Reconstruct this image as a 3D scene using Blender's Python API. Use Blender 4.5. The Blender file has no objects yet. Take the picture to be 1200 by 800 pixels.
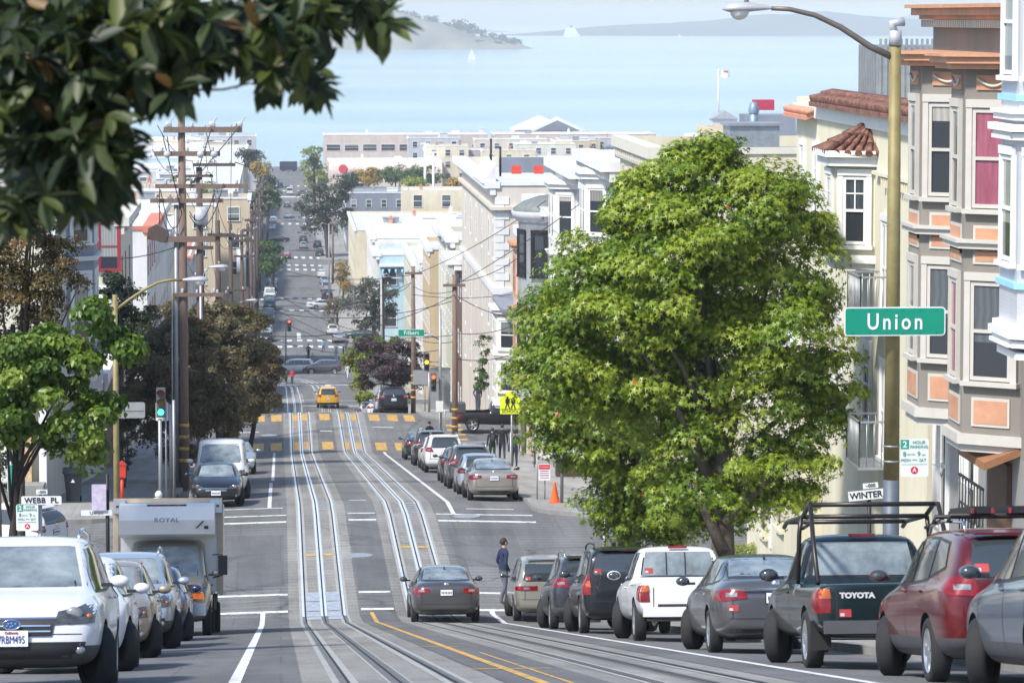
import bpy, bmesh, math, random
import numpy as np
from mathutils import Vector, Matrix
from mathutils.bvhtree import BVHTree
random.seed(7)
SC = bpy.context.scene
COL = SC.collection
R = math.radians
PI = math.pi
CAMZ = 52.0
FPX = 4300.0
TH = math.atan(380 / FPX)
PSI = math.atan(275 / FPX * math.cos(TH))
FWD = Vector((math.sin(PSI) * math.cos(TH), math.cos(PSI) * math.cos(TH), -math.sin(TH)))
RGT = Vector((math.cos(PSI), -math.sin(PSI), 0))
UPV = RGT.cross(FWD)
CAM = Vector((0, 0, CAMZ))
KN = [(-400, -6), (-60, 0.9), (-6, 1.3), (0, 1.62), (8, 2.35), (15, 3.285), (94, 15.587), (99, 16.18), (102, 16.2), (119, 16.17), (124, 16.4), (197, 23.45),
      (200, 23.64), (219, 23.7), (223, 24.0), (262, 29.6), (292, 31.6), (300, 31.75), (345, 35.3), (400, 40.0), (430, 41.6), (475, 42.3),
      (590, 45.3), (730, 48.3), (900, 49.2), (1235, 50.0), (3000, 50.2)]
def zg(y):
    for (a, da), (b, db) in zip(KN, KN[1:]):
        if y <= b:
            return CAMZ - (da + (db - da) * (y - a) / (b - a))
    return CAMZ - KN[-1][1]
def zx(x, y):
    """roadway surface: crowned towards both kerbs, level beyond them"""
    return zg(y) - min(.13, .0248 * max(0, abs(x - 2.64) - .5))
def ray(px, py):
    return FWD + RGT * ((px - 600) / FPX) + UPV * ((400 - py) / FPX)
def P(px, py, Y):
    d = ray(px, py)
    return CAM + d * (Y / d.y)
def G(px, py, ymin=20.0):
    d = ray(px, py)
    y = ymin
    while y < 1300:
        z = CAMZ + d.z / d.y * y
        if z <= zx(d.x / d.y * y, y):
            break
        y += 0.1
    return Vector((d.x / d.y * y, y, zx(d.x / d.y * y, y)))
MATS = {}
def mat(name, col, rough=0.7, metal=0.0, var=0.12, scale=3.0, bump=0.0, bscale=40.0, coat=0.0, spec=0.5, emis=None, trans=0.0, col2=None,
        stretch=(1, 1, 1), pos=(.32, .68)):
    """procedural principled material: base colour mottled by two octaves of noise"""
    if name in MATS:
        return MATS[name]
    m = bpy.data.materials.new(name)
    m.use_nodes = True
    nt = m.node_tree
    N, L = nt.nodes, nt.links
    b = N['Principled BSDF']
    b.inputs['Roughness'].default_value = rough
    b.inputs['Metallic'].default_value = metal
    b.inputs['Coat Weight'].default_value = coat
    b.inputs['Coat Roughness'].default_value = 0.06
    b.inputs['Specular IOR Level'].default_value = spec
    if var > 0 or bump > 0:
        tc = N.new('ShaderNodeTexCoord')
        mp = N.new('ShaderNodeMapping')
        mp.inputs['Scale'].default_value = stretch
        L.new(tc.outputs['Object'], mp.inputs['Vector'])
    if var > 0:
        ns = N.new('ShaderNodeTexNoise')
        ns.inputs['Scale'].default_value = scale
        ns.inputs['Detail'].default_value = 6
        ns.inputs['Roughness'].default_value = 0.65
        L.new(mp.outputs['Vector'], ns.inputs['Vector'])
        cr = N.new('ShaderNodeValToRGB')
        c2 = col2 if col2 else tuple(min(1, c * (1 + var)) for c in col)
        c1 = col if col2 else tuple(c * (1 - var) for c in col)
        cr.color_ramp.elements[0].position = pos[0]
        cr.color_ramp.elements[1].position = pos[1]
        cr.color_ramp.elements[0].color = (*c1, 1)
        cr.color_ramp.elements[1].color = (*c2, 1)
        L.new(ns.outputs['Fac'], cr.inputs['Fac'])
        L.new(cr.outputs['Color'], b.inputs['Base Color'])
    else:
        b.inputs['Base Color'].default_value = (*col, 1)
    if bump > 0:
        n2 = N.new('ShaderNodeTexNoise')
        n2.inputs['Scale'].default_value = bscale
        n2.inputs['Detail'].default_value = 4
        L.new(mp.outputs['Vector'], n2.inputs['Vector'])
        bp = N.new('ShaderNodeBump')
        bp.inputs['Strength'].default_value = bump
        bp.inputs['Distance'].default_value = 0.02
        L.new(n2.outputs['Fac'], bp.inputs['Height'])
        L.new(bp.outputs['Normal'], b.inputs['Normal'])
    if emis:
        b.inputs['Emission Color'].default_value = (*emis[0], 1)
        b.inputs['Emission Strength'].default_value = emis[1]
    MATS[name] = m
    return m
def leaf_mat(name, cols, rough=0.5, trans=0.3, vscale=0.6):
    """leaf colour varies leaf by leaf through a per-face attribute 'tone'"""
    if name in MATS:
        return MATS[name]
    m = bpy.data.materials.new(name)
    m.use_nodes = True
    N, L = m.node_tree.nodes, m.node_tree.links
    b = N['Principled BSDF']
    b.inputs['Roughness'].default_value = rough
    at = N.new('ShaderNodeAttribute')
    at.attribute_name = 'tone'
    cr = N.new('ShaderNodeValToRGB')
    e = cr.color_ramp.elements
    e[0].color = (*cols[0], 1)
    e[1].color = (*cols[-1], 1)
    for i, c in enumerate(cols[1:-1]):
        k = e.new((i + 1) / (len(cols) - 1))
        k.color = (*c, 1)
    L.new(at.outputs['Fac'], cr.inputs['Fac'])
    L.new(cr.outputs['Color'], b.inputs['Base Color'])
    tr = N.new('ShaderNodeBsdfTranslucent')
    L.new(cr.outputs['Color'], tr.inputs['Color'])
    mx = N.new('ShaderNodeMixShader')
    mx.inputs[0].default_value = trans
    L.new(b.outputs[0], mx.inputs[1])
    L.new(tr.outputs[0], mx.inputs[2])
    L.new(mx.outputs[0], N['Material Output'].inputs['Surface'])
    MATS[name] = m
    return m
class MB:
    def __init__(s):
        s.v, s.f, s.m, s.sm = [], [], [], []
    def add(s, vs, fs, mi=0, smooth=False):
        o = len(s.v)
        s.v += [tuple(v) for v in vs]
        for f in fs:
            s.f.append(tuple(i + o for i in f))
            s.m.append(mi)
            s.sm.append(smooth)
        return s
    def box(s, c, d, mi=0, rz=0.0):
        x, y, z = d[0] / 2, d[1] / 2, d[2] / 2
        cr, sr = math.cos(rz), math.sin(rz)
        vs = []
        for k in (-z, z):
            for (i, j) in ((-x, -y), (x, -y), (x, y), (-x, y)):
                vs.append((c[0] + i * cr - j * sr, c[1] + i * sr + j * cr, c[2] + k))
        return s.add(vs, [(3, 2, 1, 0), (4, 5, 6, 7), (0, 1, 5, 4), (1, 2, 6, 5), (2, 3, 7, 6), (3, 0, 4, 7)], mi)
    def bx(s, x0, x1, y0, y1, z0, z1, mi=0):
        return s.box(((x0 + x1) / 2, (y0 + y1) / 2, (z0 + z1) / 2), (x1 - x0, y1 - y0, z1 - z0), mi)
    def ob(s, B, a0, a1, b0, b1, c0, c1, mi=0):
        """box in basis B=(o,u,v,n)"""
        o, u, v, n = B
        vs = []
        for c in (c0, c1):
            for (a, b) in ((a0, b0), (a1, b0), (a1, b1), (a0, b1)):
                vs.append(o + u * a + v * b + n * c)
        return s.add(vs, [(3, 2, 1, 0), (4, 5, 6, 7), (0, 1, 5, 4), (1, 2, 6, 5), (2, 3, 7, 6), (3, 0, 4, 7)], mi)
    def tube(s, pts, r, n=6, mi=0, cap=True, smooth=True):
        pts = [Vector(p) for p in pts]
        rs = r if isinstance(r, (list, tuple)) else [r] * len(pts)
        vs, fs = [], []
        ref = None
        for i, p in enumerate(pts):
            d = (pts[min(i + 1, len(pts) - 1)] - pts[max(i - 1, 0)]).normalized()
            if ref is None:
                ref = Vector((0, 0, 1)) if abs(d.z) < 0.9 else Vector((1, 0, 0))
            a = d.cross(ref)
            if a.length < 1e-4:
                a = d.orthogonal()
            a.normalize()
            b = d.cross(a).normalized()
            ref = -b if b.dot(ref) < 0 else b
            ref = d.cross(a) * -1
            for k in range(n):
                t = 2 * PI * k / n
                vs.append(p + a * (math.cos(t) * rs[i]) + b * (math.sin(t) * rs[i]))
        for i in range(len(pts) - 1):
            for k in range(n):
                q = (k + 1) % n
                fs.append((i * n + k, i * n + q, (i + 1) * n + q, (i + 1) * n + k))
        s.add(vs, fs, mi, smooth)
        if cap:
            o = len(s.v) - len(vs)
            s.f.append(tuple(o + k for k in range(n))[::-1]); s.m.append(mi); s.sm.append(False)
            s.f.append(tuple(o + (len(pts) - 1) * n + k for k in range(n))); s.m.append(mi); s.sm.append(False)
        return s
    def cyl(s, p0, p1, r0, r1=None, n=12, mi=0, smooth=True):
        return s.tube([p0, p1], [r0, r0 if r1 is None else r1], n, mi, True, smooth)
    def ell(s, c, r, n=12, m=8, mi=0, zmin=-1.0):
        vs, fs = [], []
        for j in range(m + 1):
            ph = -PI / 2 + PI * j / m
            for i in range(n):
                t = 2 * PI * i / n
                vs.append((c[0] + r[0] * math.cos(ph) * math.cos(t), c[1] + r[1] * math.cos(ph) * math.sin(t), c[2] + r[2] * max(zmin, math.sin(ph))))
        for j in range(m):
            for i in range(n):
                q = (i + 1) % n
                fs.append((j * n + i, j * n + q, (j + 1) * n + q, (j + 1) * n + i))
        return s.add(vs, fs, mi, True)
    def lathe(s, prof, c=(0, 0, 0), axis='z', n=24, mi=0, smooth=True, mis=None):
        vs, fs = [], []
        for (r, h) in prof:
            for i in range(n):
                t = 2 * PI * i / n
                a, b = r * math.cos(t), r * math.sin(t)
                p = (a, b, h) if axis == 'z' else ((h, a, b) if axis == 'x' else (b, h, a))
                vs.append((p[0] + c[0], p[1] + c[1], p[2] + c[2]))
        o = len(s.v)
        s.v += vs
        for j in range(len(prof) - 1):
            for i in range(n):
                q = (i + 1) % n
                s.f.append((o + j * n + i, o + j * n + q, o + (j + 1) * n + q, o + (j + 1) * n + i))
                s.m.append(mis[j] if mis else mi)
                s.sm.append(smooth)
        return s
    def prism(s, poly, ext, mi=0, smooth=False):
        """poly: 3D points, ext: vector"""
        n = len(poly)
        e = Vector(ext)
        vs = [Vector(p) for p in poly] + [Vector(p) + e for p in poly]
        fs = [tuple(range(n))[::-1], tuple(range(n, 2 * n))] + [(i, (i + 1) % n, n + (i + 1) % n, n + i) for i in range(n)]
        return s.add(vs, fs, mi, smooth)
    def mesh(s, name, mats):
        me = bpy.data.meshes.new(name)
        me.from_pydata(s.v, [], s.f)
        for m in mats:
            me.materials.append(m)
        if s.f:
            me.polygons.foreach_set('material_index', s.m)
            me.polygons.foreach_set('use_smooth', s.sm)
        bm = bmesh.new()
        bm.from_mesh(me)
        bmesh.ops.recalc_face_normals(bm, faces=bm.faces)
        bm.to_mesh(me)
        bm.free()
        me.update()
        return me
    def build(s, name, mats, parent=None, loc=None, world=False, rz=0.0):
        if not isinstance(mats, (list, tuple)):
            mats = [mats]
        if world:
            off = Vector(loc) if loc is not None else (parent.location.copy() if parent else Vector((0, 0, 0)))
            s.v = [tuple(Vector(v) - off) for v in s.v]
        o = bpy.data.objects.new(name, s.mesh(name, mats))
        COL.objects.link(o)
        if parent:
            o.parent = parent
        elif loc is not None:
            o.location = loc
        o.rotation_euler.z += rz
        return o
def link(name, me, parent=None, loc=None):
    o = bpy.data.objects.new(name, me)
    COL.objects.link(o)
    if parent:
        o.parent = parent
    if loc is not None:
        o.location = loc
    return o
def tag(o, label=None, cat=None, group=None, kind=None):
    if label: o['label'] = label
    if cat: o['category'] = cat
    if group: o['group'] = group
    if kind: o['kind'] = kind
    return o
def thing(name, label, cat, loc=(0, 0, 0), rz=0.0, group=None):
    o = bpy.data.objects.new(name, None)
    COL.objects.link(o)
    o.location = loc
    o.rotation_euler = (0, 0, rz)
    o.empty_display_size = 0.2
    return tag(o, label, cat, group)
def copy_tree(o, parent=None):
    c = o.copy()
    COL.objects.link(c)
    if parent:
        c.parent = parent
    for ch in list(o.children):
        copy_tree(ch, c)
    return c
def text_mesh(body, size, depth=0.002, bold=0.0, spacing=1.0):
    cu = bpy.data.curves.new('lettering', 'FONT')
    cu.body = body
    cu.size = size
    cu.extrude = depth
    cu.offset = bold
    cu.align_x = 'CENTER'
    cu.align_y = 'CENTER'
    cu.space_character = spacing
    cu.resolution_u = 3
    o = bpy.data.objects.new('lettering', cu)
    COL.objects.link(o)
    dg = bpy.context.evaluated_depsgraph_get()
    me = bpy.data.meshes.new_from_object(o.evaluated_get(dg))
    bpy.data.objects.remove(o)
    bpy.data.curves.remove(cu)
    return me
def lettering(body, size, o, u, v, m, parent, name='lettering', bold=0.0, depth=0.002, spacing=1.0, sx=1.0):
    """text lying in the plane (u,v) centred at o (parent-local)"""
    me = text_mesh(body, size, depth, bold, spacing)
    u = Vector(u).normalized(); v = Vector(v).normalized(); n = u.cross(v)
    M = Matrix((u * sx, v, n)).transposed().to_4x4()
    M.translation = Vector(o)
    me.transform(M)
    me.materials.clear()
    me.materials.append(m)
    ob = bpy.data.objects.new(name, me)
    COL.objects.link(ob)
    ob.parent = parent
    return ob
def paint(name, col, metal=0.35, rough=0.32):
    return mat('paint_' + name, col, rough=rough, metal=metal, var=0.04, scale=2.0, coat=0.7)
M_TYRE = mat('tyre_rubber', (0.018, 0.018, 0.019), 0.85, var=0.2, scale=8)
M_RIM = mat('alloy_rim', (0.55, 0.56, 0.58), 0.3, 0.8, var=0.05)
M_DARK = mat('underbody_black', (0.012, 0.012, 0.013), 0.8, var=0.1)
M_TRIM = mat('black_trim', (0.02, 0.02, 0.022), 0.45, var=0.1)
M_CLAD = mat('grey_cladding', (0.07, 0.07, 0.075), 0.6, var=0.1)
M_GLASS = mat('car_glass', (0.035, 0.045, 0.05), 0.05, 0.0, var=0.0, coat=0.3, spec=1.0)
M_GLASSL = mat('car_glass_reflect_tone', (.07, .09, .10), .05, 0.0, col2=(.30, .35, .36), scale=1.5, spec=1.0, coat=.3)  # pale mottling painted into the glass colour for reflected trees and cloud
M_CHROME = mat('chrome', (0.75, 0.76, 0.78), 0.15, 1.0, var=0)
M_RED = mat('tail_red', (.20, .004, .008), .15, var=.5, scale=9, coat=.4)
M_ORANGE = mat('lamp_amber', (.42, .10, .01), .2, var=.3, scale=9, coat=.4)
M_CLEAR = mat('lamp_clear', (.22, .22, .23), .12, .3, var=.45, scale=11, coat=.5)
M_HEAD = mat('headlamp_inner', (.09, .095, .10), .1, .4, var=.5, scale=9, coat=.6)
M_PLATE = mat('plate_white', (0.75, 0.76, 0.78), 0.5, var=0.03)
M_PLTXT = mat('plate_blue', (0.03, 0.05, 0.2), 0.5, var=0)
M_STICK = mat('sticker_red', (.38, .04, .04), .5, var=0)
M_WHITEP = mat('white_plain', (.5, .5, .5), .5, var=0)
def quadgrid(c, nu, nv):
    """c: 4 corners 2D (bl, br, tr, tl)"""
    pts = []
    for j in range(nv + 1):
        t = j / nv
        for i in range(nu + 1):
            s_ = i / nu
            a = [c[0][k] + (c[1][k] - c[0][k]) * s_ for k in (0, 1)]
            b = [c[3][k] + (c[2][k] - c[3][k]) * s_ for k in (0, 1)]
            pts.append((a[0] + (b[0] - a[0]) * t, a[1] + (b[1] - a[1]) * t))
    fs = []
    for j in range(nv):
        for i in range(nu):
            k = j * (nu + 1) + i
            fs.append((k, k + 1, k + nu + 2, k + nu + 1))
    return pts, fs
def project(bvh, mb, corners, view, off=0.004, nu=8, nv=5, mi=0, ang=0.0, piv=0.0):
    """lay a quad onto the body. view: 'L' (from -x), 'R', 'B' (rear), 'F' (front). coords: L/R (y,z); B/F (x,z)"""
    pts, fs = quadgrid(corners, nu, nv)
    if view == 'L': d = Vector((1, 0, 0))
    elif view == 'R': d = Vector((-1, 0, 0))
    elif view == 'B': d = Vector((math.sin(ang), math.cos(ang), 0))
    else: d = Vector((math.sin(ang), -math.cos(ang), 0))
    vs, ok = [], []
    last = None
    for (a, z) in pts:
        if view in 'LR':
            o = Vector((0, a, z)) - d * 3
        else:
            o = Vector((a, piv, z)) - d * 5
        h, n, _, _ = bvh.ray_cast(o, d)
        if h is None:
            vs.append(None)
        else:
            vs.append(h - d * off)
    keep = [f for f in fs if all(vs[i] is not None for i in f)]
    vv = [v if v is not None else Vector((0, 0, 0)) for v in vs]
    for f in keep:
        n = (vv[f[1]] - vv[f[0]]).cross(vv[f[3]] - vv[f[0]])
    used = sorted({i for f in keep for i in f})
    mp = {i: k for k, i in enumerate(used)}
    mb.add([vv[i] for i in used], [tuple(mp[i] for i in f) for f in keep], mi, True)
def body_mesh(stations, arches, wheelR, cuts=(), arch_gap=0.06, level=2, trim_z=0.0, halfw=0.9):
    """loft the stations, smooth, cut wheel arches"""
    vs, fs = [], []
    n = 0
    for st in stations:
        y, hw, zb, zbelt, hr, zr = st[:6]
        zm = zb + (zbelt - zb) * 0.55
        dz = zr - zbelt
        half = [(0, zb), (hw * .72, zb), (hw * .95, zb + 0.06), (hw, zm), (hw * .985, zbelt - 0.07), (hw * .93 if dz < .25 else hw * .945, zbelt)]
        if dz >= .2:
            half += [(hw * .90, zbelt + 0.03), (hr + (hw * .90 - hr) * .12, zr - 0.09), (hr * .9, zr - 0.015), (0, zr + 0.0)]
        else:
            half += [(hw * .9 + (hr - hw * .9) * .4, zbelt + dz * .4), (hr, zbelt + dz * .8), (hr * .6, zr - .005), (0, zr)]
        ring = half + [(-x, z) for (x, z) in half[-2:0:-1]]
        n = len(ring)
        vs += [(x, y, z) for (x, z) in ring]
    k = len(stations)
    for i in range(k - 1):
        for j in range(n):
            q = (j + 1) % n
            fs.append((i * n + j, i * n + q, (i + 1) * n + q, (i + 1) * n + j))
    for base, rev in ((0, False), ((k - 1) * n, True)):
        h = n // 2
        L_ = [base + i for i in range(0, h + 1)]
        Rr = [base] + [base + n - i for i in range(1, h)] + [base + h]
        for i in range(h):
            f = [L_[i], L_[i + 1], Rr[i + 1], Rr[i]]
            f = list(dict.fromkeys(f))
            if len(f) > 2:
                fs.append(tuple(f if rev else f[::-1]))
    me = bpy.data.meshes.new('car_body')
    me.from_pydata(vs, [], fs)
    bm = bmesh.new(); bm.from_mesh(me)
    bmesh.ops.recalc_face_normals(bm, faces=bm.faces)
    bm.to_mesh(me); bm.free()
    o = bpy.data.objects.new('tmp', me)
    COL.objects.link(o)
    md = o.modifiers.new('s', 'SUBSURF'); md.levels = level; md.render_levels = level
    cutters = []
    mb = MB()
    rr = wheelR + arch_gap
    for yy in arches:
        for sx in (-1, 1):
            mb.lathe([(0.0, halfw - .30), (rr, halfw - .30), (rr, halfw + .3), (0.0, halfw + .3)] if sx > 0 else
                     [(0.0, -halfw - .3), (rr, -halfw - .3), (rr, -halfw + .30), (0.0, -halfw + .30)], (0, yy, wheelR * .98), 'x', 28)
    cm = mb.mesh('cut', [])
    bm = bmesh.new(); bm.from_mesh(cm); bmesh.ops.remove_doubles(bm, verts=bm.verts, dist=1e-5); bmesh.ops.recalc_face_normals(bm, faces=bm.faces); bm.to_mesh(cm); bm.free()
    oc = bpy.data.objects.new('cut', cm); COL.objects.link(oc)
    b = o.modifiers.new('b', 'BOOLEAN'); b.operation = 'DIFFERENCE'; b.object = oc; b.solver = 'EXACT'
    extra = []
    for (x0, x1, y0, y1, z0, z1) in cuts:
        c2 = MB().bx(x0, x1, y0, y1, z0, z1).mesh('cut', [])
        o2 = bpy.data.objects.new('cut', c2); COL.objects.link(o2)
        b = o.modifiers.new('b', 'BOOLEAN'); b.operation = 'DIFFERENCE'; b.object = o2; b.solver = 'EXACT'
        extra.append(o2)
    dg = bpy.context.evaluated_depsgraph_get()
    out = bpy.data.meshes.new_from_object(o.evaluated_get(dg))
    for q in [o, oc] + extra:
        bpy.data.objects.remove(q)
    out.name = 'body'
    out.materials.clear()
    if trim_z:
        bm = bmesh.new(); bm.from_mesh(out)
        bmesh.ops.bisect_plane(bm, geom=bm.verts[:] + bm.edges[:] + bm.faces[:], plane_co=(0, 0, trim_z), plane_no=(0, 0, 1))
        bm.to_mesh(out); bm.free()
    for _ in range(3):
        out.materials.append(None)
    for p in out.polygons:
        p.use_smooth = True
        c = p.center
        mi = 0
        if c.z < trim_z: mi = 1
        for yy in arches:
            dd = math.hypot(c.y - yy, c.z - wheelR * .98)
            if dd < rr + .004 and abs(c.x) < halfw + .02 and (abs(p.normal.x) < .5 or abs(c.x) < halfw - .25):
                mi = 2
            elif False:
                mi = 1
        if c.z < 0.24 and abs(p.normal.z) > .7: mi = 2
        p.material_index = mi
    out.set_sharp_from_angle(angle=R(32))
    return out
def wheel_mesh(Rr, w=0.2):
    mb = MB()
    ri = Rr * .66
    mb.lathe([(ri, -w / 2 + .02), (ri + .03, -w / 2), (Rr - .03, -w / 2 + .005), (Rr, -w / 2 + .035), (Rr, w / 2 - .035), (Rr - .03, w / 2 - .005), (ri + .03, w / 2), (ri, w / 2 - .02)],
             (0, 0, 0), 'x', 28)
    t = mb.mesh('tyre', [M_TYRE])
    rb = MB()
    rb.lathe([(ri + .004, -w / 2 + .012), (ri - .015, -w / 2 + .02), (ri - .02, -w / 2 + .06), (0, -w / 2 + .065)], (0, 0, 0), 'x', 24, mis=[0, 0, 1])
    rb.lathe([(0, w / 2 - .03), (ri, w / 2 - .03)], (0, 0, 0), 'x', 24, mi=1)
    rb.lathe([(0, -w / 2 + .015), (.05, -w / 2 + .02), (.06, -w / 2 + .06)], (0, 0, 0), 'x', 12)
    for k in range(5):
        a = 2 * PI * k / 5
        d = Vector((0, math.cos(a), math.sin(a))); t_ = Vector((0, -math.sin(a), math.cos(a)))
        o = Vector((-w / 2 + .02, 0, 0))
        rb.prism([o + d * .04 + t_ * .035, o + d * (ri - .01) + t_ * .055, o + d * (ri - .01) - t_ * .055, o + d * .04 - t_ * .035], (.03, 0, 0))
    r = rb.mesh('rim', [M_RIM, M_DARK])
    return t, r
SPECS = {}
SPECS['sedan'] = dict(W=1.80, R=.33, ax=(-1.38, 1.40), st=[
    (-2.36, .60, .40, .72, .50, .80), (-2.32, .74, .33, .86, .60, .97), (-2.18, .83, .24, .93, .66, 1.06), (-1.85, .885, .21, .95, .68, 1.10), (-1.62, .90, .2, .95, .68, 1.12),
    (-1.1, .90, .2, .95, .60, 1.34), (-.75, .90, .2, .95, .58, 1.42), (-.1, .90, .2, .94, .59, 1.46), (.35, .90, .2, .93, .58, 1.43), (.72, .90, .2, .92, .60, 1.27),
    (1.12, .89, .2, .90, .66, 1.02), (1.5, .88, .2, .85, .66, .95), (1.95, .84, .21, .75, .62, .84), (2.25, .74, .26, .62, .52, .72), (2.36, .56, .36, .54, .40, .60)],
    side=[[(-.12, .99), (.98, .99), (.42, 1.36), (-.12, 1.38)], [(-1.22, 1.03), (-.2, .99), (-.2, 1.38), (-.85, 1.34)]], side3=[(-1.60, 1.07), (-1.28, 1.03), (-1.0, 1.29), (-1.12, 1.26)],
    rear=[(-.60, 1.10), (.60, 1.10), (.50, 1.38), (-.50, 1.38)], front=[(-.66, .99), (.66, .99), (.55, 1.38), (-.55, 1.38)],
    tail=[[(.42, .80), (.86, .74), (.86, .93), (.44, .90)]], plate=.80, head=[(.42, .60), (.80, .62), (.80, .74), (.46, .70)], grille=[(-.36, .50), (.36, .50), (.40, .62), (-.40, .62)],
    low=[(-.62, .28), (.62, .28), (.7, .44), (-.7, .44)], mir=(.78, 1.0), bump=.5, seams=(-1.2, -.16, 1.02), hz=.86, rails=False, spoiler=1.08)
SPECS['suv'] = dict(W=1.84, R=.36, ax=(-1.32, 1.36), st=[
    (-2.28, .66, .50, .84, .56, 1.10), (-2.25, .80, .40, .98, .64, 1.20), (-2.16, .88, .32, 1.04, .66, 1.38), (-1.98, .905, .28, 1.05, .65, 1.55), (-1.75, .915, .26, 1.05, .65, 1.64), (-1.0, .92, .25, 1.04, .66, 1.69), (-.2, .92, .25, 1.02, .66, 1.70),
    (.32, .92, .25, 1.0, .64, 1.66), (.75, .92, .25, .99, .66, 1.42), (1.16, .915, .25, .98, .70, 1.12), (1.5, .905, .25, .95, .72, 1.06), (1.9, .88, .27, .88, .68, .98), (2.18, .80, .32, .76, .58, .86), (2.27, .64, .42, .66, .46, .72)],
    side=[[(-.08, 1.10), (1.02, 1.08), (.42, 1.53), (-.08, 1.57)], [(-1.02, 1.14), (-.16, 1.10), (-.16, 1.57), (-.94, 1.56)]], side3=[(-1.72, 1.26), (-1.10, 1.16), (-1.02, 1.55), (-1.50, 1.50)],
    rear=[(-.64, 1.14), (.64, 1.14), (.54, 1.54), (-.54, 1.54)], front=[(-.70, 1.12), (.70, 1.12), (.58, 1.56), (-.58, 1.56)],
    tail=[[(.50, .94), (.88, .96), (.88, 1.16), (.60, 1.14)]], plate=.84, head=[(.42, .72), (.82, .74), (.84, .94), (.46, .86)], grille=[(-.40, .60), (.40, .60), (.44, .78), (-.44, .78)],
    low=[(-.70, .36), (.70, .36), (.74, .54), (-.74, .54)], mir=(.86, 1.12), bump=.62, seams=(-1.08, -.12, 1.08), hz=1.0, rails=True, trim=.50)
SPECS['suvbox'] = dict(W=1.88, R=.38, ax=(-1.42, 1.44), st=[
    (-2.40, .78, .46, .90, .70, 1.30), (-2.37, .88, .38, 1.06, .76, 1.55), (-2.28, .925, .30, 1.10, .74, 1.70), (-1.9, .93, .28, 1.10, .73, 1.77), (-1.0, .94, .27, 1.08, .73, 1.80), (-.2, .94, .27, 1.06, .73, 1.80),
    (.30, .94, .27, 1.05, .71, 1.76), (.72, .94, .27, 1.04, .72, 1.48), (1.05, .93, .27, 1.03, .76, 1.17), (1.5, .92, .27, 1.0, .78, 1.10), (2.05, .90, .28, .96, .76, 1.04), (2.32, .84, .34, .86, .70, .94), (2.40, .70, .42, .74, .56, .80)],
    side=[[(-.02, 1.16), (.92, 1.14), (.42, 1.62), (-.02, 1.66)], [(-1.02, 1.18), (-.10, 1.16), (-.10, 1.66), (-1.02, 1.66)]], side3=[(-2.05, 1.20), (-1.12, 1.18), (-1.12, 1.66), (-1.98, 1.62)],
    rear=[(-.72, 1.20), (.72, 1.20), (.62, 1.64), (-.62, 1.64)], front=[(-.74, 1.16), (.74, 1.16), (.62, 1.66), (-.62, 1.66)],
    tail=[[(.76, .80), (.93, .80), (.93, 1.22), (.78, 1.22)]], plate=.95, head=[(.46, .76), (.86, .76), (.86, .96), (.48, .94)], grille=[(-.42, .66), (.42, .66), (.42, .92), (-.42, .92)],
    low=[(-.72, .36), (.72, .36), (.74, .52), (-.74, .52)], mir=(.82, 1.18), bump=.66, seams=(-1.07, -.06, 1.0), hz=1.06, rails=True, trim=.44)
SPECS['hatch'] = dict(W=1.72, R=.31, ax=(-1.2, 1.22), st=[
    (-1.98, .60, .42, .78, .52, 1.0), (-1.95, .74, .34, .90, .60, 1.12), (-1.84, .82, .26, .94, .60, 1.28), (-1.55, .85, .22, .95, .59, 1.42), (-.9, .86, .2, .94, .59, 1.48), (-.1, .86, .2, .92, .59, 1.50),
    (.35, .86, .2, .91, .58, 1.45), (.75, .86, .2, .90, .60, 1.22), (1.1, .85, .2, .88, .64, 1.0), (1.5, .82, .21, .82, .62, .92), (1.82, .72, .26, .68, .52, .78), (1.96, .52, .36, .56, .38, .62)],
    side=[[(-.08, .98), (.98, .96), (.44, 1.36), (-.08, 1.40)], [(-1.0, 1.0), (-.16, .98), (-.16, 1.40), (-.95, 1.38)]], side3=[(-1.5, 1.1), (-1.06, 1.02), (-1.02, 1.38), (-1.32, 1.33)],
    rear=[(-.56, 1.02), (.56, 1.02), (.47, 1.36), (-.47, 1.36)], front=[(-.62, .96), (.62, .96), (.52, 1.38), (-.52, 1.38)],
    tail=[[(.56, .80), (.83, .78), (.83, .98), (.60, .98)]], plate=.74, head=[(.36, .60), (.74, .62), (.72, .78), (.40, .74)], grille=[(-.34, .46), (.34, .46), (.34, .56), (-.34, .56)],
    low=[(-.6, .28), (.6, .28), (.62, .42), (-.62, .42)], mir=(.76, .98), bump=.5, seams=(-1.04, -.12, 1.02), hz=.86, rails=False)
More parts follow.
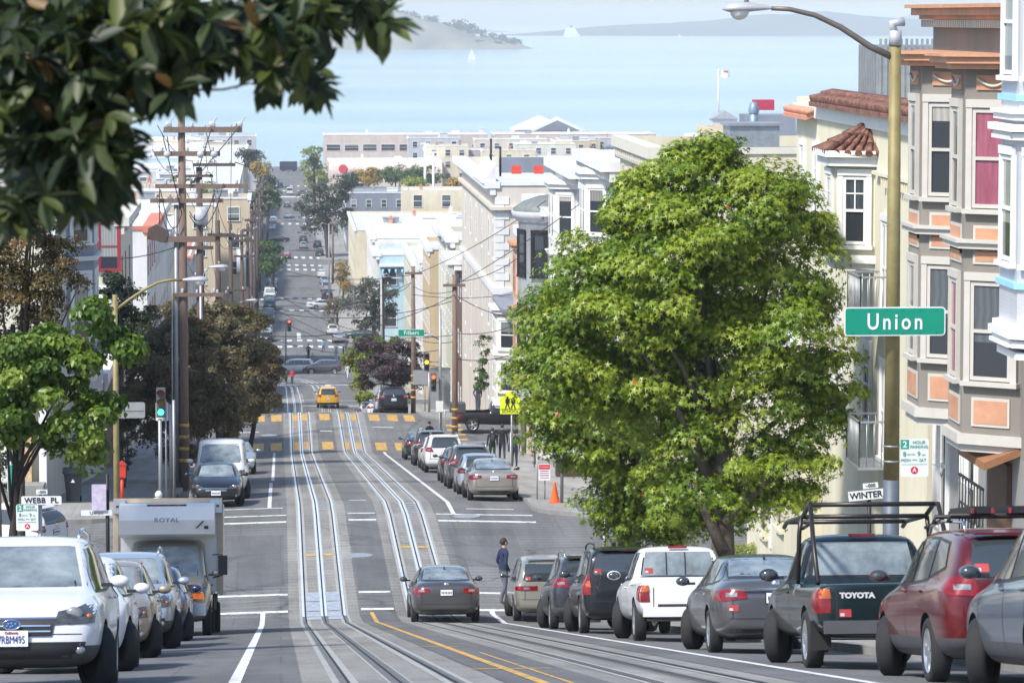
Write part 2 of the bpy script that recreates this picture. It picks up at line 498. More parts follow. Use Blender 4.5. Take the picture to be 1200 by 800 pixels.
SPECS['beetle'] = dict(W=1.72, R=.33, ax=(-1.25, 1.26), st=[
    (-2.0, .50, .42, .70, .42, .84), (-1.96, .68, .32, .84, .54, 1.0), (-1.75, .80, .25, .92, .58, 1.14), (-1.3, .85, .2, .94, .60, 1.33), (-.7, .86, .2, .94, .60, 1.46), (-.1, .86, .2, .93, .60, 1.50),
    (.35, .86, .2, .92, .58, 1.44), (.78, .86, .2, .91, .60, 1.22), (1.12, .85, .2, .90, .62, 1.02), (1.5, .83, .2, .86, .54, .96), (1.82, .74, .26, .72, .42, .84), (1.98, .52, .36, .58, .30, .66)],
    side=[[(-.35, .99), (.98, .97), (.44, 1.36), (-.35, 1.41)], [(-1.2, 1.02), (-.43, .99), (-.43, 1.41), (-.9, 1.34)]], side3=None,
    rear=[(-.52, 1.12), (.52, 1.12), (.46, 1.38), (-.46, 1.38)], front=[(-.62, .99), (.62, .99), (.52, 1.37), (-.52, 1.37)],
    tail=[[(.56, .76), (.76, .76), (.76, .92), (.56, .92)]], plate=.66, head=[(.42, .64), (.72, .64), (.70, .84), (.46, .84)], grille=[(-.3, .36), (.3, .36), (.3, .44), (-.3, .44)],
    low=[(-.5, .27), (.5, .27), (.5, .33), (-.5, .33)], mir=(.74, 1.0), bump=.45, seams=(-.38, 1.02), hz=.86, rails=False, roundhead=True)
SPECS['minivan'] = dict(W=1.80, R=.33, ax=(-1.36, 1.46), st=[
    (-2.34, .70, .46, .84, .62, 1.05), (-2.31, .82, .36, .98, .70, 1.25), (-2.22, .88, .28, 1.04, .70, 1.45), (-1.95, .895, .24, 1.05, .69, 1.62), (-1.4, .90, .22, 1.04, .68, 1.70), (-.3, .90, .22, 1.02, .68, 1.73),
    (.4, .90, .22, 1.0, .66, 1.68), (.95, .90, .22, .98, .66, 1.42), (1.5, .88, .22, .94, .68, 1.10), (1.95, .84, .24, .82, .64, .92), (2.22, .76, .3, .70, .54, .78), (2.32, .58, .40, .60, .42, .66)],
    side=[[(.0, 1.06), (1.2, 1.04), (.5, 1.56), (.0, 1.60)], [(-1.05, 1.08), (-.08, 1.06), (-.08, 1.60), (-1.05, 1.60)]], side3=[(-1.95, 1.12), (-1.13, 1.08), (-1.13, 1.60), (-1.78, 1.55)],
    rear=[(-.68, 1.10), (.68, 1.10), (.60, 1.58), (-.60, 1.58)], front=[(-.70, 1.06), (.70, 1.06), (.58, 1.58), (-.58, 1.58)],
    tail=[[(.30, .84), (.88, .84), (.88, .96), (.30, .96)]], plate=.62, head=[(.40, .62), (.78, .64), (.78, .78), (.44, .74)], grille=[(-.36, .56), (.36, .56), (.36, .66), (-.36, .66)],
    low=[(-.64, .30), (.64, .30), (.66, .44), (-.66, .44)], mir=(1.0, 1.08), bump=.6, seams=(-1.09, -.04, 1.2), hz=.98, rails=False, trim=.0)
SPECS['van'] = dict(W=1.98, R=.36, ax=(-1.6, 1.72), st=[
    (-2.66, .86, .50, 1.10, .80, 1.70), (-2.62, .94, .40, 1.16, .84, 1.98), (-2.5, .975, .32, 1.18, .83, 2.06), (-1.5, .985, .30, 1.18, .83, 2.12), (0, .99, .30, 1.18, .82, 2.13), (.8, .99, .30, 1.17, .80, 2.10),
    (1.2, .985, .30, 1.16, .80, 1.90), (1.68, .98, .30, 1.14, .80, 1.42), (1.95, .96, .30, 1.06, .76, 1.24), (2.3, .90, .32, .92, .72, 1.10), (2.56, .82, .38, .78, .62, .90), (2.66, .64, .44, .64, .46, .70)],
    side=[[(.55, 1.24), (1.55, 1.22), (1.08, 1.86), (.55, 1.92)], [(-1.0, 1.30), (.42, 1.26), (.42, 1.92), (-1.0, 1.94)]], side3=None,
    rear=[(-.78, 1.24), (.78, 1.24), (.72, 1.92), (-.72, 1.92)], front=[(-.82, 1.30), (.82, 1.30), (.70, 1.94), (-.70, 1.94)],
    tail=[[(.84, .84), (.97, .84), (.97, 1.2), (.85, 1.2)]], plate=.7, head=[(.44, .82), (.84, .86), (.86, 1.06), (.50, .98)], grille=[(-.42, .66), (.42, .66), (.44, .84), (-.44, .84)],
    low=[(-.7, .40), (.7, .40), (.7, .54), (-.7, .54)], mir=(1.36, 1.30), bump=.62, seams=(-1.1, .48, 1.6), hz=1.1, rails=False)
SPECS['pickup'] = dict(W=1.76, R=.35, ax=(-1.45, 1.50), bed=(-2.28, -.52, .60, .98), st=[
    (-2.40, .80, .46, .92, .62, .98), (-2.37, .855, .42, .95, .70, 1.0), (-2.25, .865, .40, .96, .76, 1.01), (-1.2, .87, .36, .96, .76, 1.01), (-.62, .87, .34, .96, .76, 1.02), (-.50, .87, .32, .97, .74, 1.06), (-.46, .87, .32, .98, .66, 1.54), (-.2, .87, .32, .98, .65, 1.61),
    (.35, .87, .32, .97, .64, 1.60), (.62, .87, .32, .97, .66, 1.46), (1.0, .87, .32, .97, .70, 1.08), (1.4, .86, .32, .95, .70, 1.02), (1.95, .85, .34, .90, .68, .96), (2.25, .80, .38, .80, .60, .86), (2.34, .62, .44, .66, .46, .72)],
    side=[[(-.12, 1.05), (.84, 1.03), (.48, 1.46), (-.12, 1.50)]], side3=[(-.40, 1.08), (-.20, 1.05), (-.20, 1.50), (-.38, 1.48)],
    rear=[(-.62, 1.10), (.62, 1.10), (.55, 1.50), (-.55, 1.50)], front=[(-.66, 1.06), (.66, 1.06), (.56, 1.50), (-.56, 1.50)],
    tail=[[(.68, .66), (.855, .66), (.855, .94), (.70, .94)]], plate=.52, head=[(.44, .70), (.80, .70), (.80, .84), (.46, .84)], grille=[(-.42, .66), (.42, .66), (.42, .84), (-.42, .84)],
    low=[(-.64, .38), (.64, .38), (.66, .50), (-.66, .50)], mir=(.76, 1.06), bump=.56, seams=(-.16, .92), hz=.90, rails=False)
PROTO = {}
def proto(kind, opt=()):
    key = (kind,) + tuple(opt)
    if key in PROTO:
        return PROTO[key]
    S = SPECS[kind]
    hw = S['W'] / 2
    cuts = []
    if 'bed' in S and 'cap' not in opt:
        b = S['bed']
        cuts.append((-.70, .70, b[0], b[1], b[2], 1.4))
    me = body_mesh(S['st'], S['ax'], S['R'], cuts, trim_z=S.get('trim', 0), halfw=hw)
    bvh = BVHTree.FromPolygons([v.co for v in me.vertices], [tuple(p.vertices) for p in me.polygons])
    parts = []  # (name, mesh, mats, paintslot)
    L = abs(S['st'][0][0])
    mb = MB()
    sides = [q for q in S['side']] + ([S['side3']] if S.get('side3') else [])
    def grow(q, g):
        cx = sum(p[0] for p in q) / 4; cz = sum(p[1] for p in q) / 4
        return [(cx + (p[0] - cx) + g * (1 if p[0] > cx else -1), p[1] + g * (1 if p[1] > cz else -1)) for p in q]
    for q in sides:
        for vw in 'LR':
            project(bvh, mb, grow(q, .03), vw, .003, 8, 6)
    project(bvh, mb, grow(S['rear'], .028), 'B', .003, 12, 6)
    project(bvh, mb, grow(S['front'], .005), 'F', .003, 12, 6)
    zt = S['st'][5][3]
    for ys in S['seams']:
        for vw in 'LR':
            project(bvh, mb, [(ys - .007, .36), (ys + .007, .36), (ys + .007, zt - .01), (ys - .007, zt - .01)], vw, .002, 1, 12)
    lo = min(S['seams']); hi = max(S['seams'])
    for vw in 'LR':
        project(bvh, mb, [(lo, .34), (hi, .34), (hi, .352), (lo, .352)], vw, .002, 14, 1)
        project(bvh, mb, [(lo, S['hz'] - .02), (hi, S['hz'] - .02), (hi, S['hz'] - .008), (lo, S['hz'] - .008)], vw, .0015, 14, 1) if False else None
    pz = S['plate']
    project(bvh, mb, [(-hw * .86, S['bump']), (hw * .86, S['bump']), (hw * .86, S['bump'] + .014), (-hw * .86, S['bump'] + .014)], 'B', .003, 16, 1)
    project(bvh, mb, [(-hw * .84, .27), (hw * .84, .27), (hw * .84, .36), (-hw * .84, .36)], 'B', .004, 16, 2)
    for sx in (-1, 1):
        x_ = sx * hw * .70
        project(bvh, mb, [(x_ - .008, S['bump']), (x_ + .008, S['bump']), (x_ + .008, S['hz']), (x_ - .008, S['hz'])], 'B', .003, 1, 8)
    parts.append(('window_surround', mb.mesh('window_surround', [M_TRIM]), None))
    for q in S['side'][:2] + ([S['side3']] if S.get('side3') else []):
        for vw in 'LR':
            m = MB(); project(bvh, m, q, vw, .008, 10, 6)
            parts.append(('side_window', m.mesh('side_window', [M_GLASS]), None))
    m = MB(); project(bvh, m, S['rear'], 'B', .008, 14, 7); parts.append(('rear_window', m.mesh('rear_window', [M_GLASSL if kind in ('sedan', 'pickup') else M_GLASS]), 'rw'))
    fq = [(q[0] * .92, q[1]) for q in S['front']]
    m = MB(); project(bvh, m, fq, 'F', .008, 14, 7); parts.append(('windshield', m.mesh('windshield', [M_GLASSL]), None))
    for sx in (-1, 1):
        for q in S['tail']:
            c = [(sx * p[0], p[1]) for p in q]
            m = MB(); project(bvh, m, c, 'B', .014, 8, 5, 0)
            w = .22
            yb = -L + .13
            project(bvh, m, [(yb - .12, q[1][1]), (yb + w, q[1][1] + .05), (yb + w, q[2][1] - .02), (yb - .12, q[2][1])], 'L' if sx < 0 else 'R', .012, 8, 5, 0)
            if kind in ('pickup', 'suvbox'):
                z0, z1 = q[1][1], q[2][1]
                zz0 = z0 + (z1 - z0) * (.38 if kind == 'suvbox' else .60); zz1 = z1 if kind == 'pickup' else z0 + (z1 - z0) * .68
                project(bvh, m, [(c[0][0], zz0), (c[1][0], zz0), (c[2][0], zz1), (c[3][0], zz1)], 'B', .017, 5, 3, 1)
            else:
                cx = (q[0][0] * .6 + q[1][0] * .4)
                a = (q[0][1] + q[3][1]) / 2
                project(bvh, m, [(sx * (cx - .03), a - .03), (sx * (cx + .13), a - .03), (sx * (cx + .13), a + .03), (sx * (cx - .03), a + .03)], 'B', .018, 3, 2, 2)
            parts.append(('taillight', m.mesh('taillight', [M_RED, M_ORANGE, M_CLEAR]), None))
        q = S['head']
        c = [(sx * p[0], p[1]) for p in q]
        m = MB()
        if S.get('roundhead'):
            cx = (q[0][0] + q[1][0]) / 2; cz = (q[0][1] + q[2][1]) / 2
            h, n, _, _ = bvh.ray_cast(Vector((sx * cx, 5, cz)), Vector((0, -1, 0)))
            m.ell((h.x, h.y - .03, h.z), (.12, .06, .12), 16, 10)
        else:
            project(bvh, m, c, 'F', .014, 8, 5, 0, ang=0)
            project(bvh, m, c, 'F', .012, 8, 5, 0, ang=-sx * .6, piv=L - .25)
            cx = (c[0][0] + c[1][0]) / 2; cz = (q[0][1] + q[2][1]) / 2 + .0
            h, n, _, _ = bvh.ray_cast(Vector((cx, 5, cz)), Vector((0, -1, 0)))
            if h: m.ell((h.x, h.y, h.z), (.09, .03, .075), 14, 8, 2)
            h, n, _, _ = bvh.ray_cast(Vector((c[1][0] * .93, 5, q[1][1] + .06)), Vector((0, -1, 0)))
            if h: m.ell((h.x, h.y + .004, h.z), (.035, .03, .035), 8, 6, 1)
        parts.append(('headlight', m.mesh('headlight', [M_HEAD if not S.get('roundhead') else M_CLEAR, M_ORANGE, M_CLEAR]), None))
    m = MB(); project(bvh, m, S['grille'], 'F', .012, 12, 4, 0)
    g = S['grille']
    for t in (.3, .62):
        z_ = g[0][1] + (g[2][1] - g[0][1]) * t
        project(bvh, m, [(g[0][0] * .97, z_ - .008), (g[1][0] * .97, z_ - .008), (g[1][0] * .97, z_ + .008), (g[0][0] * .97, z_ + .008)], 'F', .018, 12, 1, 1)
    project(bvh, m, [(g[3][0], g[3][1]), (g[2][0], g[2][1]), (g[2][0], g[2][1] + .022), (g[3][0], g[3][1] + .022)], 'F', .018, 12, 1, 1)
    parts.append(('grille', m.mesh('grille', [M_TRIM, M_CHROME]), None))
    m = MB(); project(bvh, m, S['low'], 'F', .01, 12, 3, 0)
    project(bvh, m, [(-hw * .86, S['bump'] - .005), (hw * .86, S['bump'] - .005), (hw * .86, S['bump'] + .006), (-hw * .86, S['bump'] + .006)], 'F', .003, 16, 1)
    for sx in (-1, 1):
        h, n, _, _ = bvh.ray_cast(Vector((sx * hw * .74, 5, S['low'][0][1] + .09)), Vector((0, -1, 0)))
        if h: m.ell((h.x, h.y - .005, h.z), (.055, .03, .045), 10, 6, 1)
    parts.append(('bumper', m.mesh('bumper', [M_TRIM, M_CLEAR]), None))
    h, n, _, _ = bvh.ray_cast(Vector((0, -5, pz)), Vector((0, 1, 0)))
    m = MB(); m.box((0, h.y - .012, pz), (.33, .014, .165), 1); m.box((0, h.y - .021, pz), (.305, .006, .145), 0)
    for i in range(7):
        m.box((-.12 + i * .04, h.y - .026, pz - .005), (.022, .004, .06), 2)
    parts.append(('licence_plate', m.mesh('licence_plate', [M_PLATE, M_TRIM, M_PLTXT]), 'rp'))
    h, n, _, _ = bvh.ray_cast(Vector((0, 5, (S['low'][2][1] + S['grille'][0][1]) / 2)), Vector((0, -1, 0)))
    m = MB(); m.box((0, h.y + .016, h.z), (.31, .02, .155), 0)
    for i in range(7):
        m.box((-.12 + i * .04, h.y + .029, h.z - .005), (.022, .008, .06), 2)
    parts.append(('licence_plate', m.mesh('licence_plate', [M_PLATE, M_TRIM, M_PLTXT]), 'fp'))
    zb_ = min(S['rear'][0][1] - .08, pz + .2)
    h, n, _, _ = bvh.ray_cast(Vector((0, -5, zb_)), Vector((0, 1, 0)))
    if h is not None:
        m = MB(); m.lathe([(0, h.y - .012), (.055, h.y - .012), (.062, h.y + .02)], (0, 0, zb_), 'y', 16)
        parts.append(('badge', m.mesh('badge', [M_CHROME]), None))
    for sx in (-1, 1):
        m = MB()
        my, mz = S['mir']
        bigger = 1.15 if kind in ('van', 'pickup', 'suvbox') else 1
        m.ell((sx * (hw + .10), my, mz + .05), (.105 * bigger, .075, .07 * bigger), 14, 8, 0)
        m.box((sx * (hw - .01), my + .02, mz + .015), (.16, .05, .04), 1)
        m.ell((sx * (hw + .10), my - .022, mz + .05), (.094 * bigger, .06, .060 * bigger), 14, 8, 2)
        parts.append(('mirror', m.mesh('mirror', [None, M_TRIM, M_GLASS]), 'paint'))
        for ys in S['seams'][:-1]:
            yh = ys + .13
            h, n, _, _ = bvh.ray_cast(Vector((sx * 3, yh, S['hz'])), Vector((-sx, 0, 0)))
            if h:
                m = MB(); m.ell((h.x + sx * .012, yh + .03, h.z), (.022, .085, .018), 8, 6)
                parts.append(('door_handle', m.mesh('door_handle', [M_CHROME if sx < 0 and kind == 'sedan' else None]), 'paint'))
    if S['rails'] or 'rails' in opt:
        zr_ = max(s_[5] for s_ in S['st']) + .03
        hr = S['st'][5][4] * .86
        for sx in (-1, 1):
            m = MB()
            y0, y1 = (-1.75, .25) if kind == 'suv' else (-1.7, .35)
            m.tube([(sx * hr, y0, zr_ - .09), (sx * hr, y0 + .1, zr_), (sx * hr, -.5, zr_ + .035), (sx * hr, y1 - .12, zr_), (sx * hr, y1, zr_ - .09)], .018, 6)
            parts.append(('roof_rail', m.mesh('roof_rail', [M_CHROME if kind == 'suv' else M_TRIM]), None))
    if kind in ('sedan',):
        m = MB(); h, n, _, _ = bvh.ray_cast(Vector((0, -1.2, 3)), Vector((0, 0, -1)))
        m.ell((0, -1.0, 1.39), (.02, .07, .04), 8, 5); parts.append(('antenna', m.mesh('antenna', [M_TRIM]), None))
    if kind in ('suv', 'hatch', 'minivan', 'suvbox'):
        m = MB()
        r = S['rear']
        z = r[2][1] + .035
        h, n, _, _ = bvh.ray_cast(Vector((0, -5, z)), Vector((0, 1, 0)))
        if h:
            m.prism([(-.56, h.y + .10, z + .05), (.56, h.y + .10, z + .05), (.52, h.y - .12, z + .015), (-.52, h.y - .12, z + .015)], (0, 0, .025))
            m.box((0, h.y - .11, z + .016), (.3, .012, .02), 1)
            parts.append(('spoiler', m.mesh('spoiler', [None, M_RED]), 'paint'))
    tm, rm = wheel_mesh(S['R'])
    PROTO[key] = (me, parts, tm, rm, S)
    return PROTO[key]
def orient(o, pos, fwd, up):
    f = Vector(fwd).normalized()
    r = f.cross(Vector(up)).normalized()
    u = r.cross(f)
    M = Matrix((r, f, u)).transposed().to_4x4()
    o.rotation_euler = M.to_euler()
    o.location = pos
def car(kind, pmat, label, x, y, heading=1, steer=0.0, name='parked_car', cat='car', group=None, opt=(), clad=None, rim=None, slope=None, ang=None, scale=1.0, rear_glass=None, z=None, sx=1.0, sz=1.0):
    """heading +1 away from the camera, -1 towards it; ang overrides (radians about z)"""
    me, parts, tm, rm, S = proto(kind, tuple(o for o in opt if o in ('rails', 'cap')))
    a = (0 if heading > 0 else PI) if ang is None else ang
    f = Vector((-math.sin(a), math.cos(a), 0))
    hl = 1.4
    p1 = Vector((x, y, 0)) + f * hl; p0 = Vector((x, y, 0)) - f * hl
    z1, z0 = (zx(p1.x, p1.y), zx(p0.x, p0.y)) if z is None else (z, z)
    f3 = Vector((p1.x - p0.x, p1.y - p0.y, z1 - z0))
    up = Vector((0, -(zg(y + 1) - zg(y - 1)) / 2, 1)) if z is None else Vector((0, 0, 1))
    root = thing(name, label, cat, group=group)
    orient(root, Vector((x, y, (z1 + z0) / 2 + .006)), f3, up)
    root.scale = (scale * sx, scale, scale * sz)
    b = link('body', me, root)
    for i, m in enumerate((pmat, clad or (M_CLAD if S.get('trim') else M_TRIM), M_DARK)):
        b.material_slots[i].link = 'OBJECT'
        b.material_slots[i].material = m
    for (nm, pm, fl) in parts:
        if fl == 'rp' and 'noplate' in opt: continue
        o = link(nm, pm, root)
        if fl == 'paint':
            for sl in o.material_slots:
                if sl.material is None:
                    sl.link = 'OBJECT'; sl.material = (M_TRIM if (nm == 'door_handle' and 'blackhandles' in opt) else pmat)
        if fl == 'rw' and rear_glass:
            o.material_slots[0].link = 'OBJECT'; o.material_slots[0].material = rear_glass
    w = 0.2
    for iy, yy in enumerate(S['ax']):
        for sx_ in (-1, 1):
            wh = link('wheel', tm, root)
            rr = link('rim', rm, wh)
            if rim:
                rr.material_slots[0].link = 'OBJECT'; rr.material_slots[0].material = rim
            wh.location = (sx_ * (S['W'] / 2 - .115), yy, S['R'])
            wh.rotation_euler = (0, 0, (0 if sx_ < 0 else PI) + (steer if iy == 1 else 0))
    return root
SUN_AZ, SUN_EL = 228.0, 50.0     # compass degrees clockwise from +Y, towards the sun
w = bpy.data.worlds.new('World'); SC.world = w; w.use_nodes = True
_N = w.node_tree.nodes
_s = _N.new('ShaderNodeTexSky'); _s.sky_type = 'NISHITA'; _s.sun_disc = False
_s.sun_elevation = R(SUN_EL); _s.sun_rotation = R(SUN_AZ); _s.altitude = 50; _s.air_density = 1.0; _s.dust_density = 1.0; _s.ozone_density = 3.0
w.node_tree.links.new(_s.outputs[0], _N['Background'].inputs[0]); _N['Background'].inputs[1].default_value = .122
_l = bpy.data.lights.new('sun', 'SUN'); _l.energy = 3.3; _l.angle = R(5); _l.color = (1, .95, .88)
_lo = bpy.data.objects.new('sun', _l); COL.objects.link(_lo)
_d = Vector((math.sin(R(SUN_AZ)) * math.cos(R(SUN_EL)), math.cos(R(SUN_AZ)) * math.cos(R(SUN_EL)), math.sin(R(SUN_EL))))
_lo.rotation_euler = _d.to_track_quat('Z', 'Y').to_euler(); _lo.location = (0, -5, 120)
cd = bpy.data.cameras.new('camera'); cam = bpy.data.objects.new('camera', cd); COL.objects.link(cam); SC.camera = cam
cd.sensor_width = 36; cd.lens = FPX * 36 / 1200; cd.clip_start = 1; cd.clip_end = 30000
cam.location = CAM
cam.rotation_euler = Matrix((RGT, UPV, -FWD)).transposed().to_euler()
cd.dof.use_dof = True; cd.dof.focus_distance = 85; cd.dof.aperture_fstop = 9
vs_ = SC.view_settings; vs_.view_transform = 'Standard'; vs_.look = 'None'; vs_.gamma = 1; vs_.exposure = .85
SC.cycles.max_bounces = 5; SC.cycles.diffuse_bounces = 2; SC.cycles.glossy_bounces = 2; SC.cycles.transmission_bounces = 2; SC.cycles.volume_bounces = 0
SC.cycles.transparent_max_bounces = 4; SC.cycles.use_denoising = True; SC.cycles.sample_clamp_indirect = 4
def ground_mat(name, c1, c2, crack=0.0, stripes=0.0, rough=.85, patch=(.82, 1.1)):
    m = bpy.data.materials.new(name); m.use_nodes = True
    N, L = m.node_tree.nodes, m.node_tree.links
    b = N['Principled BSDF']; b.inputs['Roughness'].default_value = rough
    tc = N.new('ShaderNodeTexCoord')
    n1 = N.new('ShaderNodeTexNoise'); n1.inputs['Scale'].default_value = .35; n1.inputs['Detail'].default_value = 8; n1.inputs['Roughness'].default_value = .7
    L.new(tc.outputs['Object'], n1.inputs['Vector'])
    n2 = N.new('ShaderNodeTexNoise'); n2.inputs['Scale'].default_value = 22; n2.inputs['Detail'].default_value = 5
    mp = N.new('ShaderNodeMapping'); mp.inputs['Scale'].default_value = (1, .25, 1)
    L.new(tc.outputs['Object'], mp.inputs['Vector']); L.new(mp.outputs['Vector'], n2.inputs['Vector'])
    cr = N.new('ShaderNodeValToRGB'); cr.color_ramp.elements[0].position = .3; cr.color_ramp.elements[1].position = .7
    cr.color_ramp.elements[0].color = (*c1, 1); cr.color_ramp.elements[1].color = (*c2, 1)
    L.new(n1.outputs['Fac'], cr.inputs['Fac'])
    ml = N.new('ShaderNodeMix'); ml.data_type = 'RGBA'; ml.blend_type = 'MULTIPLY'; ml.inputs[0].default_value = 1
    mr = N.new('ShaderNodeMapRange'); mr.inputs['From Min'].default_value = .3; mr.inputs['From Max'].default_value = .7; mr.inputs['To Min'].default_value = .86; mr.inputs['To Max'].default_value = 1.14
    L.new(n2.outputs['Fac'], mr.inputs['Value'])
    L.new(cr.outputs['Color'], ml.inputs[6]); L.new(mr.outputs[0], ml.inputs[7])
    last = ml.outputs[2]
    vo = N.new('ShaderNodeTexBrick'); vo.inputs['Scale'].default_value = 1; vo.offset = .37; vo.offset_frequency = 2
    vo.inputs['Mortar Size'].default_value = .018; vo.inputs['Brick Width'].default_value = 3.4; vo.inputs['Row Height'].default_value = 5.2
    vo.inputs['Color1'].default_value = (patch[0],) * 3 + (1,); vo.inputs['Color2'].default_value = (patch[1],) * 3 + (1,); vo.inputs['Mortar'].default_value = (.62, .62, .62, 1)
    L.new(tc.outputs['Object'], vo.inputs['Vector'])
    m2 = N.new('ShaderNodeMix'); m2.data_type = 'RGBA'; m2.blend_type = 'MULTIPLY'; m2.inputs[0].default_value = .75
    L.new(last, m2.inputs[6]); L.new(vo.outputs['Color'], m2.inputs[7]); last = m2.outputs[2]
    if crack:
        v = N.new('ShaderNodeTexVoronoi'); v.feature = 'DISTANCE_TO_EDGE'; v.inputs['Scale'].default_value = .22
        nd = N.new('ShaderNodeTexNoise'); nd.inputs['Scale'].default_value = 1.3; nd.inputs['Detail'].default_value = 5
        L.new(tc.outputs['Object'], nd.inputs['Vector'])
        ad = N.new('ShaderNodeMix'); ad.data_type = 'VECTOR'; ad.inputs[0].default_value = .35
        L.new(tc.outputs['Object'], ad.inputs[4]); L.new(nd.outputs['Color'], ad.inputs[5]); L.new(ad.outputs[1], v.inputs['Vector'])
        r2 = N.new('ShaderNodeMapRange'); r2.inputs['From Min'].default_value = .0; r2.inputs['From Max'].default_value = .012; r2.inputs['To Min'].default_value = 1 - crack; r2.inputs['To Max'].default_value = 1
        L.new(v.outputs['Distance'], r2.inputs['Value'])
        m3 = N.new('ShaderNodeMix'); m3.data_type = 'RGBA'; m3.blend_type = 'MULTIPLY'; m3.inputs[0].default_value = 1
        L.new(last, m3.inputs[6]); L.new(r2.outputs[0], m3.inputs[7]); last = m3.outputs[2]
    ms = N.new('ShaderNodeMapping'); ms.inputs['Scale'].default_value = (1.4, .09, .3); L.new(tc.outputs['Object'], ms.inputs[0])
    ns = N.new('ShaderNodeTexNoise'); ns.inputs['Scale'].default_value = 1; ns.inputs['Detail'].default_value = 6; ns.inputs['Roughness'].default_value = .65; L.new(ms.outputs[0], ns.inputs['Vector'])
    rs_ = N.new('ShaderNodeMapRange'); rs_.inputs['From Min'].default_value = .35; rs_.inputs['From Max'].default_value = .62; rs_.inputs['To Min'].default_value = .78; rs_.inputs['To Max'].default_value = 1.08; L.new(ns.outputs['Fac'], rs_.inputs['Value'])
    m5 = N.new('ShaderNodeMix'); m5.data_type = 'RGBA'; m5.blend_type = 'MULTIPLY'; m5.inputs[0].default_value = 1; L.new(last, m5.inputs[6]); L.new(rs_.outputs[0], m5.inputs[7]); last = m5.outputs[2]
    if stripes:
        wv = N.new('ShaderNodeTexWave'); wv.bands_direction = 'Y'; wv.inputs['Scale'].default_value = .55; wv.inputs['Distortion'].default_value = 1.2; wv.inputs['Detail'].default_value = 3
        L.new(tc.outputs['Object'], wv.inputs['Vector'])
        r3 = N.new('ShaderNodeMapRange'); r3.inputs['To Min'].default_value = 1 - stripes; r3.inputs['To Max'].default_value = 1 + stripes * .4
        L.new(wv.outputs['Fac'], r3.inputs['Value'])
        m4 = N.new('ShaderNodeMix'); m4.data_type = 'RGBA'; m4.blend_type = 'MULTIPLY'; m4.inputs[0].default_value = 1
        L.new(last, m4.inputs[6]); L.new(r3.outputs[0], m4.inputs[7]); last = m4.outputs[2]
    L.new(last, b.inputs['Base Color'])
    bp = N.new('ShaderNodeBump'); bp.inputs['Strength'].default_value = .25; bp.inputs['Distance'].default_value = .01
    L.new(n2.outputs['Fac'], bp.inputs['Height']); L.new(bp.outputs['Normal'], b.inputs['Normal'])
    return m
M_ASPH = ground_mat('old_asphalt', (.130, .129, .128), (.182, .181, .179), crack=.45, stripes=.18)
M_ASPHD = ground_mat('dark_asphalt', (.100, .101, .104), (.140, .141, .144), crack=.3)
M_CONC = ground_mat('track_concrete', (.20, .195, .18), (.28, .272, .25), crack=.3, stripes=.12)
M_WALK = ground_mat('sidewalk_concrete', (.23, .225, .21), (.31, .305, .285), crack=.15, patch=(.9, 1.06))
M_CURB = mat('curb_concrete', (.24, .235, .22), .85, var=.2, scale=1.5)
M_LINE = mat('line_paint_white', (.62, .63, .62), .7, var=.0, col2=None)
M_LINE = mat('worn_white_paint', (.22, .22, .22), .7, col2=(.66, .67, .66), scale=5, pos=(.36, .47))
M_YEL = mat('worn_yellow_paint', (.20, .17, .11), .7, col2=(.60, .34, .06), scale=5, pos=(.38, .52))
M_RAIL = mat('polished_rail', (.90, .90, .90), .32, .6, var=.1, scale=4)
M_RAILC = mat('rail_edge_concrete', (.31, .31, .30), .8, var=.15)
M_GROUND = mat('bare_ground', (.16, .15, .13), .95, var=.25, scale=.05)
YS = sorted(set([k[0] for k in KN if -60 <= k[0] <= 1240] + [float(y) for y in range(-40, 482, 3)] + [float(y) for y in range(482, 1236, 22)] + [1235.0]))
def strip(name, x0f, x1f, y0, y1, off, m, mb=None, mi=0, step=None):
    ys = [y0] + [y for y in YS if y0 < y < y1] + [y1]
    own = mb is None
    if own: mb = MB()
    vs, fs = [], []
    x0, x1 = (min(x0f, x1f), max(x0f, x1f))
    xs = [x0] + [q for q in (-2.602, 2.14, 3.14, 7.882) if x0 + .001 < q < x1 - .001] + [x1]
    k = len(xs)
    for i, y in enumerate(ys):
        for x in xs: vs.append((x, y, zx(x, y) + off))
        if i:
            for j in range(k - 1): fs.append(((i - 1) * k + j, (i - 1) * k + j + 1, i * k + j + 1, i * k + j))
    mb.add(vs, fs, mi)
    if own:
        return mb.build(name, m)
    return mb
mb = MB()
cols = [(-9, .22, 0), (.22, 2.14, 1), (2.14, 3.14, 0), (3.14, 5.06, 1), (5.06, 14.5, 0)]
for (a, b, mi) in cols:
    strip('', a, b, -40, 345, 0, None, mb, mi)
strip('', -9, 14.5, 345, 1235, 0, None, mb, 0)
o = tag(mb.build('street_roadway', [M_ASPH, M_CONC]), kind='structure')
mb = MB()
for (x0, x1, y0, y1) in [(-3.1, .20, 18, 98.5), (2.16, 3.12, 18, 98.5), (5.08, 8.4, 18, 98.5), (-1.8, .1, 104.5, 114.6), (2.2, 3.1, 103.4, 117), (5.3, 7.4, 108, 116), (-3.0, .1, 205, 214), (9.8, 13.6, 119.2, 124.5), (-7, -3.6, 104.6, 112)]:
    strip('', x0, x1, y0, y1, .004 if x0 < 9 else .156, None, mb, 0)
tag(mb.build('asphalt_patch', M_ASPHD), kind='structure')
CROSS = [(101.0, 118.6, 'union_street_roadway'), (202.5, 217.5, 'filbert_street_roadway'), (301, 317, 'cross_street_roadway'), (385, 478, 'diagonal_avenue_roadway'), (560, 588, 'cross_street_roadway'), (714, 734, 'cross_street_roadway'), (880, 898, 'cross_street_roadway'), (1058, 1078, 'cross_street_roadway')]
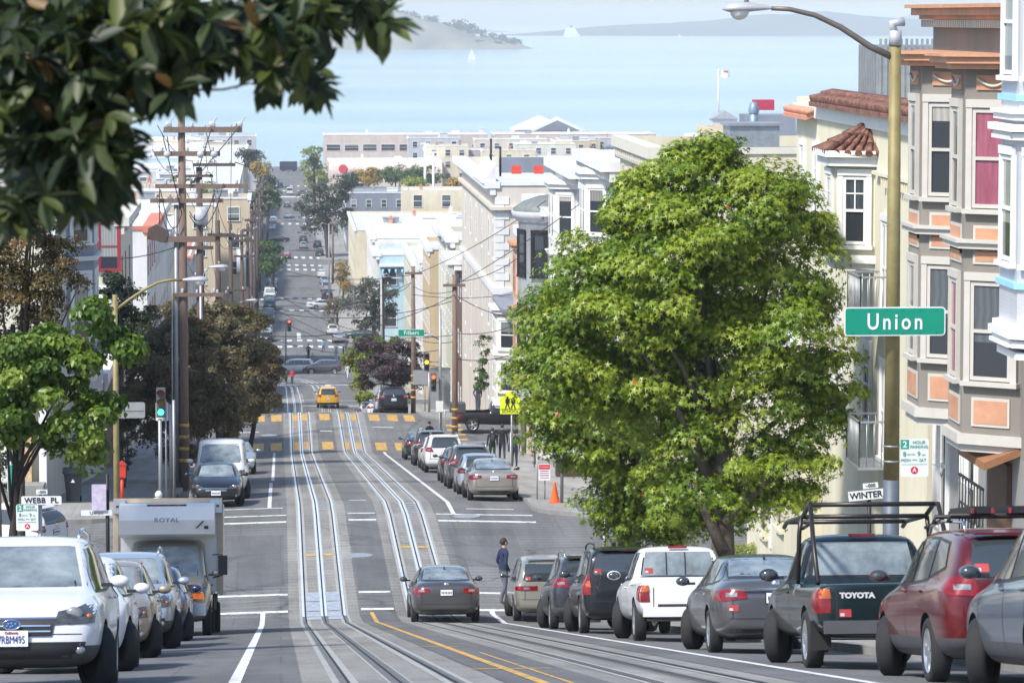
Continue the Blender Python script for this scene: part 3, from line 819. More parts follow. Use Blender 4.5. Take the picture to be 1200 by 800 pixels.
for (a, b, nm) in CROSS:
    mb = MB()
    strip('', -130, -9, a, b, 0, None, mb); strip('', 14.5, 130, a, b, 0, None, mb)
    tag(mb.build(nm, M_ASPH), kind='structure')
SW = [(-60, 103)] if False else []
BLK = [(-40, 103.0), (118.2, 204.0), (216.0, 301.5), (316.5, 385), (478, 560), (588, 714), (734, 880), (898, 1058), (1078, 1235)]
def sidewalk(side, y0, y1, xc, xo):
    mb = MB()
    rr = 3.2
    ys = sorted(set([y0, y1] + [y for y in YS if y0 < y < y1] + [y0 + rr * (1 - math.cos(t * PI / 12)) for t in range(7)] + [y1 - rr * (1 - math.cos(t * PI / 12)) for t in range(7)]))
    def xin(y):
        dd = min(y - y0, y1 - y)
        if dd >= rr: return 0
        return rr - math.sqrt(max(0, rr * rr - (rr - dd) ** 2))
    rows = []
    for y in ys:
        xi = xc + side * xin(y)
        z = zg(y) + .01
        rows.append([(xi, y, z - .3), (xi, y, z), (xi + side * .16, y, z + .001), (xc + side * 5.0, y, z + .012), (xo, y, z + .012)])
    for a, b in zip(rows, rows[1:]):
        mb.add(a + b, [(0, 1, 6, 5), (1, 2, 7, 6)], 1)
        mb.add(a + b, [(2, 3, 8, 7), (3, 4, 9, 8)], 0)
    for r in (rows[0], rows[-1]):
        lo = [(p[0], p[1], p[2] - .3) for p in r[1:]]
        mb.add(r[1:] + lo, [(0, 1, 5, 4), (1, 2, 6, 5), (2, 3, 7, 6)], 1)
    return tag(mb.build('sidewalk', [M_WALK, M_CURB]), kind='structure')
for (a, b) in BLK:
    sidewalk(1, a, b, 8.4, 45)
    sidewalk(-1, a, b, -3.7, -40)
mb = MB()
ys = [-400, -150] + [y for y in YS if y % 9 == 0 or y in [k[0] for k in KN]] + [1235]
ys = sorted(set(ys))
xs = [-900, -400, -130, -40, 45, 130, 400, 900]
def side_rise(x, y):
    e = max(0, x - 45) * .03 + max(0, -40 - x) * .02
    return min(e, 9) * max(0, min(1, (1000 - y) / 500))
vs, fs = [], []
for y in ys:
    for x in xs:
        vs.append((x, y, zg(y) - .35 + side_rise(x, y)))
for j in range(len(ys) - 1):
    for i in range(len(xs) - 1):
        k = j * len(xs) + i
        fs.append((k, k + 1, k + len(xs) + 1, k + len(xs)))
mb.add(vs, fs)
n = len(vs)
mb.add([(-900, 1235, 1.6), (900, 1235, 1.6), (900, 1245, -3), (-900, 1245, -3), ], [(0, 1, 2, 3)])
mb.add([(-16000, 1245, -3), (16000, 1245, -3), (16000, 20000, -3), (-16000, 20000, -3)], [(0, 1, 2, 3)])
tag(mb.build('ground', M_GROUND), kind='structure')
mb = MB()
def line(x0, x1, y0, y1, mi=0):
    strip('', x0, x1, y0, y1, .009, None, mb, mi)
for (a, b) in ((99.6, 99.95), (102.7, 103.0), (117.5, 117.8), (119.2, 119.5)):
    for (x0, x1) in ((-3.0, .20), (2.2, 3.1), (5.1, 8.3)):
        line(x0, x1, a, b)
line(8.45, 8.95, 104.5, 116.8); line(12.3, 12.7, 104.5, 116.8) if False else None
line(-7.9, -7.45, 105, 116.5); line(-3.9, -3.5, 104.5, 116.5) if False else None
line(-.55, -.42, 20, 99.6); line(5.72, 5.86, 20, 99.6)
line(5.62, 5.76, 119.5, 199); line(-.42, -.29, 122, 147); line(-.36, -.23, 150, 199)
line(2.43, 2.54, 20, 99.2, 1)
line(2.72, 2.76, 20, 50, 1)
for y in (40, 55, 73, 90):
    line(2.1, 3.0, y, y + .25, 1)
for (ya, yb) in ((200.4, 204.2), (215.6, 219.5)):
    for x in (-2.6, -1.5, -.5, 2.35, 5.3, 6.4, 7.4):
        line(x, x + .62, ya, yb, 1)
    for x in (.75, 1.3, 3.5, 4.2):
        line(x, x + .35, ya, yb, 1)
for y in (205.5, 208, 210.5, 213):
    line(8.8, 10.6, y, y + .9, 1)
line(-3, .1, 122.0, 122.2); line(6.2, 7.8, 121.4, 121.6); line(-2.6, -1.2, 210, 210.3); line(2.3, 3.0, 209.5, 209.9); line(5.4, 6.6, 212, 212.3)
line(2.35, 2.95, 124.5, 124.9)
for (a, b) in ((299.6, 300.1), (304.2, 304.7), (316, 316.5), (318.5, 319)):
    for (x0, x1) in ((-3.0, .5), (1.9, 3.3), (4.8, 8.3)): line(x0, x1, a, b)
line(-3, 8.3, 398, 398.7); line(-3, 5, 404, 404.6); line(5.2, 9.5, 400, 401)
for (yy, n_) in ((470, 9), (482, 9), (556, 8), (592, 8), (690, 8), (708, 8), (738, 8), (872, 7), (903, 7), (1050, 6), (1082, 6)):
    for k in range(n_):
        x = -2.6 + k * (10.6 / (n_ - 1))
        line(x - .34, x + .34, yy, yy + (3.4 if yy < 600 else 6.5))
line(2.4, 2.9, 488, 500); line(-2.6, 6, 1012, 1018)
tag(mb.build('road_marking', [M_LINE, M_YEL]), kind='structure')
def track(path):
    mb = MB()
    pts = []
    for (x, y) in path:
        if pts and y - pts[-1][1] > 3 and abs(x - pts[-1][0]) < .3:
            y0 = pts[-1][1]; x0_ = pts[-1][0]
            yy = sorted([q for q in YS if y0 < q < y])
            for q in yy: pts.append((x0_ + (x - x0_) * (q - y0) / (y - y0), q))
        pts.append((x, y))
    def band(off, wd, mi, h):
        vs, fs = [], []
        for i, (x, y) in enumerate(pts):
            a = pts[max(0, i - 1)]; b = pts[min(len(pts) - 1, i + 1)]
            t = Vector((b[0] - a[0], b[1] - a[1])).normalized(); n_ = Vector((t.y, -t.x))
            for s_ in (off - wd / 2, off + wd / 2):
                px_, py_ = x + n_.x * s_, y + n_.y * s_
                vs.append((px_, py_, zx(px_, py_) + h))
            if i: fs.append((2 * i - 2, 2 * i - 1, 2 * i + 1, 2 * i))
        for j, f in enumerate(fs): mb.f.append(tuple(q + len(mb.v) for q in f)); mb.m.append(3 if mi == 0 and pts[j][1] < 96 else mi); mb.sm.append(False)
        mb.v += vs
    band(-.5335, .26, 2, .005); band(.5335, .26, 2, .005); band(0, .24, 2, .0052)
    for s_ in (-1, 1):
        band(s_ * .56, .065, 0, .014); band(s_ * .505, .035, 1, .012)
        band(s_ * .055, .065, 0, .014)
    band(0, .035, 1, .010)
    return tag(mb.build('cable_car_track', [M_RAIL, M_DARK, M_RAILC, mat('rail_shade_tone', (.16, .15, .145), .55, .5, var=.2)]), kind='structure')  # near-slope rails: missing sky reflection put into a darker rail colour
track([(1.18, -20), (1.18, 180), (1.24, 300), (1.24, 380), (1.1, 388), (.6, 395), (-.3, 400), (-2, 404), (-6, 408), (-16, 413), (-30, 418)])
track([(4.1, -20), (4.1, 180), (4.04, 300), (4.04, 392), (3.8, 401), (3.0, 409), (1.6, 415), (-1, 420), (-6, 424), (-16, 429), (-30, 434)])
mb = MB()
for (x0, x1) in ((.70, 1.09), (1.28, 1.66)):
    for k in range(4):
        strip('', x0, x1, 96.2 + k * 1.75, 97.8 + k * 1.75, .011, None, mb, 0)
for (xc, yy) in ((1.18, 121), (4.1, 119.8), (1.18, 199), (4.1, 198.5)):
    for k in range(5): strip('', xc + .1, xc + .48, yy + k * .8, yy + k * .8 + .25, .011, None, mb, 0)
for (xc, yy) in ((1.18, 110), (4.1, 111.5), (1.18, 212), (4.1, 207.5), (1.18, 206)):
    strip('', xc - .46, xc - .1, yy, yy + .35, .011, None, mb, 1); strip('', xc + .1, xc + .46, yy, yy + .35, .011, None, mb, 1)
tag(mb.build('track_cover_plate', [mat('steel_plate', (.5, .51, .53), .4, .5, var=.3, scale=6), M_YEL]), kind='structure')
mb = MB()
for (px, py, r_) in ((421, 651, .42), (547, 605, .45), (316, 510, .5), (398, 515, 0)):
    if r_:
        g_ = G(px, py, 99 if py > 600 else 119); mb.cyl((g_.x, g_.y, g_.z - .02), (g_.x, g_.y, g_.z + .014), r_, n=20, smooth=False)
tag(mb.build('manhole_cover', mat('manhole_iron', (.34, .35, .36), .45, .4, var=.3, scale=14)), kind='structure')
m = bpy.data.materials.new('bay_water'); m.use_nodes = True
N, L = m.node_tree.nodes, m.node_tree.links
b = N['Principled BSDF']; b.inputs['Roughness'].default_value = .12
tc = N.new('ShaderNodeTexCoord'); mp = N.new('ShaderNodeMapping'); mp.inputs['Scale'].default_value = (.3, 1, 1)
L.new(tc.outputs['Object'], mp.inputs[0])
n1 = N.new('ShaderNodeTexNoise'); n1.inputs['Scale'].default_value = .022; n1.inputs['Detail'].default_value = 10; n1.inputs['Roughness'].default_value = .75
L.new(mp.outputs[0], n1.inputs['Vector'])
n3 = N.new('ShaderNodeTexNoise'); n3.inputs['Scale'].default_value = .0022; n3.inputs['Detail'].default_value = 4
L.new(mp.outputs[0], n3.inputs['Vector'])
ad = N.new('ShaderNodeMath'); ad.operation = 'ADD'; ad.use_clamp = True
mm = N.new('ShaderNodeMath'); mm.operation = 'MULTIPLY_ADD'; mm.inputs[1].default_value = .45; mm.inputs[2].default_value = .27
L.new(n1.outputs[0], mm.inputs[0])
sb = N.new('ShaderNodeMath'); sb.operation = 'MULTIPLY_ADD'; sb.inputs[1].default_value = .8; sb.inputs[2].default_value = -.4
L.new(n3.outputs[0], sb.inputs[0]); L.new(mm.outputs[0], ad.inputs[0]); L.new(sb.outputs[0], ad.inputs[1])
cr = N.new('ShaderNodeValToRGB'); cr.color_ramp.elements[0].position = .38; cr.color_ramp.elements[1].position = .62
cr.color_ramp.elements[0].color = (.21, .35, .41, 1); cr.color_ramp.elements[1].color = (.37, .50, .55, 1)
L.new(ad.outputs[0], cr.inputs[0]); L.new(cr.outputs[0], b.inputs['Base Color'])
bp = N.new('ShaderNodeBump'); bp.inputs['Strength'].default_value = .6; bp.inputs['Distance'].default_value = 3.0
L.new(n1.outputs[0], bp.inputs['Height']); L.new(bp.outputs[0], b.inputs['Normal'])
tag(MB().add([(-16000, 1238, 0), (16000, 1238, 0), (16000, 19900, 0), (-16000, 19900, 0)], [(0, 1, 2, 3)]).build('bay_water', m), kind='structure')
from mathutils import noise as mnoise
def ridge(name, prof, Y, depth, m, rough_=1.0, seed=0, step=30):
    """prof: [(px, py_top)] seen at distance Y; real ridge with a front and a back slope"""
    x0 = P(prof[0][0], 100, Y).x; x1 = P(prof[-1][0], 100, Y).x
    n = max(8, int((x1 - x0) / step)); rows = 9
    vs, fs = [], []
    for i in range(n + 1):
        t = i / n; px = prof[0][0] + (prof[-1][0] - prof[0][0]) * t
        for (a, ha), (b_, hb) in zip(prof, prof[1:]):
            if a <= px <= b_:
                py = ha + (hb - ha) * (px - a) / (b_ - a)
        h = max(.5, P(px, py, Y + depth * .5).z)
        X = x0 + (x1 - x0) * t
        for j in range(rows):
            u = j / (rows - 1)
            prof_h = math.sin(u * PI) ** .7
            nz = mnoise.fractal(Vector((X * .004 + seed, u * 2.2, seed)), 1, 2, 6)
            vs.append((X, Y + depth * u, h * prof_h * (1 + .22 * rough_ * nz) - .8))
    for i in range(n):
        for j in range(rows - 1):
            k = i * rows + j
            fs.append((k, k + 1, k + rows + 1, k + rows))
    mb = MB(); mb.add(vs, fs, 0, True)
    return tag(mb.build(name, m), kind='structure')
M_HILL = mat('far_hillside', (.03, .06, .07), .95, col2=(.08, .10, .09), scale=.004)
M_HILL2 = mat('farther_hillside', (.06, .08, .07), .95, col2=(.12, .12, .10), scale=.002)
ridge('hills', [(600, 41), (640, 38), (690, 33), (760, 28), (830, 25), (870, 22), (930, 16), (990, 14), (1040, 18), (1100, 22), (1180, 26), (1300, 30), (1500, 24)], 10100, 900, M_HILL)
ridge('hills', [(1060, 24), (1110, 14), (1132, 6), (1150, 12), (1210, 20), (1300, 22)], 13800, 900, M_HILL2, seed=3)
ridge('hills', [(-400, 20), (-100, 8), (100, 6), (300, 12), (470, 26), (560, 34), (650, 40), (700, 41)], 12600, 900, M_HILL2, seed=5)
hz = MB().bx(-15500, 15500, -300, 19000, -8, 92).build('haze', [])
m = bpy.data.materials.new('haze_air'); m.use_nodes = True
N = m.node_tree.nodes; N.remove(N['Principled BSDF'])
v = N.new('ShaderNodeVolumePrincipled'); v.inputs['Color'].default_value = (.84, .93, 1, 1); v.inputs['Density'].default_value = 1.15e-4; v.inputs['Anisotropy'].default_value = -.3
m.node_tree.links.new(v.outputs[0], N['Material Output'].inputs['Volume'])
hz.data.materials.append(m); tag(hz, kind='stuff')
WGL = mat('window_glass', (.055, .07, .085), .08, var=.35, scale=.8, spec=.9)
def vary(m, cols):
    """each pane its own darkness: curtains, blinds, dark rooms"""
    N, L = m.node_tree.nodes, m.node_tree.links
    oi = N.new('ShaderNodeObjectInfo'); cr = N.new('ShaderNodeValToRGB'); cr.color_ramp.interpolation = 'CONSTANT'
    e = cr.color_ramp.elements
    e[0].color = (*cols[0], 1); e[1].position = 1 / len(cols); e[1].color = (*cols[1], 1)
    for i, c in enumerate(cols[2:]):
        k = e.new((i + 2) / len(cols)); k.color = (*c, 1)
    L.new(oi.outputs['Random'], cr.inputs[0])
    tc = N.new('ShaderNodeTexCoord'); sx_ = N.new('ShaderNodeSeparateXYZ'); L.new(tc.outputs['Generated'], sx_.inputs[0])
    w_ = N.new('ShaderNodeTexWave'); w_.inputs['Scale'].default_value = 2.2; w_.inputs['Distortion'].default_value = 3; L.new(tc.outputs['Object'], w_.inputs[0])
    mr = N.new('ShaderNodeMapRange'); mr.inputs['To Min'].default_value = .72; L.new(w_.outputs['Fac'], mr.inputs[0])
    st = N.new('ShaderNodeMath'); st.operation = 'GREATER_THAN'; ad = N.new('ShaderNodeMath'); ad.operation = 'MULTIPLY'; ad.inputs[1].default_value = .9
    L.new(oi.outputs['Random'], ad.inputs[0]); L.new(sx_.outputs[2], st.inputs[0]); L.new(ad.outputs[0], st.inputs[1])
    mx = N.new('ShaderNodeMix'); mx.data_type = 'RGBA'; mx.blend_type = 'MULTIPLY'; mx.inputs[0].default_value = 1; L.new(cr.outputs[0], mx.inputs[6]); L.new(mr.outputs[0], mx.inputs[7])
    m2 = N.new('ShaderNodeMix'); m2.data_type = 'RGBA'; m2.inputs[6].default_value = (.03, .035, .045, 1); L.new(st.outputs[0], m2.inputs[0]); L.new(mx.outputs[2], m2.inputs[7])
    L.new(m2.outputs[2], N['Principled BSDF'].inputs['Base Color'])
vary(WGL, [(.04, .05, .06), (.10, .12, .13), (.06, .075, .09), (.24, .24, .22)])
WGL2 = mat('window_glass_curtained', (.30, .33, .32), .15, var=.4, scale=1.1, spec=.8)
WGLP = mat('window_glass_pink_curtain', (.22, .05, .09), .12, col2=(.36, .12, .17), scale=1.6, spec=.9, stretch=(4, 4, .6))
vary(WGL2, [(.24, .27, .26), (.34, .35, .33), (.20, .23, .23), (.40, .39, .36)])
WHT = mat('white_paint', (.72, .72, .70), .6, var=.06, scale=1.5)
CREAMT = mat('cream_trim', (.62, .59, .50), .6, var=.06, scale=1.5)
WINC = {}
def win_mesh(w, h, style, fm, gm):
    key = (round(w, 2), round(h, 2), style, fm.name, gm.name)
    if key in WINC: return WINC[key]
    f = .055 if style == 'far' else .07
    c = .12 if style != 'far' else .09
    a, b = MB(), MB()
    W2 = w / 2
    a.bx(-W2 - c, -W2, -.07, .0, -.02, h + .02); a.bx(W2, W2 + c, -.07, .0, -.02, h + .02)
    a.bx(-W2 - c, W2 + c, -.085, .0, h + .02, h + .02 + c * 1.2); a.bx(-W2 - c - .04, W2 + c + .04, -.13, .0, -.02 - c * .7, -.02)
    if style != 'far':
        a.bx(-W2, -W2 + f, -.05, -.0, 0, h); a.bx(W2 - f, W2, -.05, -.0, 0, h)
        a.bx(-W2 + f, W2 - f, -.05, 0, h - f, h); a.bx(-W2 + f, W2 - f, -.05, 0, 0, f)
        a.bx(-W2 + f, W2 - f, -.058, 0, h / 2 - .03, h / 2 + .03)
        if style == 'grid':
            a.bx(-.015, .015, -.04, 0, h / 2 + .03, h - f); a.bx(-W2 + f, W2 - f, -.039, 0, h * .75 - .015, h * .75 + .015)
        if style == 'double':
            a.bx(-.04, .04, -.06, 0, f, h - f)
    else:
        a.bx(-W2, W2, -.05, 0, h / 2 - .04, h / 2 + .04)
    b.bx(-W2 + .01, W2 - .01, -.022, .0, .01, h - .01)
    WINC[key] = (a.mesh('window', [fm]), b.mesh('pane', [gm]))
    return WINC[key]
def window(root, pos, rz, w, h, style='sash', fm=WHT, gm=WGL):
    """pos: world centre of the sill on the wall face; rz: 0 faces -y (south), -90 faces -x, 90 faces +x"""
    fmx, gmx = win_mesh(w, h, style, fm, gm)
    o = link('window', fmx, root, Vector(pos) - root.location)
    o.rotation_euler = (0, 0, R(rz))
    if abs(rz) > 45 and pos[1] > 110: o.scale.y = .3
    link('pane', gmx, o)
    return o
def wallmat(name, col, rough=.8, siding=0.0, var=.07):
    key = 'wall_' + name
    if key in MATS: return MATS[key]
    m = mat(key, col, rough, var=var, scale=.5, bump=.12, bscale=14)
    N, L = m.node_tree.nodes, m.node_tree.links
    b_ = N['Principled BSDF']; t_ = [n for n in N if n.type == 'TEX_COORD'][0]
    mp_ = N.new('ShaderNodeMapping'); mp_.inputs['Scale'].default_value = (.8, .8, .10); L.new(t_.outputs['Object'], mp_.inputs[0])
    n_ = N.new('ShaderNodeTexNoise'); n_.inputs['Scale'].default_value = 1; n_.inputs['Detail'].default_value = 7; n_.inputs['Roughness'].default_value = .7; L.new(mp_.outputs[0], n_.inputs['Vector'])
    r_ = N.new('ShaderNodeMapRange'); r_.inputs['From Min'].default_value = .38; r_.inputs['From Max'].default_value = .6; r_.inputs['To Min'].default_value = .89; r_.inputs['To Max'].default_value = 1.03; L.new(n_.outputs['Fac'], r_.inputs['Value'])
    x_ = N.new('ShaderNodeMix'); x_.data_type = 'RGBA'; x_.blend_type = 'MULTIPLY'; x_.inputs[0].default_value = 1
    L.new([n for n in N if n.type == 'VALTORGB'][0].outputs[0], x_.inputs[6]); L.new(r_.outputs[0], x_.inputs[7]); L.new(x_.outputs[2], b_.inputs['Base Color'])
    if siding:
        N, L = m.node_tree.nodes, m.node_tree.links
        tc = [n for n in N if n.type == 'TEX_COORD'][0]
        wv = N.new('ShaderNodeTexWave'); wv.bands_direction = 'Z'; wv.wave_profile = 'SAW'; wv.inputs['Scale'].default_value = siding
        L.new(tc.outputs['Object'], wv.inputs['Vector'])
        bp = N.new('ShaderNodeBump'); bp.inputs['Strength'].default_value = .9; bp.inputs['Distance'].default_value = .025
        L.new(wv.outputs['Fac'], bp.inputs['Height']); L.new(bp.outputs[0], N['Principled BSDF'].inputs['Normal'])
    return m
ROOFL = mat('pale_gravel_roof', (.52, .53, .55), .9, var=.12, scale=.4)
ROOFG = mat('grey_tar_roof', (.24, .25, .27), .9, var=.2, scale=.4)
ROOFW = mat('white_coated_roof', (.74, .75, .77), .8, var=.06, scale=.4)
TILE = mat('clay_roof_tile', (.10, .045, .035), .8, col2=(.26, .12, .085), scale=7, pos=(.4, .6))
TILEO = mat('orange_roof_tile', (.50, .20, .13), .8, col2=(.62, .30, .20), scale=3)
METALG = mat('galvanised_metal', (.35, .37, .39), .45, .6, var=.15, scale=4)
BLACKM = mat('black_metal', (.02, .02, .022), .5, .3, var=.1)
def rooftop(root, x0, x1, y0, y1, z, n, seed):
    """chimneys, vents and hatches, each a part"""
    rg = random.Random(seed)
    for k in range(n):
        x = rg.uniform(x0 + .8, x1 - .8); y = rg.uniform(y0 + .8, y1 - .8); t = rg.random()
        if t < .4:
            h = rg.uniform(.5, 1.1); m = MB().cyl((x, y, z - .05), (x, y, z + h), .10, n=8); m.cyl((x, y, z + h), (x, y, z + h + .01), .17, .05, n=8)
            m.build('roof_vent', METALG, root, world=True)
        elif t < .7:
            h = rg.uniform(.6, 1.3); m = MB().box((x, y, z + h / 2 - .03), (.6, .7, h)); m.box((x, y, z + h + .03), (.74, .84, .12)); m.cyl((x, y, z + h + .05), (x, y, z + h + .4), .12, n=8)
            m.build('chimney', rg.choice([WHT, ROOFG, TILEO]), root, world=True)
        else:
            a, b_, h = rg.uniform(1.2, 2.4), rg.uniform(1.2, 2.2), rg.uniform(.7, 1.6)
            m = MB().box((x, y, z + h / 2 - .03), (a, b_, h)); m.box((x, y, z + h + .03), (a + .2, b_ + .2, .1))
            m.build('roof_hatch', rg.choice([WHT, ROOFL, METALG]), root, world=True)
def building(name, label, x0, x1, y0, y1, zt, wm, rm=ROOFL, cat='building', group=None, faces='', floors=3, ww=1.0, wh=1.5, gap=2.6, trim=WHT, cornice=.35, parapet=.45,
             zb=None, style='far', glass=WGL, roof_n=3, seed=1, band=None, gaps=None, fh=None):
    zs = [zg(y0), zg(y1)]
    zb_ = (min(zs) - .5) if zb is None else zb
    zgnd = max(zs)
    root = thing(name, label, cat, ((x0 + x1) / 2, (y0 + y1) / 2, zgnd), group=group)
    m = MB().bx(x0, x1, y0, y1, zb_, zt)
    t = .22
    m.bx(x0, x0 + t, y0, y1, zt, zt + parapet); m.bx(x1 - t, x1, y0, y1, zt, zt + parapet)
    m.bx(x0 + t, x1 - t, y0, y0 + t, zt, zt + parapet); m.bx(x0 + t, x1 - t, y1 - t, y1, zt, zt + parapet)
    m.build('wall', wm, root, world=True)
    MB().bx(x0 + t, x1 - t, y0 + t, y1 - t, zt - .02, zt + .05).build('roof', rm, root, world=True)
    street = -1 if x0 > 0 else 1
    xs = x0 if street < 0 else x1
    if cornice:
        m = MB()
        zc = zt + parapet
        c = cornice
        if street < 0: m.bx(xs - c, xs + .25, y0 - .12, y1 + .02, zc - .35, zc + .06); m.bx(xs - c * .5, xs - .002, y0 - .06, y1, zc - .75, zc - .35)
        else: m.bx(xs - .25, xs + c, y0 - .12, y1 + .02, zc - .35, zc + .06); m.bx(xs + .002, xs + c * .5, y0 - .06, y1, zc - .75, zc - .35)
        y = y0 + .3
        while y < y1 - .2 and y1 - y0 < 40:
            xa = xs - c * .8 if street < 0 else xs + .0
            m.bx(min(xs - c * .8 * (street < 0), xs), max(xs + c * .8 * (street > 0), xs), y, y + .16, zc - .62, zc - .355)
            y += .8
        m.bx(x0, x1, y0 - .07, y0 + .0, zc - .18, zc + .05)
        m.build('cornice', trim, root, world=True)
    fh = fh or (zt - zgnd) / floors
    for f in faces:
        for k in range(floors):
            z = zt - (k + 1) * fh + (fh - wh) * .55
            if z < zgnd + .3: z = zgnd + .7
            if f == 'S': L_, a0 = x1 - x0, x0
            else: L_, a0 = y1 - y0, y0
            n = max(1, int(L_ / gap))
            for i in range(n):
                a = a0 + (i + .5) * L_ / n
                g2 = glass
                if (i * 7 + k * 3 + seed) % 4 == 0: g2 = WGL2
                if f == 'S': window(root, (a, y0, z), 0, ww, wh, style, trim, g2)
                elif f == 'W': window(root, (x0, a, z), -90, ww, wh, style, trim, g2)
                elif f == 'E': window(root, (x1, a, z), 90, ww, wh, style, trim, g2)
    if band:
        MB().bx(x0 - .03, x1 + .03, y0 - .03, y1, band[0], band[0] + .25).build('belt_course', band[1], root, world=True)
    if roof_n:
        rooftop(root, x0, x1, y0, y1, zt + .05, roof_n, seed)
    return root
def bay(root, xs, yc, ln, proj, z0, z1, wm, trim, side=-1, ang=.9, top=True, wins=(), ww=(.55, .9), wh=1.7, glass=(WGL, WGL), style='sash', brackets=True, panel=None):
    """three-sided bay on a street wall at x=xs. side -1: projects towards -x. wins: sill heights. ln = front length; ang = run of the angled side along y"""
    s = side
    xf = xs + s * proj
    y0, y1 = yc - ln / 2, yc + ln / 2
    poly = [(xs, y0 - ang), (xf, y0), (xf, y1), (xs, y1 + ang)]
    MB().prism([(x, y, z0) for (x, y) in poly], (0, 0, z1 - z0)).build('bay', wm, root, world=True)
    def ring(zc, h, e, m, nm='bay_moulding'):
        p2 = [(xs, y0 - ang - e * 1.4), (xf + s * e, y0 - e * .8), (xf + s * e, y1 + e * .8), (xs, y1 + ang + e * 1.4)]
        MB().prism([(x, y, zc) for (x, y) in p2], (0, 0, h)).build(nm, m, root, world=True)
    a = math.atan2(proj, ang)
    for k, zs in enumerate(wins):
        nf = 1 if ln < 1.9 else 2
        for q in range(nf):
            window(root, (xf, y0 + ln * (q + .5) / nf, zs), -90 if s < 0 else 90, min(ww[0], ln / nf - .35), wh, style, trim, glass[0] if k == 0 else glass[1])
        mx, my = (xs + xf) / 2, y0 - ang / 2
        wid = math.hypot(proj, ang)
        rz = -math.degrees(math.atan2(ang, proj)) if s < 0 else math.degrees(math.atan2(ang, proj))
        rz = -(90 - math.degrees(math.atan2(proj, ang))) if s < 0 else (90 - math.degrees(math.atan2(proj, ang)))
        window(root, (mx, my, zs), rz, min(ww[1], wid - .3), wh, style, trim, glass[(k + 1) % 2])
        if panel:
            n_ = Vector((s * ang, -proj, 0)).normalized(); u = Vector((proj * (1 if s < 0 else -1), -ang, 0)).normalized()
            for (o_, u_, n2, wd) in ((Vector((mx, my, 0)), u, n_, wid - .5), (Vector((xf, yc, 0)), Vector((0, -1, 0)), Vector((s, 0, 0)), ln - .45)):
                for (za, zb_) in ((zs - .78, zs - .36), (zs + wh + .36, zs + wh + .66)):
                    if za < z0 + .05 or zb_ > z1 - .05: continue
                    m = MB()
                    B = (o_, u_, Vector((0, 0, 1)), n2)
                    m.ob(B, -wd / 2 - .05, wd / 2 + .05, za - .05, zb_ + .05, -.02, .025, 0)
                    m.ob(B, -wd / 2, wd / 2, za, zb_, -.02, .032, 1)
                    m.build('bay_panel', [trim, panel], root, world=True)
    ring(z0 - .16, .18, .10, trim); ring(z0 - .30, .14, .02, trim)
    if top: ring(z1 - .02, .20, .18, trim); ring(z1 + .18, .14, .28, trim)
    for k in range(len(wins) - 1):
        zc = (wins[k] + wins[k + 1] + wh) / 2
        ring(zc - .07, .10, .12, trim); ring(zc + .035, .06, .17, trim)
def hip_roof(root, x0, x1, y0, y1, ze, zp, m, name='roof', over=.4):
    cx, cy = (x0 + x1) / 2, (y0 + y1) / 2
    x0 -= over; x1 += over; y0 -= over; y1 += over
    lx, ly = x1 - x0, y1 - y0
    if lx > ly: r0, r1 = (x0 + ly / 2, cy), (x1 - ly / 2, cy)
    else: r0, r1 = (cx, y0 + lx / 2), (cx, y1 - lx / 2)
    v = [(x0, y0, ze), (x1, y0, ze), (x1, y1, ze), (x0, y1, ze), (*r0, zp), (*r1, zp)]
    if lx > ly: f = [(0, 1, 5, 4), (1, 2, 5), (2, 3, 4, 5), (3, 0, 4), (3, 2, 1, 0)]
    else: f = [(0, 1, 4), (1, 2, 5, 4), (2, 3, 5), (3, 0, 4, 5), (3, 2, 1, 0)]
    mb = MB(); mb.add(v, f); mb.bx(x0, x1, y0, y1, ze - .16, ze - .003)
    return mb.build(name, m, root, world=True)
def tile_rows(root, xa, xb, ya, yb, za, zb, m, pitch=.26, r=.10, name='tile_roof'):
    """barrel tiles running from the eave (xa, za) up to (xb, zb), spaced along y"""
    mb = MB()
    mb.add([(xa, ya, za - .06), (xa, yb, za - .06), (xb, yb, zb - .06), (xb, ya, zb - .06), (xa, ya, za - .16), (xa, yb, za - .16), (xb, yb, zb - .16), (xb, ya, zb - .16)], [(0, 1, 2, 3), (4, 5, 6, 7), (0, 1, 5, 4), (0, 3, 7, 4), (1, 2, 6, 5)])
    y = ya
    n = max(2, int(math.hypot(xb - xa, zb - za) / .38))
    while y < yb:
        for k in range(n):
            t0, t1 = k / n, (k + 1.12) / n
            mb.tube([(xa + (xb - xa) * t0, y, za + (zb - za) * t0 + .02), (xa + (xb - xa) * t1, y, za + (zb - za) * t1 - .015)], [r, r * .86], 7)
        y += pitch
    return mb.build(name, m, root, world=True)
W_W = wallmat('white_house', (.66, .67, .70), siding=5)
BLUET = mat('sky_blue_trim', (.30, .58, .78), .5, var=.05)
GREYW = wallmat('victorian_grey', (.22, .20, .172)); PEACH = mat('peach_panel', (.50, .26, .155), .7, var=.16, scale=2); STONE_T = mat('putty_trim', (.50, .48, .43), .6, var=.06)
r = thing('victorian_house', 'white house with sky-blue bands and a rounded bay cut by the right picture edge', 'house', (17, 56, zg(60)))
MB().bx(13.1, 24, 50, 62.2, zg(62) - .5, 53.4).build('wall', W_W, r, world=True)
MB().bx(12.9, 24.2, 49.9, 62.3, 53.4, 53.8).build('cornice', WHT, r, world=True)
bay(r, 13.1, 60.6, 1.5, .92, 46.9, 53.2, W_W, WHT, ang=.75, wins=(51.05, 47.95), ww=(.9, .75), wh=1.75, glass=(WGL2, WGL2))
for z_ in (50.62, 47.52):
    xs, xf = 13.1, 12.18
    MB().prism([(xs, 59.0, z_), (xf - .06, 59.82, z_), (xf - .06, 61.4, z_), (xs, 62.2, z_)], (0, 0, .10)).build('blue_band', BLUET, r, world=True)
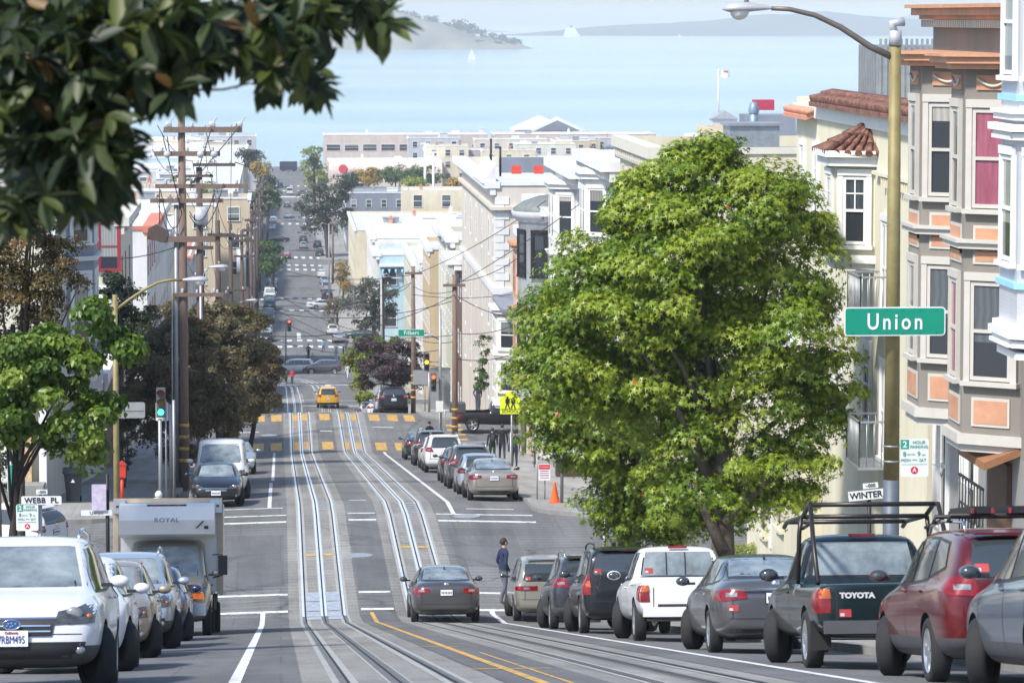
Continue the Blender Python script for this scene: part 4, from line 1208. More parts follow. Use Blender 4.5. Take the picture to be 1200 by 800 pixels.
for (z_, e) in ((50.12, .2), (49.98, .12), (46.7, .16), (46.55, .1), (46.35, .02)):
    MB().prism([(13.1, 59.0 - e, z_), (12.18 - e, 59.82 - e * .6, z_), (12.18 - e, 61.4 + e * .6, z_), (13.1, 62.2 + e, z_)], (0, 0, .12)).build('bay_moulding', WHT, r, world=True)
for z_ in (50.05, 46.62):
    m = MB()
    for k in range(18): m.bx(12.02, 12.10, 59.86 + k * .088, 59.90 + k * .088, z_ - .07, z_ + .0)
    m.build('dentil_course', WHT, r, world=True)
window(r, (13.1, 55, 42.5), -90, 1.1, 1.9, 'sash', WHT, WGL)
r = thing('victorian_house', 'grey Victorian house with peach panels, two stacked bay fronts and an ornate peach cornice', 'house', (17, 67, zg(67)))
SID = wallmat('grey_siding', (.36, .35, .33), siding=3.2)
MB().bx(13.1, 25, 62.45, 72.3, zg(72) - .5, 44.2).build('ground_storey', SID, r, world=True)
MB().bx(13.1, 25, 62.45, 72.3, 44.2, 51.94).build('wall', GREYW, r, world=True)
bay(r, 13.1, 69.8, 1.35, .9, 44.56, 51.08, GREYW, STONE_T, ang=.75, top=False, wins=(48.62, 45.55), ww=(.62, .82), wh=1.76, glass=(WGL, WGL2), panel=PEACH)
bay(r, 13.1, 65.4, 1.35, .9, 44.56, 51.08, GREYW, STONE_T, ang=.75, top=False, wins=(48.62, 45.55), ww=(.62, .82), wh=1.76, glass=(WGL, WGLP), panel=PEACH)
m = MB()
for (z_, h_, e) in ((51.08, .10, .28), (51.18, .12, .38), (51.30, .05, .46)):
    for yc in (69.8, 65.4):
        m.prism([(13.1, yc - .675 - .75 - e, z_), (12.2 - e, yc - .675 - e * .5, z_), (12.2 - e, yc + .675 + e * .5, z_), (13.1, yc + .675 + .75 + e, z_)], (0, 0, h_))
    m.bx(13.1 - e, 13.3, 62.45, 72.6, z_ + .002, z_ + h_ + .003)
m.build('cornice', PEACH, r, world=True)
MB().bx(12.98, 13.6, 62.5, 72.35, 51.35, 51.95).build('frieze', GREYW, r, world=True)
m = MB()
for (z_, h_, e) in ((51.95, .08, .25), (52.03, .14, .40), (52.17, .07, .52)): m.bx(12.98 - e, 14.0, 62.5, 72.4 + e * .6, z_, z_ + h_)
m.build('upper_cornice', PEACH, r, world=True)
m = MB()
for k in range(52): m.bx(12.74, 12.98, 62.6 + k * .19, 62.70 + k * .19, 51.80, 51.945)
m.build('dentil_course', STONE_T, r, world=True)
for yc in (69.8, 65.4):      # garland reliefs under the cornice
    for (o_, u_, wd) in ((Vector((12.65, yc - .675 - .375, 50.84)), Vector((.9, -.75, 0)).normalized(), .7), (Vector((12.2, yc, 50.84)), Vector((0, -1, 0)), .8)):
        n_ = u_.cross(Vector((0, 0, 1))); n_ = -n_ if n_.x > 0 and n_.y > 0 else n_
        if n_.x > 0: n_ = -n_
        m = MB()
        m.ob((o_, u_, Vector((0, 0, 1)), n_), -wd / 2, wd / 2, -.13, .13, 0, .03, 1)
        m.tube([o_ + n_ * .05 + u_ * (wd * (t / 10 - .5) * .9) + Vector((0, 0, .07 - .13 * math.sin(PI * t / 10))) for t in range(11)], .028, 6, 0)
        m.build('garland_relief', [STONE_T, PEACH], r, world=True)
for (y_, w_, h_) in ((71.2, .7, 2.6), (68.3, .8, 2.5)):
    window(r, (13.1, y_, 41.9), -90, w_, h_, 'sash', WHT, WGL)
    m = MB()
    for k in range(6): m.cyl((12.92, y_ - w_ / 2 + k * w_ / 5, 41.9), (12.92, y_ - w_ / 2 + k * w_ / 5, 41.9 + h_), .012, n=5)
    for z_ in (42.0, 43.2, 44.3): m.bx(12.9, 12.93, y_ - w_ / 2, y_ + w_ / 2, z_, z_ + .03)
    m.build('window_bars', WHT, r, world=True)
MB().bx(13.0, 13.1, 64.6, 66.4, 41.0, 44.0).build('door', mat('door_brown', (.10, .06, .04), .6), r, world=True)
m = MB(); m.prism([(13.1, 63.9, 44.25), (12.45, 63.9, 44.0), (12.45, 66.4, 44.0), (13.1, 66.4, 44.25)], (0, 0, .14)); m.build('door_canopy', mat('cedar_soffit', (.28, .13, .06), .7, var=.2), r, world=True)
m = MB()
for k in range(9): m.cyl((12.5, 64.2 + k * .28, 41.6), (12.5, 64.2 + k * .28, 43.6), .015, n=5)
for j in range(7):
    cy = 64.4 + j * .33
    m.tube([(12.5, cy + .14 * math.cos(t * PI / 5), 43.0 + .14 * math.sin(t * PI / 5)) for t in range(11)], .012, 5)
m.bx(12.48, 12.52, 64.2, 66.5, 43.6, 43.64); m.build('iron_gate', BLACKM, r, world=True)
m = MB(); m.cyl((13.02, 62.6, 41), (13.02, 62.6, 51), .05, n=8); m.build('downpipe', GREYW, r, world=True)
r = thing('stucco_house', 'cream stucco house with tiled turret bay and clay roof edge, right of the leafy tree', 'house', (17, 84, zg(84)))
CRM = wallmat('cream_stucco', (.66, .62, .47), var=.05)
CRT = mat('cream_relief', (.70, .64, .46), .7, var=.08)
MB().bx(13.1, 26, 73.2, 92.3, zg(92) - .6, 50.0).build('wall', CRM, r, world=True)
MB().bx(13.1, 22, 92.3, 101.2, zg(100) - .4, 43.6).build('corner_wing', CRM, r, world=True)
tile_rows(r, 12.8, 13.35, 73.4, 88.2, 50.02, 50.22, TILE, pitch=.26, r=.085)
tile_rows(r, 12.8, 13.45, 88.7, 92.6, 49.66, 49.92, TILEO, pitch=.3, r=.07, name='lower_tile_roof')
MB().bx(13.0, 13.1, 73.3, 92.4, 49.55, 49.85).build('cornice', WHT, r, world=True)
MB().bx(12.9, 22.2, 92.4, 101.35, 43.6, 43.8).build('wing_cornice', WHT, r, world=True)
bay(r, 13.1, 81.2, 1.5, .8, 46.75, 48.75, CRM, WHT, ang=.42, wins=(47.0,), ww=(.7, .55), wh=1.5, glass=(WGL2, WGL), style='grid')
m = MB(); m.prism([(13.1, 79.9, 48.72), (12.3, 80.42, 48.72), (12.3, 81.98, 48.72), (13.1, 82.4, 48.72)], (0, 0, .3)); m.build('bay_frieze', CRT, r, world=True)
mb = MB(); apex = Vector((13.25, 81.2, 49.72))
ring_ = [Vector((13.12, 79.55, 48.98)), Vector((12.05, 80.25, 48.98)), Vector((12.05, 82.15, 48.98)), Vector((13.12, 82.85, 48.98))]
mb.add(ring_ + [apex], [(0, 1, 4), (1, 2, 4), (2, 3, 4), (0, 1, 2, 3)])
for a_, b_ in zip(ring_, ring_[1:]):
    n_ = max(4, int((b_ - a_).length / .24))
    for k in range(n_ + 1):
        p = a_ + (b_ - a_) * (k / n_)
        for q in range(4):
            s0, s1 = q / 4, min(1, (q + 1.15) / 4)
            mb.tube([p + (apex - p) * s0 + Vector((0, 0, .04)), p + (apex - p) * s1 + Vector((0, 0, .015))], [.085 * (1 - .5 * s0), .07 * (1 - .5 * s1)], 6)
mb.build('turret_roof', TILE, r, world=True)
m = MB()
for k in range(16): m.bx(12.98, 13.1, 74.4 + k * .27, 74.52 + k * .27, 48.35, 48.55)
m.bx(12.95, 13.1, 74.0, 79.6, 48.58, 48.66); m.build('dentil_course', CRT, r, world=True)
for (y_, z_, w_, h_) in ((86.5, 46.9, .55, 1.9), (88.7, 46.9, .55, 1.9), (91.0, 46.9, .5, 1.9), (80.7, 43.0, .8, 1.7), (85.0, 43.3, .7, 1.7), (89.5, 43.3, .7, 1.7)):
    window(r, (13.1, y_, z_), -90, w_, h_, 'grid', WHT, WGL2 if y_ < 88 else WGL)
for (yc, z_) in ((78.3, 45.5), (78.3, 42.4)):       # iron balconies
    m = MB()
    m.bx(12.35, 13.1, yc - .9, yc + .9, z_ - .06, z_)
    for k in range(11): m.cyl((12.38, yc - .88 + k * .176, z_), (12.38, yc - .88 + k * .176, z_ + .95), .012, n=5)
    for k in range(5):
        for s in (-.88, .88): m.cyl((12.38 + k * .16, yc + s, z_), (12.38 + k * .16, yc + s, z_ + .95), .012, n=5)
    m.bx(12.36, 12.40, yc - .9, yc + .9, z_ + .95, z_ + .99); m.bx(12.36, 13.1, yc - .9, yc - .86, z_ + .95, z_ + .99); m.bx(12.36, 13.1, yc + .86, yc + .9, z_ + .95, z_ + .99)
    m.build('balcony', METALG, r, world=True)
    window(r, (13.1, yc, z_ + .1), -90, .9, 2.0, 'double', WHT, WGL)
m = MB(); m.prism([(12.6, 97.8, 36.2), (12.6, 97.8, 42.3), (12.6, 88.0, 43.9 - .6), (12.6, 88.0, 36.2)], (.5, 0, 0)); m.build('stair_wall', CRM, r, world=True)
m = MB(); m.prism([(12.5, 98.0, 42.3), (12.5, 98.0, 42.45), (12.5, 87.8, 43.45), (12.5, 87.8, 43.3)], (.7, 0, 0)); m.build('stair_coping', WHT, r, world=True)
MB().bx(13.02, 13.1, 99.0, 99.9, 38.2, 42.2).build('door', mat('door_dark', (.03, .035, .045), .4), r, world=True)
window(r, (12.6, 94.3, 38.6), -90, 1.2, 1.6, 'sash', CRM, WGL); window(r, (12.6, 91.2, 39.2), -90, 1.0, 1.5, 'sash', CRM, WGL)
m = MB(); m.bx(12.55, 13.1, 92.9, 93.1, 38.4, 40.6); m.build('garage_pier', WHT, r, world=True)
m = MB(); m.bx(13.75, 15.4, 83.6, 86.4, 50.05, 51.35)
for k in range(12): m.bx(13.70 + 0, 13.75, 83.6 + k * .235, 83.68 + k * .235, 50.05, 51.35); m.bx(13.75 + k * .135, 13.80 + k * .135, 83.56, 83.6, 50.05, 51.35)
for k in range(14): m.bx(13.76 + k * .12, 13.82 + k * .12, 83.6, 83.64, 51.36, 51.5)
m.build('roof_enclosure', METALG, r, world=True)
yel = wallmat('yellow_cream', (.64, .57, .42)); tanw = wallmat('tan_stucco', (.55, .46, .32)); whv = wallmat('white_victorian', (.70, .69, .67)); beig = wallmat('beige_stucco', (.62, .56, .48))
pinkw = wallmat('pink_beige', (.58, .42, .36)); grnc = wallmat('green_cream', (.50, .50, .38)); lblue = wallmat('light_blue', (.42, .56, .60)); sblue = wallmat('steel_blue', (.24, .38, .45)); slate = wallmat('slate_grey', (.20, .22, .26))
orw = wallmat('ochre_orange', (.52, .40, .24)); hotel = wallmat('hotel_beige', (.55, .47, .42)); cremw = wallmat('pale_cream', (.66, .64, .54)); aqua = wallmat('pale_aqua', (.46, .62, .62)); lgrey = wallmat('light_grey', (.45, .46, .48)); terr = wallmat('terracotta_red', (.58, .20, .13))
brn = wallmat('brown_wood', (.14, .09, .07))
building('apartment_house', 'tall yellow-cream apartment house whose dark-edged flat roof rises just left of the big tree crown', 13.1, 26, 126.5, 140.3, 47.0, yel, ROOFG, 'apartment house', faces='SW', floors=4, trim=BLACKM if False else CREAMT, roof_n=4, seed=3)
b1 = building('victorian_house', 'white Victorian house with a bracketed cornice partly behind the big tree', 13.1, 26, 141, 155, 45.9, whv, ROOFL, 'house', faces='', cornice=.7, parapet=.5, roof_n=2, seed=4)
bay(b1, 13.1, 147, 2.4, .9, 38.5, 45.6, whv, WHT, wins=(43.4, 40.0), ww=(.8, .8), wh=1.8)
b2 = building('victorian_house', 'white Victorian house with a wide bay between the grey turret house and the tree', 13.1, 26, 155.2, 170, 44.9, whv, ROOFL, 'house', faces='', cornice=.8, parapet=.6, roof_n=2, seed=5)
bay(b2, 13.1, 162.5, 3.0, 1.0, 37.5, 44.5, whv, WHT, wins=(42.3, 38.9), ww=(.9, .8), wh=1.9, glass=(WGL, WGL2))
b3 = building('victorian_house', 'grey-white Victorian with a rounded dark-topped turret and ornate brackets', 13.1, 26, 170.2, 184, 42.6, whv, ROOFG, 'house', faces='', cornice=.9, parapet=.5, roof_n=2, seed=6)
bay(b3, 13.1, 179.0, 2.6, 1.1, 35.0, 42.4, whv, WHT, wins=(39.9, 36.4), ww=(.9, .9), wh=2.0)
m = MB(); m.lathe([(1.95, 42.9), (1.95, 43.05), (1.5, 43.35), (.8, 43.6), (.0, 43.7)], (13.0, 172.6, 0), n=20); m.build('turret_roof', mat('dark_turret', (.16, .18, .17), .6, var=.2, scale=3), b3, world=True)
m = MB(); m.lathe([(1.7, 34.0), (1.7, 42.4), (1.95, 42.6), (2.05, 42.9), (1.0, 42.9)], (13.0, 172.6, 0), n=20); m.build('turret', lgrey, b3, world=True)
for a_ in (-1.9, -1.2, -.5):
    for z_ in (39.9, 36.4): window(b3, (13.0 + 1.7 * math.sin(a_) * 1.0, 172.6 - 1.7 * math.cos(a_), z_), math.degrees(a_), .6, 2.0, 'sash', BLACKM, WGL)
b4 = building('row_house', 'narrow pink-beige row house with stacked reddish bay cornices beside the hipped cream house', 13.1, 26, 184.2, 192.4, 40.6, pinkw, ROOFL, 'row house', cornice=.8, roof_n=1, trim=WHT, seed=7)
bay(b4, 13.1, 188, 2.2, 1.0, 33.2, 40.2, pinkw, PEACH, wins=(37.9, 34.4), ww=(.8, .8), wh=1.8)
b5 = building('corner_house', 'cream corner house with a grey hipped roof and two-storey bay above the dark pickup truck', 13.1, 26, 192.6, 199.8, 36.6, cremw, ROOFG, 'corner house', cornice=0, parapet=.0, roof_n=0, seed=8)
hip_roof(b5, 12.6, 26, 192.6, 199.8, 36.7, 38.3, mat('grey_shingle', (.20, .21, .24), .85, var=.2, scale=4), over=.9)
bay(b5, 13.1, 196.9, 2.4, 1.5, 31.4, 36.2, cremw, WHT, ang=.8, wins=(34.3, 32.0), ww=(1.0, 1.2), wh=1.5, glass=(WGL2, WGL2))
m = MB()
for k in range(9): m.bx(12.1, 13.1, 192.9 + k * .8, 193.05 + k * .8, 36.2, 36.55)
m.build('eave_bracket', CREAMT, b5, world=True)
MB().bx(13.02, 13.1, 193.6, 196.4, 28.7, 31.0).build('garage_door', brn, b5, world=True)
b6 = building('apartment_house', 'tan flat-roofed apartment house with roof terrace behind the top of the big tree', 19, 31, 150, 166, 46.6, tanw, ROOFL, 'apartment house', cornice=0, parapet=.5, faces='S', floors=5, roof_n=0, seed=9)
for (px, r_) in ((883, .2), (936, .2)):
    p_ = P(px, 178, 151.5)
    m = MB(); m.cyl((p_.x, p_.y, 46.2), (p_.x, p_.y, 48.3), r_ * .9, n=12); m.lathe([(r_, 48.0), (r_ * 1.15, 48.1), (r_ * .8, 48.45), (0, 48.5)], (p_.x, p_.y, 0), n=12)
    m.build('flue', mat('blue_grey_flue', (.20, .27, .33), .5, .3), b6, world=True)
p_ = P(915, 178, 155); MB().box((p_.x, 156, 47.2), (3.0, 2.5, 1.3)).build('roof_shed', slate, b6, world=True)
MB().box((p_.x - .3, 158.5, 48.2), (.9, .6, .45)).build('red_awning', mat('awning_red', (.45, .05, .09), .7), b6, world=True)
for k in range(2): MB().lathe([(.0, 47.3), (.36, 47.3), (.36, 47.36), (.03, 47.33), (.03, 46.7)], (p_.x + .6 + k * 1.0, 151.0, 0), n=10).build('terrace_table', WHT, b6, world=True)
b7 = building('apartment_house', 'tall beige corner apartment house with quoins and a roof deck behind the traffic signals', 13.1, 27, 221, 262, 41.2, beig, ROOFL, 'apartment house', cornice=.7, parapet=.85, faces='', roof_n=0, seed=10, zb=22)
m = MB()
for k in range(30):
    z_ = 27.4 + k * .46; e = .05 if k % 2 else .035
    m.bx(13.1 - .05, 13.1 + (.8 if k % 2 else .5), 221 - .05, 221 + (.8 if k % 2 else .5), z_, z_ + .42)
m.build('quoins', whv, b7, world=True)
for z_ in (37.3, 32.9, 28.3):
    for y_ in (223.8, 228.5, 236, 243, 250, 257): window(b7, (13.1, y_, z_), -90, 1.0, 2.2, 'sash', WHT, WGL)
    for x_ in (16.4, 18.6, 22.5, 25): window(b7, (x_, 221, z_), 0, 1.1, 2.2, 'double', WHT, WGL)
MB().bx(12.9, 27.1, 220.8, 262, 35.3, 35.7).build('belt_course', whv, b7, world=True)
MB().bx(12.8, 27.1, 220.7, 262, 40.4, 40.6).build('belt_course', beig, b7, world=True)
m = MB()
for x_ in (15.6, 17.4):       # swag reliefs on the side wall
    m.tube([(x_ + .8 * (t / 8 - .5), 220.93, 39.9 - .35 * math.sin(PI * t / 8)) for t in range(9)], .08, 6)
m.build('swag_relief', mat('rosy_relief', (.45, .33, .30), .7), b7, world=True)
MB().bx(14.2, 26, 236, 236.2, 42.0, 43.0).build('deck_screen', slate, b7, world=True)
for x_ in (15.0, 16.4):
    m = MB(); m.box((x_, 231, 42.25), (.6, .6, .2)); m.box((x_, 231.3, 42.4), (.6, .1, .5)); m.build('deck_chair', mat('red_cushion', (.62, .08, .05), .7), b7, world=True)
m = MB(); m.box((21.5, 232, 42.9), (1.6, 1.6, 1.8)); m.box((21.5, 232, 43.85), (1.8, 1.8, .1)); m.build('stair_hatch', METALG, b7, world=True)
for (x_, h_) in ((13.0, 2.4), (13.6, 1.9), (20.3, 1.6)): MB().cyl((x_ + .5, 233, 41.9), (x_ + .5, 233, 41.9 + h_), .07, n=8).build('vent_pipe', BLACKM, b7, world=True)
m = MB(); m.prism([(12.3, 221, 42.0), (13.1, 221, 42.0), (13.1, 221, 43.2)], (0, 12, 0)); m.build('pediment', whv, b7, world=True)
bb = [
    ('row_house', 'narrow brown-fronted house with a deep shadowed entry just left of the beige corner block', 13.1, 25, 262.4, 272, 34.2, brn, ROOFL, 'row house', dict(cornice=1.1, floors=3, faces='W', roof_n=1)),
    ('row_house', 'greenish cream row house with tall bays and white cornice behind the wooden pole', 13.1, 25, 272.2, 287, 35.2, grnc, ROOFL, 'row house', dict(cornice=.7, floors=3, faces='W', roof_n=2)),
    ('row_house', 'pale cream ornate row house farther down the same side, with a bracketed white roof edge', 13.1, 25, 287.2, 300.5, 34.8, cremw, ROOFW, 'row house', dict(cornice=.7, floors=3, faces='W', roof_n=2)),
    ('row_house', 'ochre orange house showing a thin strip of wall above the street-name sign', 13.1, 25, 318, 334, 31.6, orw, ROOFL, 'row house', dict(cornice=.3, floors=3, faces='SW', roof_n=1)),
    ('row_house', 'low white row house with a plain stucco front beyond the ochre one', 13.1, 25, 334.2, 352, 29.5, whv, ROOFW, 'row house', dict(cornice=.3, floors=3, faces='W', roof_n=2)),
    ('row_house', 'pale green-cream row house at the end of the block before the diagonal avenue', 13.1, 25, 352.2, 384, 28.0, grnc, ROOFW, 'row house', dict(cornice=.3, floors=3, faces='W', roof_n=3)),
    ('shop_building', 'light-blue building with a scalloped white awning and dark shop windows past the grey-green tree', 13.3, 27, 484, 500, 20.4, lblue, ROOFW, 'shop building', dict(cornice=1.0, floors=2, faces='SW', roof_n=0, wh=2.2, ww=1.6)),
    ('flat_roofed_building', 'long white flat-roofed building with a rail of vent pipes behind the light-blue shop', 13.1, 34, 501, 545, 21.6, whv, ROOFW, 'building', dict(cornice=.8, floors=3, faces='SW', roof_n=6)),
    ('apartment_building', 'steel-blue apartment building with small white-framed windows above the white roofs', 16.5, 38, 590, 612, 17.8, sblue, ROOFW, 'apartment building', dict(cornice=.4, floors=3, faces='S', roof_n=2, gap=5, ww=2.6, wh=1.4)),
    ('flat_roofed_building', 'white building with cylindrical roof tanks right of the steel-blue block', 22, 34, 560, 575, 20.5, whv, ROOFW, 'building', dict(cornice=.4, floors=3, faces='S', roof_n=2)),
    ('apartment_building', 'long pale-yellow apartment building with a grey roof along the far right kerb', 13.3, 48, 640, 700, 14.6, yel, ROOFL, 'apartment building', dict(cornice=.3, floors=3, faces='SW', roof_n=8, gap=6)),
    ('roof_house', 'yellow upper storey with three grey doors standing on the yellow building row', 24, 46, 705, 720, 18.4, yel, ROOFL, 'building', dict(cornice=0, floors=1, faces='S', fh=3.4, roof_n=3, gap=5, ww=1.6, wh=2.2)),
    ('slate_building', 'slate-grey building with a sloping dark roof edge left of the yellow upper storey', 14, 26.5, 760, 785, 15.4, slate, ROOFG, 'building', dict(cornice=.5, floors=3, faces='SW', roof_n=3)),
    ('flat_roofed_building', 'white boxy building with a blue-edged roof under the two tall floodlight masts', 50, 78, 800, 830, 16.0, whv, ROOFW, 'building', dict(cornice=.4, floors=3, faces='S', roof_n=3, gap=6)),
]
for i, (nm, lb, x0, x1, y0, y1, zt, wm, rm, ct, kw) in enumerate(bb):
    kw.setdefault('zb', zg(y1) - .6)
    building(nm, lb, x0, x1, y0, y1, zt, wm, rm, ct, seed=20 + i, **kw)
bl = [o for o in COL.objects if o.name.startswith('shop_building')][0]
m = MB()
for k in range(16): m.prism([(13.3 + k * .85, 484, 19.3), (13.3 + k * .85 + .42, 482.6, 18.3), (13.3 + k * .85 + .84, 484, 19.3)], (0, 0, .25), 1)
m.bx(13.2, 27, 482.8, 484, 19.2, 19.5, 0); m.build('awning', [WHT, BLUET], bl, world=True)
def hotel_block(label, x0, x1, y0, y1, zt, n, disc=False, group=None):
    root = thing('hotel_block', label, 'hotel', ((x0 + x1) / 2, (y0 + y1) / 2, zg(y0)), group=group)
    m = MB(); rr = 3.0
    poly = []
    prof = [(y0, zg(y0) - 1), (y0, zt - rr)] + [(y0 + rr - rr * math.cos(a * PI / 10), zt - rr + rr * math.sin(a * PI / 10)) for a in range(1, 6)] + [(y1, zt), (y1, zg(y0) - 1)]
    m.prism([(x0, y, z) for (y, z) in prof], (x1 - x0, 0, 0)); m.build('wall', hotel, root, world=True)
    MB().bx(x0 - .2, x1 + .2, y0 + rr, y1 + .2, zt - .02, zt + .25).build('roof', ROOFW, root, world=True)
    for k in range(n):
        x = x0 + (k + .5) * (x1 - x0) / n
        m = MB(); m.bx(x - 1.6, x + 1.6, y0 - .08, y0, zt - 8, zt - 3.2); m.build('window_recess', WGL, root, world=True)
        MB().bx(x - 2.4, x + 2.4, y0 - 1.0, y0, zt - 5.6, zt - 5.2).build('balcony', hotel, root, world=True)
    if disc:
        p_ = P(402, 198, y0); MB().lathe([(0, y0 - .12), (1.15, y0 - .12), (1.2, y0 + .1)], (p_.x, 0, p_.z), 'y', 20, smooth=False).build('round_sign', mat('sign_crimson', (.55, .05, .07), .5), root, world=True)
    rooftop(root, x0 + 2, x1 - 2, y0 + 4, y1 - 2, zt + .2, 4, int(x0))
    return root
hotel_block('beige waterfront hotel wing with a curved roof edge and a round red sign', 13.6, 44, 985, 1008, 13.2, 2, True)
hotel_block('beige waterfront hotel wing with rounded parapet behind the yellow and green trees', 59, 103, 985, 1008, 13.6, 3)
for (lb, x0, x1, y0, y1, zt, wm, rm, fl, gp) in [
    ('long pale hotel slab with a dark window band behind the curved beige wings', 13.6, 62, 1085, 1105, 17.0, hotel, ROOFW, 2, 5),
    ('right-hand pale hotel slab with a dark window band beside the gabled white hall', 64, 112, 1085, 1105, 17.1, hotel, ROOFW, 2, 5),
    ('mauve-grey connecting block with square white wall panels between the curved wings', 40.5, 60, 1010, 1026, 15.2, wallmat('mauve', (.38, .32, .32)), ROOFW, 2, 6),
    ('white block with deep shaded openings right of the curved hotel wings', 98, 110, 960, 985, 15.6, whv, ROOFW, 2, 5),
    ('large plain pale-grey warehouse block near the left edge of the big tree crown', 84, 101, 905, 935, 15.4, lgrey, ROOFW, 1, 20),
    ('small aqua building wedged below the pale-grey warehouse', 79, 86, 880, 900, 11.8, aqua, ROOFW, 2, 5),
    ('pale blue-grey building with a sloping roof behind the roof deck of the corner block', 31, 42, 420, 440, 25.2, lgrey, ROOFL, 3, 5),
    ('white domed and terraced building behind the white Victorian roofs', 38, 62, 470, 500, 26.8, whv, ROOFW, 3, 5),
]:
    building('waterfront_building' if y0 > 850 else 'flat_roofed_building', lb, x0, x1, y0, y1, zt, wm, rm, 'building', faces='S', floors=fl, gap=gp, ww=gp * .8 if fl == 2 and y0 > 1000 else 1.6, wh=1.7, zb=-2 if y0 > 850 else zg(y1) - .5, cornice=.2, roof_n=5, seed=int(x0), style='far')
r = thing('gabled_hall', 'white gabled hall rising above the waterfront roofs in the middle of the picture', 'hall', (80, 1130, 2))
MB().bx(72, 90, 1120, 1140, 0, 17.5).build('wall', whv, r, world=True)
m = MB(); m.prism([(72, 1119, 17.5), (90, 1119, 17.5), (81, 1119, 21.5)], (0, 22, 0)); m.build('gable_roof', ROOFW, r, world=True)
m = MB(); m.prism([(76, 1117.5, 17.3), (94, 1117.5, 17.3), (85, 1117.5, 21.8)], (0, 1.4, 0)); m.prism([(78, 1117, 17.4), (92, 1117, 17.4), (85, 1117, 20.6)], (0, .4, 0), 1); m.build('gable', [WHT, slate], r, world=True)
r = thing('flag_tower', 'cream hall with a grey gabled rooftop tower and a flag above the big tree', 'hall', (122, 1000, 2))
MB().bx(113.5, 131, 1000, 1020, 0, 19.0).build('wall', cremw, r, world=True)
MB().bx(113, 131.5, 999.5, 1020.5, 19.0, 19.7).build('cornice', WHT, r, world=True)
x0, x1 = P(835, 150, 1002).x, P(864, 150, 1002).x
MB().bx(x0, x1, 1002, 1009, 19.7, 24.2).build('tower', lgrey, r, world=True)
m = MB(); m.prism([(x0 - .4, 1001.4, 24.2), (x1 + .4, 1001.4, 24.2), ((x0 + x1) / 2, 1001.4, 26.4)], (0, 8.2, 0)); m.build('tower_roof', wallmat('tower_grey', (.30, .32, .35)), r, world=True)
window(r, ((x0 + x1) / 2, 1002, 20.6), 0, 1.0, 1.2, 'far'); window(r, ((x0 + x1) / 2, 1000, 14.2), 0, 3.2, 3.0, 'far')
px_ = P(842, 120, 1005).x
m = MB(); m.cyl((px_, 1005, 24), (px_, 1005, 37.6), .28, .18, n=8); m.build('flagpole', WHT, r, world=True)
m = MB()
for (a, b_, mi) in ((0, 2.6, 0),):
    vs = []
    for i in range(9):
        for j in (0, 1): vs.append((px_ + .2 + 3.0 * i / 8, 1005 + .3 * math.sin(i * .9), 37.3 - 1.9 * j))
    m.add(vs, [(2 * i, 2 * i + 1, 2 * i + 3, 2 * i + 2) for i in range(8)], 0)
    m.add([(v[0], v[1] - .05, v[2] if k % 2 == 0 else v[2] + 1.35) for k, v in enumerate(vs)], [(2 * i, 2 * i + 1, 2 * i + 3, 2 * i + 2) for i in (3, 4, 5)], 1)
m.build('flag', [WHT, mat('flag_red', (.5, .06, .06), .7)], r, world=True)
r.location = r.location
wsid = wallmat('white_siding', (.62, .60, .56), siding=3.0); bgy = wallmat('blue_grey', (.26, .28, .33)); crl = wallmat('cream_plaster', (.64, .60, .48))
REDT = mat('dark_red_trim', (.28, .03, .04), .5, var=.1); NAVY = mat('navy_trim', (.04, .05, .16), .5)
r = building('corner_house', 'cream corner house with a red-framed door and peeling painted posts behind the bright green tree', -24, -7.9, 124, 133.5, 44.6, crl, ROOFG, 'corner house', cornice=.4, roof_n=2, seed=50)
MB().bx(-10.55, -9.55, 123.9, 124.0, 36.4, 38.9).build('door', REDT, r, world=True)
MB().bx(-10.35, -9.75, 123.86, 123.9, 36.7, 38.7).build('door_glass', WGL, r, world=True)
m = MB(); m.bx(-8.75, -8.35, 123.6, 124.0, 35.5, 40.2); m.build('carved_post', mat('carved_ochre', (.45, .22, .07), .7, col2=(.62, .50, .32), scale=5), r, world=True)
m = MB(); m.bx(-9.3, -9.0, 123.6, 124, 35.5, 40.2); m.bx(-8.1, -7.85, 123.6, 124, 35.5, 41); m.build('pilaster', WHT, r, world=True)
MB().bx(-12, -7.9, 122.6, 123.6, 35.6, 36.4).build('front_steps', M_CURB, r, world=True)
window(r, (-7.9, 127, 37.0), 90, .8, 1.6, 'sash', CREAMT, WGL2); window(r, (-7.9, 130, 37.0), 90, .8, 1.6, 'sash', CREAMT, WGL)
window(r, (-7.9, 127.5, 41.3), 90, .9, 1.8, 'sash', CREAMT, WGL); window(r, (-12, 124, 41.3), 0, 1.0, 1.8, 'sash', CREAMT, WGL2)
m = MB()
for k in range(12): m.cyl((-7.5, 131 + k * .25, 35.6), (-7.5, 131 + k * .25, 37.2), .015, n=4)
m.bx(-7.52, -7.48, 131, 133.8, 37.2, 37.25); m.build('stair_railing', METALG, r, world=True)
r = building('victorian_house', 'blue-grey house with navy-lined bay and white clapboard side wall', -22, -7.9, 133.7, 147, 46.4, wsid, ROOFG, 'house', cornice=.5, roof_n=0, seed=51)
bay(r, -7.9, 139.5, 3.0, 1.0, 38.7, 46.0, bgy, WHT, side=1, ang=.9, wins=(43.6, 40.0), ww=(.9, .8), wh=2.4, glass=(WGL2, WGL2))
for z_ in (39.5, 38.9): MB().prism([(-7.9, 137.0, z_), (-6.84, 137.95, z_), (-6.84, 141.05, z_), (-7.9, 142, z_)], (0, 0, .12)).build('navy_band', NAVY, r, world=True)
MB().bx(-7.9, -7.82, 143.5, 145.2, 34.2, 36.4).build('garage_door', brn, r, world=True)
building('row_house', 'low grey row house hidden mostly behind the dark round tree', -22, -7.9, 147.2, 165, 39.5, lgrey, ROOFG, 'row house', faces='E', floors=2, seed=52, trim=WHT)
